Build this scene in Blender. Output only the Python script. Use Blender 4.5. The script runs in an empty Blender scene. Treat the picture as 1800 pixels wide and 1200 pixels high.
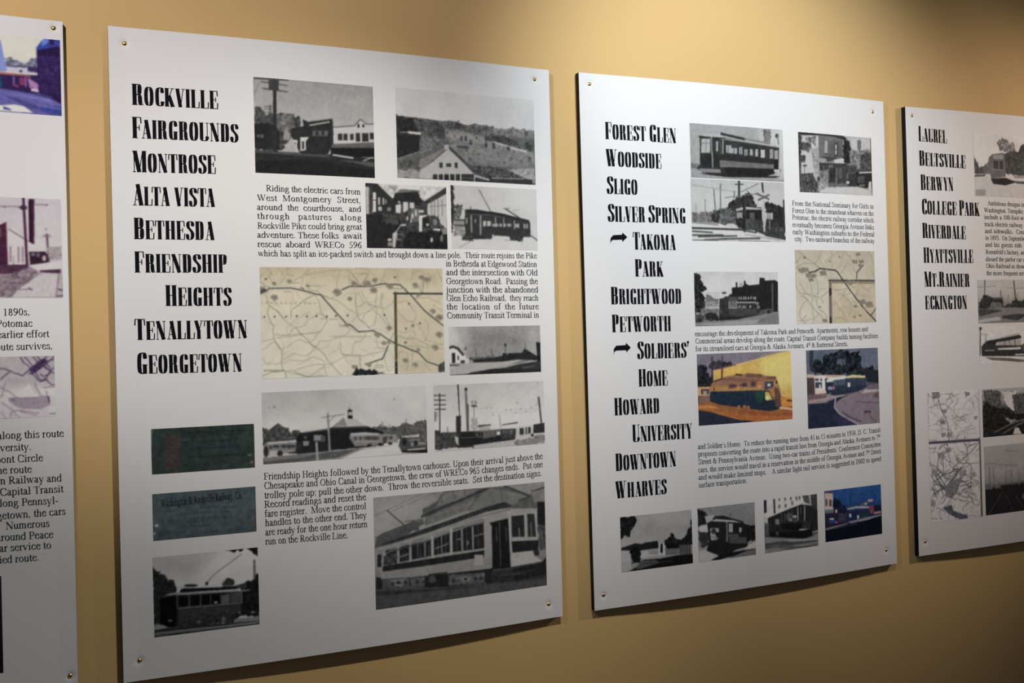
import bpy, math, random
import numpy as np
from mathutils import Matrix, Vector

# ------------------------------------------------------------------ camera, light, exposure
sc = bpy.context.scene
COL = sc.collection
CAM = {'loc': [-0.06774, -1.6534, 1.5086], 'right': [0.912045, -0.409286, -0.025644], 'up': [0.022044, -0.013512, 0.999666], 'back': [-0.409496, -0.912306, -0.003301]}
cd = bpy.data.cameras.new('camera')
cd.sensor_width = 36.0
cd.lens = 34.8                      # 1740 px on an 1800 px wide frame
cd.clip_start = 0.05
co = bpy.data.objects.new('camera', cd)
COL.objects.link(co)
r, u, b, l = CAM['right'], CAM['up'], CAM['back'], CAM['loc']
co.matrix_world = Matrix(((r[0], u[0], b[0], l[0]), (r[1], u[1], b[1], l[1]), (r[2], u[2], b[2], l[2]), (0, 0, 0, 1)))
sc.camera = co
sc.view_settings.view_transform = 'Standard'
sc.view_settings.look = 'None'
sc.view_settings.gamma = 1.0
sc.view_settings.exposure = 0.0
sc.view_settings.use_curve_mapping = False

wd = bpy.data.worlds.new('room_light')
sc.world = wd
wd.use_nodes = True
wd.node_tree.nodes['Background'].inputs['Color'].default_value = (1.0, 1.0, 1.1, 1)
wd.node_tree.nodes['Background'].inputs['Strength'].default_value = 0.036

# ceiling spotlights aimed at the wall: x, y, z, aim x, aim z, cone, watts, blend
LAMPS = [[0.993, -0.946, 2.372, 1.178, 1.9, 1.225, 41.035, 0.871], [-0.404, -0.946, 2.372, 0.103, 2.454, 1.94, 29.993, 0.343], [0.648, -0.946, 2.372, 0.176, 1.096, 1.258, 30.191, 0.78], [2.974, -0.946, 2.372, 1.847, 1.621, 0.93, 45.621, 1.0]]
LAMP_COL = [(0.945, 1.0, 1.035), (1.07, 1.0, 0.975), (1.015, 0.985, 0.92), (1.22, 1.0, 0.83)]
for i, (x, y, z, tx, tz, cone, watt, blend) in enumerate(LAMPS):
    ld = bpy.data.lights.new('ceiling_spot', 'SPOT')
    ld.energy = watt * 1.075
    ld.color = LAMP_COL[i]
    ld.spot_size = cone
    ld.spot_blend = blend
    ld.shadow_soft_size = 0.022
    lo = bpy.data.objects.new('ceiling_spot', ld)
    COL.objects.link(lo)
    lo.location = (x, y, z)
    lo.rotation_euler = (Vector((tx, 0, tz)) - Vector((x, y, z))).to_track_quat('-Z', 'Y').to_euler()

# ------------------------------------------------------------------ materials
def lin(c):
    c = np.asarray(c, float) / 255.0
    return np.where(c <= 0.04045, c / 12.92, ((c + 0.055) / 1.055) ** 2.4)

def mat(name, rgb, rough=0.6, spec=0.3, metal=0.0, noise=0.0, nscale=40.0, bump=0.0, bscale=300.0):
    m = bpy.data.materials.new(name)
    m.use_nodes = True
    nt = m.node_tree
    bs = nt.nodes['Principled BSDF']
    bs.inputs['Base Color'].default_value = (*rgb, 1)
    bs.inputs['Roughness'].default_value = rough
    bs.inputs['Specular IOR Level'].default_value = spec
    bs.inputs['Metallic'].default_value = metal
    tc = nt.nodes.new('ShaderNodeTexCoord')
    if noise:
        n = nt.nodes.new('ShaderNodeTexNoise')
        n.inputs['Scale'].default_value = nscale
        n.inputs['Detail'].default_value = 4
        nt.links.new(tc.outputs['Object'], n.inputs['Vector'])
        mx = nt.nodes.new('ShaderNodeMix')
        mx.data_type = 'RGBA'
        mx.inputs[6].default_value = (*[c * (1 - noise) for c in rgb], 1)
        mx.inputs[7].default_value = (*[min(1, c * (1 + noise)) for c in rgb], 1)
        nt.links.new(n.outputs['Fac'], mx.inputs[0])
        nt.links.new(mx.outputs[2], bs.inputs['Base Color'])
    if bump:
        n2 = nt.nodes.new('ShaderNodeTexNoise')
        n2.inputs['Scale'].default_value = bscale
        n2.inputs['Detail'].default_value = 3
        nt.links.new(tc.outputs['Object'], n2.inputs['Vector'])
        bp = nt.nodes.new('ShaderNodeBump')
        bp.inputs['Strength'].default_value = bump
        bp.inputs['Distance'].default_value = 0.002
        nt.links.new(n2.outputs['Fac'], bp.inputs['Height'])
        nt.links.new(bp.outputs['Normal'], bs.inputs['Normal'])
    return m

WALL = mat('tan_wall_paint', (0.71, 0.483, 0.212), 0.75, 0.15, noise=0.02, nscale=3.0, bump=0.06, bscale=90.0)
BOARD = mat('white_board_face', (0.82, 0.82, 0.82), 0.55, 0.15, noise=0.008, nscale=6.0)
CORE = mat('black_foam_core', (0.012, 0.012, 0.012), 0.8, 0.2)
INK = mat('black_printing_ink', (0.006, 0.006, 0.009), 0.7, 0.05)
INK2 = mat('dark_text_ink', (0.024, 0.022, 0.026), 0.7, 0.06)
TICKET_INK = mat('ticket_ink', (0.008, 0.011, 0.022), 0.7, 0.05)
BRASS = mat('brass_screw', (0.78, 0.55, 0.22), 0.28, 0.5, metal=1.0)

PRINT = bpy.data.materials.new('printed_picture')
PRINT.use_nodes = True
_nt = PRINT.node_tree
_bs = _nt.nodes['Principled BSDF']
_bs.inputs['Roughness'].default_value = 0.6
_bs.inputs['Specular IOR Level'].default_value = 0.08
_at = _nt.nodes.new('ShaderNodeVertexColor')
_at.layer_name = 'ink'
_nt.links.new(_at.outputs['Color'], _bs.inputs['Base Color'])

# ------------------------------------------------------------------ object helpers
def link(name, me, m, parent=None, loc=(0, 0, 0)):
    o = bpy.data.objects.new(name, me)
    COL.objects.link(o)
    o.location = loc
    if parent is not None:
        o.parent = parent
    if m is not None:
        me.materials.append(m)
    return o

def mesh(name, v, f):
    me = bpy.data.meshes.new(name)
    me.from_pydata([tuple(p) for p in v], [], [tuple(q) for q in f])
    me.update()
    return me

# ------------------------------------------------------------------ lettering: pen strokes laid out as thin ink shapes
BODY = {'a':(444, 's 75 355 120 425 200 450 280 430 300 350|l 300 370 300 80|s 300 90 320 20 370 15 430 50|s 300 270 180 230 90 170 75 100 110 25 190 15 260 60 300 100'),
'b':(500, 'l 115 683 115 20|h 10 115 670|s 115 380 200 440 300 440 400 380 430 225 390 70 290 0 180 8 115 50'),
'c':(444, 's 375 345 340 420 250 445 130 400 75 230 120 60 230 5 340 30 410 120|d 362 345 40'),
'd':(500, 'l 390 683 390 0|h 290 390 670|h 390 485 20|s 390 370 310 445 200 440 105 370 70 215 112 55 210 3 320 30 390 100'),
'e':(444, 'l 85 285 385 285 40|s 385 285 370 380 300 445 220 450 120 400 70 240 112 75 220 8 330 30 415 130'),
'f':(333, 'l 150 0 150 540|s 150 540 170 640 230 680 300 670 325 630|h 25 280 440|h 30 260 10'),
'g':(500, 'o 230 305 125 135|l 320 415 470 420 45|s 150 190 112 140 120 90 200 70 330 60 420 20 420 -80 350 -170 220 -205 95 -170 55 -90 100 -20 180 40'),
'h':(500, 'l 115 683 115 0|h 10 115 670|h 15 220 10|s 115 350 200 430 290 445 360 400 375 300|l 375 320 375 0|h 275 485 10'),
'i':(278, 'l 140 450 140 0|h 20 140 435|h 25 250 10|d 132 610 55'),
'j':(278, 'l 150 450 150 -80|s 150 -80 130 -180 60 -205 -30 -180|h 20 150 435|d 140 610 55'),
'k':(500, 'l 115 683 115 0|h 10 115 670|h 15 225 10|l 115 200 370 430 42|h 280 470 440|l 210 270 410 0 95|h 300 505 10'),
'l':(278, 'l 140 683 140 0|h 20 140 670|h 25 255 10'),
'm':(778, 'l 115 450 115 0|h 10 115 435|h 15 220 10|s 115 350 200 430 280 445 350 400 365 300|l 365 320 365 0|h 275 460 10|s 365 350 450 430 530 445 600 400 615 300|l 615 320 615 0|h 520 740 10'),
'n':(500, 'l 115 450 115 0|h 10 115 435|h 15 220 10|s 115 350 200 430 290 445 360 400 375 300|l 375 320 375 0|h 275 485 10'),
'o':(500, 'o 250 225 172 215'),
'p':(500, 'l 110 450 110 -207|h 5 110 435|h 10 230 -200|s 110 380 200 440 300 440 400 380 430 225 390 70 290 0 180 8 110 50'),
'q':(500, 'l 390 450 390 -207|h 280 485 -200|s 390 370 310 445 200 440 105 370 70 215 112 55 210 3 320 30 390 100'),
'r':(333, 'l 115 450 115 0|h 5 115 435|h 20 235 10|s 115 320 170 410 230 440 300 420|d 298 400 42'),
's':(389, 's 320 340 280 420 190 445 110 400 100 330 180 255 290 190 325 115 270 25 170 5 90 35 55 130'),
't':(278, 'l 130 570 130 110|s 130 110 150 30 210 15 270 60|h 20 260 435'),
'u':(500, 'l 110 450 110 150|s 110 150 130 40 200 8 290 30 370 100|l 375 450 375 0|h 10 110 435|h 270 375 435|h 375 480 20'),
'v':(500, 'l 70 440 250 0 95|l 250 0 410 440 45|h 10 190 440|h 330 490 440'),
'w':(722, 'l 70 440 230 0 95|l 230 0 350 400 45|l 340 440 500 0 95|l 500 0 640 440 45|h 10 180 440|h 250 430 440|h 560 710 440'),
'x':(500, 'l 80 440 410 0 95|l 80 0 400 440 45|h 20 200 440|h 310 480 440|h 15 190 10|h 290 490 10'),
'y':(500, 'l 70 440 255 10 95|l 410 440 230 -60 48|s 230 -60 180 -180 110 -205 50 -170|h 10 190 440|h 330 480 440'),
'z':(444, 'h 40 400 430|l 370 430 70 10 95|h 40 410 10'),
'A':(722, 'l 120 0 350 650 45|l 350 670 600 0 105|l 200 235 500 235 42|h 15 240 10|h 480 710 10'),
'B':(667, 'l 160 660 160 0|h 20 330 648|h 20 330 12|s 160 648 400 640 480 500 400 360 200 345|s 200 345 440 340 550 190 440 25 160 12'),
'C':(667, 's 590 480 520 600 380 660 200 610 95 330 200 60 390 5 540 40 620 140|l 600 650 600 470 42'),
'D':(722, 'l 160 660 160 0|h 20 330 648|h 20 330 12|s 160 648 420 640 580 520 620 330 580 130 420 20 160 12'),
'E':(611, 'l 155 660 155 0|h 20 560 648|h 20 570 12|h 155 420 345|l 555 650 560 510 42|l 580 170 570 10 42|l 420 260 420 430 40'),
'F':(556, 'l 155 660 155 0|h 20 530 648|h 20 310 12|h 155 400 345|l 525 650 530 500 42|l 400 260 400 430 40'),
'G':(722, 's 610 480 540 600 400 660 210 610 100 330 210 60 400 5 580 60|l 620 650 620 470 42|l 585 300 585 50|h 460 700 310'),
'H':(722, 'l 155 660 155 0|l 565 660 565 0|h 20 290 648|h 20 290 12|h 430 700 648|h 430 700 12|h 155 565 345'),
'I':(333, 'l 165 660 165 0|h 20 310 648|h 20 310 12'),
'J':(389, 'l 230 660 230 120|s 230 120 200 10 110 -5 30 60|h 90 370 648'),
'K':(722, 'l 155 660 155 0|h 20 290 648|h 20 290 12|l 170 320 540 640 45|l 260 390 590 20 105|h 430 690 648|h 470 720 12'),
'L':(611, 'l 155 660 155 0|h 20 300 648|h 20 570 12|l 585 190 565 10 45'),
'M':(889, 'l 130 650 130 0 45|l 160 660 430 10 105|l 430 10 720 660 45|l 745 660 745 0|h 15 200 648|h 15 240 12|h 680 865 648|h 640 865 12'),
'N':(722, 'l 125 650 125 0 45|l 110 660 600 0 105|l 605 660 605 0 45|h 10 160 648|h 15 240 12|h 500 710 648'),
'O':(722, 'o 360 330 280 320'),
'P':(556, 'l 155 660 155 0|h 20 330 648|h 20 310 12|s 155 648 400 640 490 490 400 330 155 320'),
'R':(667, 'l 155 660 155 0|h 20 330 648|h 20 310 12|s 155 648 400 640 480 490 400 345 155 335|l 280 330 580 10 105|h 500 660 12'),
'S':(556, 's 470 530 420 630 290 665 150 620 115 510 200 390 380 290 445 180 390 50 260 0 130 30 65 160|l 465 650 480 470 40|l 45 0 55 190 40'),
'T':(611, 'l 305 660 305 0|h 30 580 648|h 170 440 12|l 30 650 25 490 40|l 580 650 590 490 40'),
'U':(722, 'l 155 660 155 220|s 155 220 180 70 340 5 520 70 560 220|l 560 220 560 660 45|h 15 290 648|h 470 700 648'),
'V':(722, 'l 110 650 370 0 105|l 370 0 600 650 45|h 15 240 648|h 490 710 648'),
'W':(944, 'l 90 650 290 0 105|l 290 0 470 560 45|l 430 650 640 0 105|l 640 0 850 650 45|h 5 200 648|h 340 560 648|h 740 935 648'),
'Y':(722, 'l 100 650 350 300 100|l 350 300 600 650 45|l 355 310 355 0|h 10 240 648|h 480 710 648|h 210 500 12'),
'0':(500, 'o 250 330 165 320'),
'1':(500, 'l 260 670 260 0|l 260 660 120 590 42|h 130 390 12'),
'2':(500, 's 70 480 130 630 250 665 370 600 370 470 250 280 70 40|l 60 35 440 35 70'),
'3':(500, 's 80 560 200 665 350 600 300 420 180 350|s 180 350 370 310 415 170 330 25 180 -5 50 40'),
'4':(500, 'l 330 670 330 0|l 330 660 40 200 45|l 30 200 470 200 60'),
'5':(500, 'l 130 640 420 640 65|l 150 640 110 380 45|s 110 380 260 400 390 300 370 130 250 10 120 -5 50 50'),
'6':(500, 's 430 665 250 580 110 400 85 200 150 30 260 0 390 60 410 220 330 360 200 370 110 300'),
'7':(500, 'l 60 635 440 635 65|l 430 635 210 0 70'),
'8':(500, 'o 250 500 118 150|o 250 170 148 160'),
'9':(500, 's 70 0 250 90 390 260 415 460 350 635 240 665 110 600 90 440 170 310 300 300 390 370'),
'.':(250, 'd 125 45 58'),
',':(250, 'd 120 45 58|l 150 30 90 -120 45'),
'-':(333, 'l 45 215 290 215 70'),
';':(278, 'd 140 45 55|l 160 30 100 -120 45|d 140 400 55'),
"'":(250, 'd 120 620 55|l 145 610 95 470 45'),
'&':(778, 'o 300 520 95 130|s 260 400 450 130 620 10 740 80|s 300 390 120 290 95 120 230 5 430 60 560 240 620 400|h 540 720 410')}
HEAD = {'A':(510, 'l 95 0 250 1000 40|l 250 1000 400 0 189|l 130 270 330 270 36|h 15 190 17|h 285 505 17'),
'B':(490, 'l 130 1000 130 0|h 15 300 983|h 15 300 17|s 220 983 320 960 355 860 355 750 335 570 220 515|s 220 515 345 480 372 370 372 260 345 50 220 17'),
'C':(455, 's 395 720 375 900 340 970 270 985 170 910 135 700 135 300 165 90 270 15 370 70 405 260|l 392 990 398 700 60'),
'D':(490, 'l 130 1000 130 0|h 15 280 983|h 15 280 17|s 220 983 330 940 365 760 368 500 365 240 330 60 220 17'),
'E':(465, 'l 130 1000 130 0|h 15 430 983|h 15 440 17|h 130 330 510|l 405 990 425 700 55|l 435 340 418 10 55|l 335 640 335 380 46'),
'F':(440, 'l 130 1000 130 0|h 15 420 983|h 15 260 17|h 130 325 500|l 395 990 415 700 55|l 330 630 330 370 46'),
'G':(500, 's 395 720 375 900 340 970 270 985 170 910 135 700 135 300 165 90 270 15 350 60|l 392 990 398 700 60|l 375 430 375 0 179|h 265 490 430'),
'H':(540, 'l 130 1000 130 0|l 410 1000 410 0|h 15 245 983|h 15 245 17|h 295 525 983|h 295 525 17|h 130 410 510'),
'I':(260, 'l 130 1000 130 0|h 15 245 983|h 15 245 17'),
'K':(520, 'l 130 1000 130 0|h 15 245 983|h 15 245 17|l 200 430 410 983 42|l 235 600 420 0 189|h 315 495 983|h 305 525 17'),
'L':(445, 'l 130 1000 130 0|h 15 245 983|h 15 430 17|l 430 350 415 10 55'),
'M':(650, 'l 90 1000 90 0 40|l 125 1000 310 0 189|l 310 0 475 1000 38|l 535 1000 535 0|h 15 190 983|h 20 165 17|h 455 640 983|h 425 645 17'),
'N':(520, 'l 90 1000 90 0 40|l 105 1000 405 0 189|l 430 1000 430 0 40|h 10 180 983|h 20 160 17|h 355 510 983'),
'O':(490, 'e 245 500 142 483 2.7'),
'P':(470, 'l 130 1000 130 0|h 15 280 983|h 15 260 17|s 220 983 325 955 360 860 360 720 330 500 220 468'),
'R':(505, 'l 130 1000 130 0|h 15 280 983|h 15 260 17|s 220 983 320 955 352 860 352 730 325 540 220 500|s 220 500 325 470 360 370 370 160 400 30 500 45'),
'S':(445, 's 370 740 345 910 250 980 145 925 118 790 150 650 250 520 335 380 350 210 300 70 200 15 110 70 75 290|l 372 990 378 700 52|l 68 10 66 320 52'),
'T':(470, 'l 235 1000 235 0|h 15 455 983|h 120 350 17|l 35 990 18 690 55|l 435 990 452 690 55'),
'U':(520, 'l 125 1000 125 230|s 125 240 140 70 250 15 385 70 425 260|l 425 240 425 1000 40|h 10 240 983|h 345 510 983'),
'V':(495, 'l 110 1000 250 0 184|l 258 0 405 1000 40|h 10 220 983|h 325 490 983'),
'W':(740, 'l 100 1000 230 0 184|l 238 0 375 1000 38|l 350 1000 480 0 184|l 490 0 630 1000 38|h 10 460 983|h 550 730 983'),
'Y':(490, 'l 105 1000 235 450 179|l 250 450 405 1000 40|l 240 500 240 0|h 10 210 983|h 325 490 983|h 130 350 17'),
"'":(190, 'd 95 900 85|l 130 880 60 640 60'),
'.':(210, 'd 100 85 85')}

def catmull(P, n=6):
    P = np.array(P, float)
    Q = np.vstack([2 * P[0] - P[1], P, 2 * P[-1] - P[-2]])
    out = []
    for i in range(len(P) - 1):
        a, b_, c, d = Q[i:i + 4]
        for t in np.arange(n) / n:
            out.append(0.5 * (2 * b_ + (c - a) * t + (2 * a - 5 * b_ + 4 * c - d) * t * t + (3 * b_ - a - 3 * c + d) * t ** 3))
    out.append(P[-1])
    return np.array(out)

def strip(P, w):
    T = np.gradient(P, axis=0)
    T /= np.linalg.norm(T, axis=1)[:, None] + 1e-9
    N = np.stack([-T[:, 1], T[:, 0]], 1)
    A, B = P + N * w[:, None] / 2, P - N * w[:, None] / 2
    return [np.array([A[i], B[i], B[i + 1], A[i + 1]]) for i in range(len(P) - 1)]

def penw(P, thick, thin, p, nib):
    T = np.gradient(P, axis=0)
    a = np.arctan2(T[:, 1], T[:, 0])
    return thin + (thick - thin) * np.abs(np.sin(a + nib)) ** p

def glyphs(font, thick, thin, p, nib):
    out = {}
    for ch, (adv, spec) in font.items():
        q = []
        for s in spec.split('|'):
            k = s[0]
            a = [float(x) for x in s[2:].split()]
            if k == 'l':
                w = a[4] if len(a) > 4 else thick
                P = np.array([a[:2], a[2:4]])
                q += strip(P, np.array([w, w]))
            elif k == 'h':
                x0, x1, y = a[:3]
                P = np.array([[x0, y], [x1, y]])
                q += strip(P, np.array([thin, thin]))
            elif k == 's':
                P = catmull(np.array(a).reshape(-1, 2))
                q += strip(P, penw(P, thick, thin, p, nib))
            elif k in 'oe':
                e = 2.0 / (a[4] if len(a) > 4 else 2.0)
                t = np.linspace(0, 2 * np.pi, 29)
                c, s_ = np.cos(t), np.sin(t)
                P = np.stack([a[0] + a[2] * np.sign(c) * np.abs(c) ** e, a[1] + a[3] * np.sign(s_) * np.abs(s_) ** e], 1)
                q += strip(P, penw(P, thick, thin, p, nib if k == 'o' else 0.0))
            elif k == 'd':
                t = np.linspace(0, 2 * np.pi, 9)[:-1]
                q.append(np.stack([a[0] + a[2] * np.cos(t), a[1] + a[2] * np.sin(t)], 1))
        out[ch] = (adv, q)
    return out

GB = glyphs(BODY, 104.0, 42.0, 1.4, 0.30)
GH = glyphs(HEAD, 180.0, 38.0, 1.7, 0.0)

KERN = {'WA': -70, 'AW': -60, 'FA': -60, 'TA': -60, 'AT': -50, 'LT': -50, 'WN': -20, 'WO': -20, 'AR': -10, 'TO': -15, 'AL': -15, 'VI': -15, 'LY': -50, 'YA': -60, 'RA': -15, 'VE': -20, 'RV': -20, 'AV': -60, 'PA': -40, 'TT': 10}

def set_line(polys, G, text, size, x0, y0, x1, y1, bow=0.0, spread=0, small=None, space=250):
    seq, n, i = [], 0.0, 0
    while i < len(text):
        c, k, up = text[i], 1.0, 0.0
        if c == '^':
            i += 1
            c, k, up = text[i], 0.6, 330.0
        if small is not None and (c.islower() or (i > 0 and c.isalpha() and text[i - 1] not in ' .')):
            c, k = c.upper(), small
        adv = space if c == ' ' else (G[c][0] - (10 if small is not None else 0)) * k
        if small is not None and seq:
            n += KERN.get(seq[-1][0] + c, 0) * k
        seq.append((c, k, up, n, adv))
        n += adv
        i += 1
    d = np.array([x1 - x0, y1 - y0])
    L = np.linalg.norm(d)
    d = d / L
    nat = n * size / 1000.0
    sx, gap, lgap = 1.0, 0.0, 0.0
    sp = sum(1 for s in seq if s[0] == ' ')
    extra = L - nat
    if small is not None or extra < 0 or sp == 0:
        sx = L / nat
    elif spread or extra / sp > 0.5 * size:
        lgap = 0.55 * extra / max(1, len(seq) - 1)
        gap = 0.45 * extra / sp
    else:
        gap = extra / sp
    shift = 0.0
    nrm = np.array([0.0, 1.0])
    for j, (c, k, up, pos, adv) in enumerate(seq):
        if c == ' ':
            shift += gap + lgap
            continue
        t = pos * size / 1000.0 * sx + shift
        shift += lgap
        f = t / L
        lift = bow * 4 * f * (1 - f)
        for q in G[c][1]:
            gx = q[:, 0] if small is None else q[:, 0] * 0.92 + G[c][0] * 0.035
            X = t + gx * k * size / 1000.0 * sx
            Y = (q[:, 1] * k + up) * size / 1000.0 + lift
            polys.append(np.array([x0, y0]) + X[:, None] * d + Y[:, None] * nrm)

FRONT = -0.00025        # ink lies a quarter of a millimetre proud of the face
BOW = 0.0085            # the thin boards are screwed at the corners and belly out from the wall between them

def belly(x, w):
    """how far (m) the board stands out at x (mm) across its width w (mm)"""
    t = (np.asarray(x, float) - w / 2) / (w / 2 - 24.0)
    return -BOW * np.maximum(0.0, 1.0 - t * t)

def ink_mesh(name, polys, w):
    v, f = [], []
    for p in polys:
        n = len(v)
        v += [(q[0] / 1000.0, FRONT + float(belly(q[0], w)), q[1] / 1000.0) for q in p]
        f.append(range(n, n + len(p)))
    return mesh(name, v, f)

# ------------------------------------------------------------------ pictures: drawn shape by shape on a fine grid
def vnoise(h, w, size, rng):
    size = max(size, 1.5)
    gh, gw = int(h / size) + 3, int(w / size) + 3
    g = rng.random((gh, gw))
    y, x = np.arange(h) / size, np.arange(w) / size
    yi, xi = y.astype(int), x.astype(int)
    fy, fx = (y - yi)[:, None], (x - xi)[None]
    fy, fx = fy * fy * (3 - 2 * fy), fx * fx * (3 - 2 * fx)
    a, b_ = g[yi][:, xi], g[yi][:, xi + 1]
    c, d = g[yi + 1][:, xi], g[yi + 1][:, xi + 1]
    return (a * (1 - fx) + b_ * fx) * (1 - fy) + (c * (1 - fx) + d * fx) * fy - 0.5

def inside(X, Y, P):
    r_ = np.zeros(X.shape, bool)
    n = len(P)
    for i in range(n):
        (x0, y0), (x1, y1) = P[i], P[(i + 1) % n]
        if y0 == y1:
            continue
        c = (Y >= min(y0, y1)) & (Y < max(y0, y1))
        r_ ^= c & (X < (x1 - x0) * (Y - y0) / (y1 - y0) + x0)
    return r_

def paint(ops, w, h, seed):
    rng = np.random.default_rng(seed)
    W, H = w * 2, h * 2
    img = np.zeros((H, W, 3))
    ops = [(o[0], [int(x) for x in o[1:].split(',')]) for o in ops.split(';')]
    G = [(a[0] / 1000.0, a[1:4]) for k, a in ops if k == 'g']
    vv = (np.arange(H) + 0.5) / H
    for c in range(3):
        img[:, :, c] = np.interp(vv, [g[0] for g in G], [g[1][c] for g in G])[:, None]
    yy, xx = np.mgrid[0:H, 0:W] + 0.5
    for k, a in ops:
        if k == 'g':
            continue
        nh = {'p': 3, 'l': 4, 'f': 5, 'n': 2, 's': 4}[k]
        P = np.array(a[nh:], float).reshape(-1, 2) * [W / 1000.0, H / 1000.0]
        pad = 2
        if k == 'l':
            pad = a[3] * W / 1000.0
        if k == 'f':
            pad = a[4] * W / 1000.0
        if k == 's':
            pad = a[3] * W / 1000.0 * 1.5
        if len(P):
            x0, y0 = np.floor(P.min(0) - pad).astype(int)
            x1, y1 = np.ceil(P.max(0) + pad).astype(int)
            x0, y0, x1, y1 = max(x0, 0), max(y0, 0), min(x1, W), min(y1, H)
        else:
            x0, y0, x1, y1 = 0, 0, W, H
        if x1 <= x0 or y1 <= y0:
            continue
        S = (slice(y0, y1), slice(x0, x1))
        X, Y = xx[S], yy[S]
        hh, ww = X.shape
        if k == 'p':
            m = inside(X, Y, P)
            img[S][m] = a[:3]
        elif k == 's':
            m = inside(X, Y, P).astype(float)
            rad = max(1, int(a[3] * W / 2000.0))
            for ax in (0, 1, 0, 1):
                e = np.pad(m, [(rad + 1, rad) if i == ax else (0, 0) for i in (0, 1)], mode='edge').cumsum(ax)
                n_ = m.shape[ax]
                m = (np.take(e, range(2 * rad + 1, 2 * rad + 1 + n_), ax) - np.take(e, range(n_), ax)) / (2 * rad + 1)
            img[S] = img[S] * (1 - m[..., None]) + np.array(a[:3]) * m[..., None]
        elif k == 'l':
            wd_ = max(a[3] * W / 1000.0, 0.9)
            al = np.zeros(X.shape)
            for i in range(len(P) - 1):
                p0, p1 = P[i], P[i + 1]
                dd = p1 - p0
                t = np.clip(((X - p0[0]) * dd[0] + (Y - p0[1]) * dd[1]) / (dd @ dd + 1e-9), 0, 1)
                dist = np.hypot(X - p0[0] - t * dd[0], Y - p0[1] - t * dd[1])
                al = np.maximum(al, np.clip(wd_ / 2 + 0.5 - dist, 0, 1))
            img[S] = img[S] * (1 - al[..., None]) + np.array(a[:3]) * al[..., None]
        elif k == 'f':
            s = a[4] * W / 1000.0
            m = inside(X + vnoise(hh, ww, s * 0.8, rng) * s * 1.1, Y + vnoise(hh, ww, s * 0.8, rng) * s * 1.1, P)
            tone = (vnoise(hh, ww, s * 0.7, rng) * 1.6 + vnoise(hh, ww, s * 0.35, rng)) * a[3] * 1.3
            v = np.clip(np.array(a[:3]) + tone[..., None], 4, 245)
            img[S][m] = v[m]
        elif k == 'n':
            s = a[1] * W / 1000.0
            tone = (vnoise(hh, ww, s, rng) * 1.4 + vnoise(hh, ww, s * 0.5, rng)) * a[0] * 1.2
            m = inside(X, Y, P) if len(P) else np.ones(X.shape, bool)
            img[S] = np.clip(img[S] + (tone * m)[..., None], 3, 245)
    lum = img.mean(2)
    mott = 0.22 * vnoise(H, W, W * 0.03, rng) + 0.28 * vnoise(H, W, W * 0.012, rng)
    img *= (1 + mott * np.clip(1.15 - lum / 190.0, 0.05, 1))[..., None]      # mottled tone of the old prints
    im = img.reshape(h, 2, w, 2, 3).mean((1, 3))
    for ax in (0, 1, 0, 1):                             # the soft look of an enlarged old print
        e = np.pad(im, [(1, 1) if i == ax else (0, 0) for i in range(3)], mode='edge')
        n_ = im.shape[ax]
        im = 0.22 * np.take(e, range(n_), ax) + 0.56 * im + 0.22 * np.take(e, range(2, n_ + 2), ax)
    return im

def picture(name, ops, rect, seed, pw):
    x0, y0, x1, y1 = rect
    w, h = max(8, int((x1 - x0) / 0.95)), max(8, int((y1 - y0) / 0.95))
    im = lin(paint(ops, w, h, seed))
    xs = np.linspace(x0, x1, w) / 1000.0
    zs = np.linspace(y1, y0, h) / 1000.0
    V = np.empty((h, w, 3), np.float32)
    V[..., 0], V[..., 1], V[..., 2] = xs[None], FRONT + belly(xs[None] * 1000, pw), zs[:, None]
    idx = np.arange(h * w).reshape(h, w)
    F = np.stack([idx[1:, :-1], idx[1:, 1:], idx[:-1, 1:], idx[:-1, :-1]], -1).reshape(-1, 4)
    me = bpy.data.meshes.new(name)
    me.vertices.add(h * w)
    me.vertices.foreach_set('co', V.ravel())
    me.loops.add(F.size)
    me.loops.foreach_set('vertex_index', F.ravel().astype(np.int32))
    me.polygons.add(len(F))
    me.polygons.foreach_set('loop_start', np.arange(0, F.size, 4, dtype=np.int32))
    at = me.color_attributes.new('ink', 'FLOAT_COLOR', 'POINT')
    C = np.ones((h * w, 4), np.float32)
    C[:, :3] = im.reshape(-1, 3)
    at.data.foreach_set('color', C.ravel())
    me.update(calc_edges=True)
    return me

# ------------------------------------------------------------------ the wall
DEPTH = 0.0125          # thickness of a board; its front face lies in the plane y = 0
Z0 = 1.0
wm = mesh('wall_back', [(-2.6, DEPTH, 0), (4.6, DEPTH, 0), (4.6, DEPTH, 2.9), (-2.6, DEPTH, 2.9),
                        (-2.6, DEPTH + 0.12, 0), (4.6, DEPTH + 0.12, 0), (4.6, DEPTH + 0.12, 2.9), (-2.6, DEPTH + 0.12, 2.9)],
          [(0, 1, 2, 3), (5, 4, 7, 6), (4, 0, 3, 7), (1, 5, 6, 2), (3, 2, 6, 7), (4, 5, 1, 0)])
wall = link('wall_back', wm, WALL)
wall['kind'] = 'structure'

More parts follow.
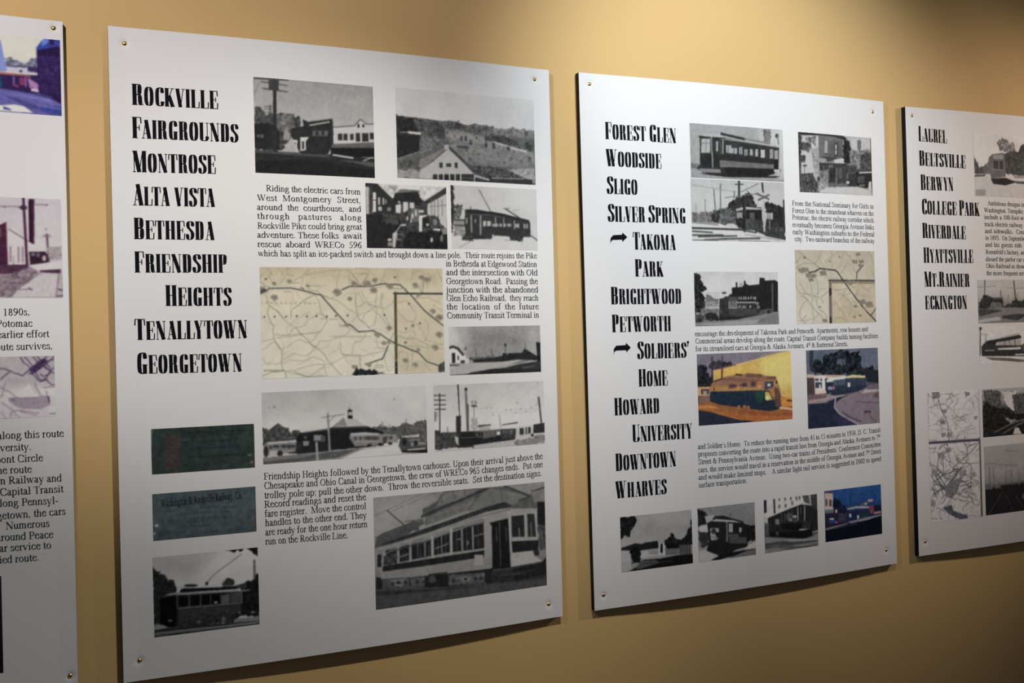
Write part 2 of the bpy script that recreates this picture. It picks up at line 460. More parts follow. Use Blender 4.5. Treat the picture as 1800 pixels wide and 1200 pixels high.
# ------------------------------------------------------------------ the four display panels
PANELS = {'P1': [-0.8264, 0.00357, -0.00086, 0.762, 1.016], 'P2': [0.0, 0.0, 0.0, 0.76399, 1.02003], 'P3': [0.82943, 0.00259, 0.00445, 0.7612, 1.02068], 'P4': [1.65615, 0.01441, 0.00524, 0.762, 1.0063]}
SCREWS = {'P1': [[749.2, 1005.1], [751.2, 19.6], [12.799999999999955, 1005.1], [10.799999999999955, 19.6]], 'P2': [[23.8, 995.1], [734.3, 1000.4], [23.9, 30.8], [735.7, 25.7]], 'P3': [[23.1, 1000.3], [731.2, 995.6], [20.8, 26.7], [731.5, 32.0]], 'P4': [[20.8, 987.5], [20.5, 30.2], [741.2, 987.5], [741.5, 30.2]]}
PHOTOS = [
('P2', 'photo', 'dark black and white photo of a small town street with a tall pole', [218.9, 801.0, 420.3, 958.0], 'g0,167,167,166;g200,171,171,170;g500,183,183,183;g1000,178,178,177;n7,148;f72,74,75,22,30,2,318,55,300,97,390,176,375,234,352,307,356,373,399,371,531,179,787,-3,759;f110,110,111,27,33,176,375,314,356,328,459,283,593,175,553;p41,42,43,0,490,132,472,203,551,201,748,-2,750;p151,151,151,232,596,258,510,287,574,286,640,231,643;p105,106,106,24,600,45,599,45,626,24,628;p105,106,106,52,598,74,597,73,629,52,631;p44,45,46,298,517,401,482,394,412,446,436,610,392,644,385,647,475,649,647,598,764,369,777,297,592;l210,210,210,10,454,469,617,420;l68,70,71,10,442,439,640,388;p98,99,99,474,524,601,516,601,574,474,581;p51,52,53,500,528,523,526,522,578,500,580;p51,53,53,549,520,571,518,571,566,548,567;p202,202,202,650,475,837,438,884,373,929,413,999,408,1001,607,645,647;l85,86,87,8,647,475,829,444,884,368,937,417,999,408;p49,50,51,687,539,725,537,724,609,687,611;p49,50,51,734,536,769,534,768,606,734,608;p49,51,52,790,533,822,531,821,598,789,600;p50,51,52,840,520,878,518,877,610,839,612;p50,51,52,895,517,951,513,950,605,894,609;p50,51,52,963,508,998,505,997,578,962,580;p50,52,53,856,423,875,421,875,460,856,461;p50,52,53,898,420,918,419,917,452,898,454;p98,99,100,637,657,1001,607,1000,675,622,701;p29,30,31,622,696,1000,670,999,772,621,792;p207,207,206,308,634,348,632,348,660,308,662;p201,201,200,332,647,344,646,343,759,331,760;p210,210,210,370,602,444,595,416,642,415,736,369,748;p51,52,53,385,644,402,643,401,728,384,729;p43,45,45,-6,764,621,768,1002,786,1000,1000,0,1000;l78,79,80,19,-3,778,606,788;l207,207,207,13,643,770,810,792;l170,170,169,10,902,816,972,775;p88,89,90,665,823,994,826,994,884,809,840;p34,35,36,1,870,471,833,1001,918,1000,1000,0,1000;p45,46,47,160,2,180,1,186,122,177,768,147,770,159,124;l72,73,74,13,15,17,282,6;l91,92,93,10,65,48,274,66;l70,72,73,9,79,117,273,133;p66,68,69,126,24,209,17,204,125,125,127;l68,69,70,9,133,285,130,509;l84,85,86,6,87,303,148,301;l84,85,86,6,87,331,148,326;l84,85,86,6,87,363,148,359;l130,131,131,6,51,59,3,193;n5,10'),
('P2', 'photo', 'black and white photo of a bare hillside above a white gabled house', [460.9, 803.6, 730.2, 960.6], 'g0,222,222,221;g200,216,216,216;g450,213,213,213;g1000,113,114,114;n5,124;p100,102,102,-1,313,212,324,516,361,692,374,1005,364,1000,1000,0,1000;s153,153,152,25,331,428,466,435,608,480,765,545,996,626,993,746,697,748,449,718,353,600;s128,129,129,31,384,540,607,539,827,620,995,666,991,806,696,807,484,784,401,654;f48,49,50,16,19,-1,313,140,327,169,444,162,521,148,675,5,781;f86,88,89,30,16,123,333,224,332,308,343,431,321,491,393,490,437,331,409,306,508,168,521;f104,105,106,30,16,492,364,554,338,692,344,684,474,577,454,503,431;f133,133,133,25,19,685,384,833,350,1001,374,999,465,895,454,703,462;f75,76,77,23,15,614,470,767,446,868,507,880,555,764,555,702,521,626,528;f110,111,112,29,19,168,511,391,510,389,597,303,662,165,712;p41,43,44,8,535,156,522,154,684,5,781;l215,215,215,16,85,490,162,494;l144,144,143,6,29,495,85,490;l128,129,129,6,5,791,165,693;f106,107,107,13,6,396,482,411,479,412,510,396,511;f108,109,110,13,6,422,523,433,520,434,544,421,545;f105,106,106,13,6,555,484,573,480,574,517,555,519;f96,97,97,13,6,576,508,589,505,589,531,576,532;f102,103,103,13,6,720,574,732,571,733,598,719,599;f116,117,117,13,6,749,585,767,581,768,619,748,620;f93,94,95,12,6,834,614,847,611,847,638,833,639;f77,78,79,12,6,869,572,890,567,891,610,868,612;f114,115,115,13,6,652,692,669,688,670,725,651,726;f89,90,91,13,6,710,651,726,647,727,679,710,680;f89,90,91,12,6,802,697,823,692,824,735,802,737;f81,82,83,13,6,568,667,579,664,580,688,567,689;f92,93,94,13,6,480,632,494,629,495,657,480,659;f94,95,96,13,6,500,730,520,725,521,767,499,769;f82,84,84,12,6,752,743,770,739,771,776,751,778;f98,99,100,12,6,882,717,897,713,898,745,881,746;f85,86,87,12,6,944,673,967,668,968,716,943,718;f128,129,129,14,6,383,442,401,437,402,474,383,476;f99,100,101,14,6,348,448,363,444,364,476,347,477;f84,86,86,12,6,923,382,949,375,950,429,922,432;f119,119,119,13,6,846,435,867,430,868,473,846,475;l159,159,158,3,561,651,981,707;l159,159,159,3,510,704,889,754;l167,167,166,3,389,597,599,638;l116,117,118,3,427,555,612,578;l110,111,111,3,612,618,982,647;f72,74,75,13,7,511,525,528,524,528,579,510,580;f71,72,73,13,7,623,540,641,538,640,594,622,595;f70,71,72,13,7,678,541,699,539,697,603,677,604;f69,70,71,13,7,785,543,808,541,807,612,784,614;f75,76,77,14,7,292,401,335,397,333,536,290,540;f74,75,76,13,7,444,488,461,486,460,541,443,542;f73,75,76,13,7,475,485,492,483,491,538,474,539;f67,68,69,12,7,927,501,953,499,951,579,925,582;f66,68,69,12,7,953,533,977,531,975,603,952,605;l222,222,221,6,695,532,803,567;l214,214,213,10,815,581,931,611;p77,78,79,414,600,500,598,512,626,426,623;n11,19,390,539,996,606,991,806,508,840;f76,77,78,30,17,508,821,727,815,835,857,924,930,974,997,544,935;f152,152,152,30,15,778,831,991,806,997,985,924,930;p97,98,99,8,819,341,601,302,778,144,989,3,998;p131,131,131,152,789,353,620,162,903,149,989;f156,156,155,10,37,4,913,151,865,149,989,3,998;f85,87,87,19,19,23,799,152,780,151,894,22,884;p184,184,184,358,639,544,915,536,994,149,993,157,903,253,791;l70,72,73,19,368,633,448,748,538,887;p180,180,180,329,603,359,590,364,638,328,660;p58,60,61,292,803,315,801,314,863,291,865;p58,60,61,340,809,375,806,374,845,340,847;p58,59,60,400,795,421,793,420,854,399,856;p49,50,51,245,940,544,911,539,993,244,997;l226,226,225,7,281,933,280,995;l226,226,225,7,319,930,319,995;l225,225,224,7,360,928,361,997;l224,224,224,7,401,925,401,997;l223,223,223,7,440,922,440,997;l148,148,148,3,445,961,537,962;l222,222,222,6,541,920,539,993;p52,54,55,544,935,693,945,975,937,974,997,542,998;l169,169,169,14,550,934,643,967;l149,149,148,7,668,946,904,936;n5,9'),
('P2', 'photo', 'dark black and white photo inside a streetcar full of passengers', [403.0, 680.7, 550.8, 791.8], 'g0,218,218,217;g100,195,195,194;g300,66,68,69;g1000,43,45,45;p48,49,50,-1,-5,157,8,357,232,354,455,5,502;p210,210,210,150,13,390,13,419,35,372,232,321,224;n37,33,186,25,390,27,365,223,299,206;p159,159,159,266,32,390,27,359,121;p223,223,223,376,0,669,3,661,73,491,88,418,72;p114,115,115,433,72,661,82,660,110,374,130;p42,44,45,359,139,638,102,681,231,710,248,665,315,385,324,328,242;p207,207,207,684,44,951,6,989,14,717,248,659,185;n31,33,698,44,936,16,710,230;p61,62,63,1004,5,1002,108,768,293,650,278,725,248;p197,197,196,754,294,1002,117,997,680,920,626,884,496,751,462;l126,126,126,10,807,217,806,479;l126,126,126,10,844,216,844,478;l125,126,126,10,889,215,888,477;l125,126,126,10,941,213,941,475;l120,120,120,9,783,330,1003,295;p186,186,186,1,60,55,67,85,463,5,483;p220,220,220,90,144,126,143,121,443,85,444;l77,78,79,10,87,259,124,263;p65,67,68,45,49,84,48,78,463,38,464;p187,187,186,150,220,176,220,174,331,148,331;p187,187,186,205,219,223,218,221,329,203,330;p187,187,187,148,359,195,358,194,422,147,424;p136,136,136,233,245,255,245,254,310,232,310;p136,136,136,257,365,304,364,303,419,256,421;p211,211,210,363,325,426,304,423,453,358,441;p206,206,205,452,271,514,269,511,469,449,471;p206,206,206,532,277,591,276,590,364,531,366;p66,68,69,426,304,450,303,447,461,423,462;p171,171,171,386,264,423,262,422,295,386,296;f64,66,67,23,29,412,453,546,365,634,363,707,445,885,477,942,644,985,737,996,991,404,1002;p40,41,42,5,502,368,454,439,638,294,994,0,1000;f66,68,68,15,44,193,469,383,472,380,640,191,589;f35,37,37,10,37,496,730,1000,718,996,995,418,997;p108,109,109,546,365,656,362,653,577,542,580;p207,207,206,552,449,578,448,576,523,551,524;p207,207,206,597,392,619,391,618,484,595,485;p207,207,206,641,391,708,389,707,426,641,428;p219,219,218,644,474,766,462,684,520,680,730,642,726;p190,190,189,536,524,551,524,550,593,535,594;p43,44,45,695,501,765,499,763,649,693,650;p190,190,189,767,616,763,630,754,638,743,639,733,630,730,617,734,603,743,594,755,594,764,602;p126,126,126,876,571,870,604,854,625,836,625,821,605,816,572,822,539,838,518,856,518,871,538;p161,161,160,518,524,514,546,504,560,493,561,484,547,481,526,485,504,494,490,505,489,514,503;p190,190,189,410,620,490,614,475,647,417,648;l184,184,183,12,417,639,364,733,327,771;p196,196,196,312,771,368,724,363,807,345,984,312,985;p196,196,196,306,864,300,878,286,887,269,887,255,879,250,865,256,852,270,843,287,843,301,851;p139,139,139,252,903,310,901,309,966,251,967;l173,173,173,9,368,733,369,863,413,857;l126,127,127,10,378,779,444,768;p207,207,206,818,675,911,673,903,711,822,699;p137,137,137,919,682,1001,652,1000,756,940,766;p196,196,196,813,853,810,878,801,894,791,894,783,879,781,854,784,829,793,814,803,814,811,829;p126,126,126,945,823,941,856,930,876,917,877,907,856,903,823,908,790,918,770,931,769,942,789;n6,16'),
('P2', 'photo', 'black and white photo of a streetcar with two trolley poles against pale sky', [559.1, 682.4, 731.3, 795.2], 'g0,199,199,199;g500,204,204,203;g780,208,208,208;g1000,212,212,211;n5,137;s211,211,210,110,649,-6,1004,-5,1003,440,715,316;f54,55,56,20,24,2,0,36,7,39,231,49,475,34,551,-3,797;f100,101,102,43,21,45,306,139,321,116,472,95,549,34,551;p147,147,146,35,532,149,528,147,679,32,683;l65,67,68,15,41,550,155,546;l59,61,62,12,40,631,154,632;f141,141,141,31,27,32,673,160,688,158,793,17,796;p54,55,56,158,377,273,367,437,394,616,435,896,506,917,559,915,782,830,785,808,853,569,839,452,833,110,851,159,755,148,603,156,480;p42,44,44,185,375,451,393,616,425,903,521,899,535,616,473,340,455,170,470;l184,184,183,5,165,372,287,367,430,394;l132,132,132,5,170,452,436,446,615,483;p132,132,132,163,508,190,507,185,602,161,603;l134,134,134,21,227,478,227,724;l142,142,141,21,333,474,328,759;p145,145,144,281,552,279,574,274,588,268,588,264,575,262,552,264,530,269,516,275,516,280,529;p182,182,181,359,549,449,546,451,627,358,635;l52,53,54,10,401,538,399,633;p152,152,152,465,584,684,576,684,624,465,636;l46,47,48,10,538,572,537,639;l46,47,48,10,587,551,586,637;l45,47,48,10,632,578,631,636;l180,180,180,10,504,487,506,635;l179,179,179,10,600,502,601,641;l178,178,177,10,723,527,725,662;p161,161,161,733,575,782,573,782,641,733,633;p144,144,144,832,571,888,570,884,647,831,649;l62,63,64,8,860,571,859,648;l192,192,192,5,910,520,916,675;p187,187,186,487,784,484,801,477,812,468,812,462,801,459,785,462,768,469,757,478,757,484,767;p202,202,202,452,814,501,774,661,784,674,837,452,847;f60,61,62,18,17,675,779,823,785,815,863,681,846;f63,64,65,19,17,131,793,240,790,245,871,117,860;l98,99,100,10,325,58,447,384;l73,75,75,14,624,344,783,477;l130,130,130,11,603,340,673,332;l145,145,145,5,707,364,785,351;l181,181,180,3,551,75,584,197;l181,181,180,3,566,18,612,196;l106,106,107,15,912,753,1000,839;l169,169,169,10,225,867,88,975;l140,140,139,7,808,843,807,892;p123,123,123,216,327,233,326,232,374,215,374;n3,10'),
('P2', 'photo', 'small black and white photo of a junction with a white arched building', [549.1, 457.2, 731.6, 543.2], 'g0,159,159,158;g250,143,143,143;g600,156,156,156;g800,172,172,172;g1000,175,175,174;s211,211,210,72,0,0,87,-3,161,194,154,706,-2,696;s184,184,184,72,87,-3,216,1,221,482,157,479;s174,174,174,72,807,6,1000,6,994,637,857,629;s151,151,150,72,745,4,869,8,829,511;n6,90;p239,239,238,-5,437,41,416,99,476,156,581,173,616,171,752,-9,752;l67,68,69,25,-2,437,42,411,93,453,144,580;p48,49,50,30,540,63,542,61,745,27,743;p74,76,77,86,600,103,601,102,691,85,690;p68,69,70,116,692,163,695,162,757,116,754;p222,222,221,17,540,28,540,27,698,15,697;p220,220,219,172,661,207,663,206,777,171,774;f104,105,105,27,21,213,641,349,648,457,608,558,637,557,729,212,709;p45,46,47,254,689,456,666,558,637,577,580,717,576,784,579,817,487,895,585,968,671,991,754,733,716,556,752,253,751;p31,32,33,949,353,1002,378,990,988,968,986;f43,45,46,15,18,973,401,1002,378,996,684,962,635;l104,105,106,10,280,485,281,656;l101,102,102,10,603,384,603,581;l99,100,100,10,825,371,825,511;l102,103,104,10,449,493,454,608;p69,71,72,619,408,615,431,607,445,598,445,590,430,587,407,591,384,599,370,609,370,616,385;l133,133,133,7,533,543,531,635;l180,180,180,7,624,524,622,617;f123,124,124,13,18,682,283,728,285,727,378,684,376;f108,109,110,14,15,161,422,187,434,186,480,163,479;p186,186,186,-3,786,253,757,556,752,732,739,793,754,549,843,446,883,251,916,0,989;l82,83,84,12,-3,786,101,793;l218,218,217,11,-4,848,54,846;p59,60,61,596,881,731,820,1004,755,999,1000,285,963,446,894;p113,114,115,640,814,794,742,917,726,762,787;l132,132,133,6,797,894,914,866;p44,45,46,0,994,286,941,446,894,1000,942,1000,1002;p192,192,192,1,899,286,895,191,979,0,989;n5,11'),
('P2', 'photo', 'wide black and white photo of a low station with a cupola and parked buses', [219.8, 323.5, 503.0, 440.9], 'g0,197,197,196;g250,207,207,206;g500,230,230,229;g1000,226,226,225;s224,224,224,93,494,-8,1000,0,1002,546,605,523;n6,116;f84,85,86,24,17,2,473,35,530,91,430,141,517,162,574,213,554,217,717,0,740;f102,103,104,24,17,628,582,693,562,819,579,856,527,904,561,965,499,1005,518,1001,828,626,720;p38,39,40,218,582,395,544,617,552,722,650,719,844,601,854,392,865,215,879,143,868;p41,43,44,200,715,394,687,392,878,198,890;p152,152,152,401,545,478,404,500,530,430,528;p203,203,203,489,412,548,433,611,552,503,524;l83,85,86,10,407,546,616,559;l239,239,239,3,224,583,390,550;p48,50,51,504,301,530,304,529,424,502,420;p201,201,201,508,332,528,334,528,382,507,380;p93,94,95,514,263,520,305,508,304;p34,35,36,506,386,532,390,531,431,506,428;p145,145,145,516,636,604,634,698,667,715,732,714,843,543,832,509,703;p192,192,192,516,642,610,639,692,662,692,687,521,678;p96,97,98,597,695,691,708,691,756,597,743;p152,152,152,704,675,805,696,810,815,714,815;p75,76,77,715,718,739,721,738,819,714,815;p46,47,48,646,833,643,846,635,853,626,851,618,842,615,829,619,816,626,809,636,811,643,820;p46,47,48,714,829,711,842,703,849,694,847,686,838,683,825,687,812,694,805,704,807,711,816;p46,47,48,777,827,774,836,766,841,756,840,749,833,746,823,749,813,757,808,766,810,774,817;p140,140,141,5,741,28,690,195,694,196,849,9,888;p208,208,207,28,697,195,687,195,714,33,724;p68,70,71,60,735,94,740,93,780,60,775;p68,70,71,105,741,189,754,188,787,104,775;p198,198,197,38,812,87,820,87,886,37,879;p54,56,57,115,864,111,889,103,903,93,901,84,885,81,859,85,834,93,820,104,821,112,838;p54,56,57,32,825,29,871,22,899,13,898,7,868,4,821,7,774,15,746,23,747,30,777;l169,169,168,6,115,837,182,834;p153,153,153,234,706,268,711,267,778,233,774;p151,152,152,297,633,348,640,348,722,296,715;p51,52,53,195,700,228,719,227,881,187,875;p82,84,85,829,720,956,716,961,808,1001,828,1000,990,832,958,815,858;p207,207,206,835,728,950,715,950,758,840,749;p131,132,133,883,762,955,772,955,822,882,811;p167,167,167,894,827,991,841,991,883,893,883;l231,231,230,7,874,936,984,931;p38,40,41,867,809,863,846,856,867,846,866,839,842,837,805,840,768,848,747,857,748,864,772;p53,55,56,939,848,936,872,928,886,919,885,911,868,909,843,912,819,920,805,929,806,937,822;p36,37,38,832,937,1001,955,1000,1000,838,970;p155,155,155,1,900,392,871,601,861,815,858,825,971,454,997,0,1000;p210,210,209,454,990,601,868,809,857,820,942,837,976,995,999;p231,231,230,454,997,571,891,809,857,831,979,718,989;p98,100,101,0,953,311,894,577,865,425,979,0,1000;p134,135,136,1,913,198,897,369,888,198,944,0,953;p81,83,84,539,697,556,699,556,737,538,735;p81,83,84,568,698,585,700,585,742,567,739;p81,83,84,615,704,638,708,638,752,614,748;p82,83,84,650,709,680,713,679,758,649,753;p82,83,84,727,713,745,715,744,757,727,754;p82,83,84,757,717,778,720,777,762,756,759;l207,207,207,3,544,763,702,786;l206,206,205,3,516,649,698,674;p66,67,68,38,745,55,748,54,788,38,785;p65,67,68,116,757,130,759,129,799,115,797;p65,67,68,144,761,160,763,160,803,143,801;p65,67,68,169,757,183,759,183,793,169,791;p95,97,98,240,639,257,641,257,682,240,680;p95,97,98,337,652,365,656,365,738,336,734;l131,132,132,4,224,596,395,565;l76,78,79,3,840,777,949,772;l77,78,80,3,899,870,997,870;l182,182,182,13,312,744,315,989;l153,154,153,12,383,344,389,864;l134,135,135,5,345,394,484,363;l148,149,149,4,391,455,426,377;l101,103,104,5,715,509,717,579;p80,82,83,708,557,706,568,704,575,700,575,698,567,697,556,698,545,701,538,704,538,707,546;l129,130,130,5,865,486,867,571;p140,140,140,80,213,78,220,74,224,68,224,64,219,62,211,64,204,68,201,74,201,78,206;p140,140,140,49,217,48,223,46,226,43,226,40,222,39,215,40,209,43,206,46,206,48,210;l239,239,239,3,70,286,109,291;p186,186,186,801,184,799,199,796,207,791,207,788,197,787,182,788,168,792,159,796,160,800,169;n5,8'),
('P2', 'photo', 'black and white photo of tall poles and chimneys above a rail yard', [517.3, 324.1, 736.0, 440.6], 'g0,210,210,210;g300,224,224,223;g600,239,239,239;g850,231,231,231;g1000,221,221,220;n6,119;p84,86,87,4,713,191,722,593,721,731,724,717,898,340,939,188,953,1,962;f79,81,82,23,18,4,723,202,743,200,934,0,972;s239,239,239,36,355,708,485,690,593,690,910,659,1003,616,1001,740,725,724;s198,198,198,24,725,724,884,708,883,853,724,878;p44,45,46,232,726,425,755,591,823,718,857,711,907,205,955,231,806;p101,102,103,425,755,544,737,567,810,424,857;p68,70,71,592,731,725,734,717,887,591,884;l148,148,148,4,622,744,627,847;l147,147,148,4,665,738,666,841;l151,151,151,4,378,761,380,822;l150,151,151,4,401,763,404,824;p79,81,82,385,640,498,641,504,656,379,670;p189,189,189,391,666,491,676,491,721,390,711;p71,73,74,596,655,745,628,744,649,599,666;p64,66,67,762,727,798,731,797,834,761,830;p64,66,67,817,722,829,724,828,827,816,825;p64,65,67,841,720,866,722,865,820,840,818;p57,58,59,891,688,999,667,998,823,889,822;l239,239,239,6,747,726,748,870;l239,239,239,6,875,707,877,852;p57,59,60,894,854,892,868,884,877,875,876,868,866,865,851,868,837,875,828,885,829,892,839;p203,203,202,717,898,1000,854,1000,1000,339,995,340,939;f147,147,147,22,36,717,898,1000,865,1000,1000,722,1001;p54,55,56,177,911,340,949,339,1000,199,964;p223,223,223,188,963,328,968,339,995,187,1003;p208,208,208,173,780,207,804,212,925,194,913,178,851;p131,132,133,360,764,375,765,374,801,360,799;p130,131,132,437,767,455,768,454,804,436,802;p130,131,131,467,765,484,766,484,802,466,800;p130,130,131,502,763,520,765,520,800,502,799;p128,129,130,604,743,616,744,616,795,604,794;p128,129,129,634,746,646,747,646,798,634,797;p128,129,129,677,750,695,752,694,813,676,811;l163,163,163,4,349,738,545,727;l143,143,144,4,236,817,330,817,543,828;p239,239,239,550,758,580,761,579,812,550,809;p67,69,70,5,673,47,688,52,738,4,733;l69,70,71,10,54,131,47,727;l67,69,70,8,2,155,103,162;l68,69,70,8,1,224,103,232;l68,70,71,8,0,293,103,302;l68,70,71,8,12,362,102,370;f163,163,163,30,7,0,385,29,397,21,546,-2,543;l81,83,84,5,114,634,115,724;p48,49,50,208,-8,220,-7,225,464,218,474;p56,57,58,191,481,234,475,230,736,223,916,206,904,208,764,188,732;l123,124,124,18,282,108,289,712;p41,42,43,297,84,294,98,288,107,280,106,273,97,271,82,274,67,280,59,288,59,295,69;p100,102,102,290,309,304,310,302,713,284,711;p159,159,158,326,262,379,266,371,346,333,343;p239,239,239,343,273,355,274,354,314,342,313;l53,55,56,9,330,343,374,351;l100,101,102,5,351,354,348,717;f189,189,189,30,12,322,533,381,518,379,700,320,694;l159,159,159,7,577,495,586,700;p72,74,75,939,259,957,260,976,686,962,685;l151,151,151,5,944,300,919,402;l204,204,204,4,293,38,376,9;l196,196,196,4,978,14,761,286;l197,197,197,4,843,15,641,185;l207,207,207,4,394,398,549,330;l209,209,209,4,312,401,442,372;l202,202,202,4,638,429,974,437;l204,204,203,4,590,456,728,488,973,468;p160,160,159,758,332,756,336,751,339,745,339,740,335,738,330,740,326,745,323,751,323,756,327;p165,165,164,475,385,473,389,468,392,462,392,458,388,456,383,458,379,463,376,468,377,473,380;p163,163,162,648,430,646,435,641,437,635,437,630,433,629,428,630,424,635,421,641,422,646,425;p162,162,162,696,436,694,441,689,443,683,443,678,440,677,435,679,430,683,427,689,428,694,431;p161,161,160,787,432,785,436,780,439,774,438,769,435,768,430,770,425,774,423,780,423,785,427;p159,159,159,885,419,883,424,878,427,872,426,867,423,865,418,867,413,872,410,878,411,883,414;p162,162,162,738,479,736,483,731,486,725,485,720,482,718,477,720,472,725,470,731,470,736,474;p161,161,160,835,477,833,482,829,484,823,484,818,480,816,475,818,471,823,468,829,469,834,472;p165,165,165,527,491,525,495,520,498,515,497,510,494,508,489,510,485,515,482,521,483,525,486;p153,153,153,951,33,949,38,944,40,938,40,933,36,931,31,933,27,938,24,944,25,949,28;p164,164,164,516,388,515,393,510,396,504,395,499,392,497,387,499,382,504,380,510,380,515,383;n5,8'),
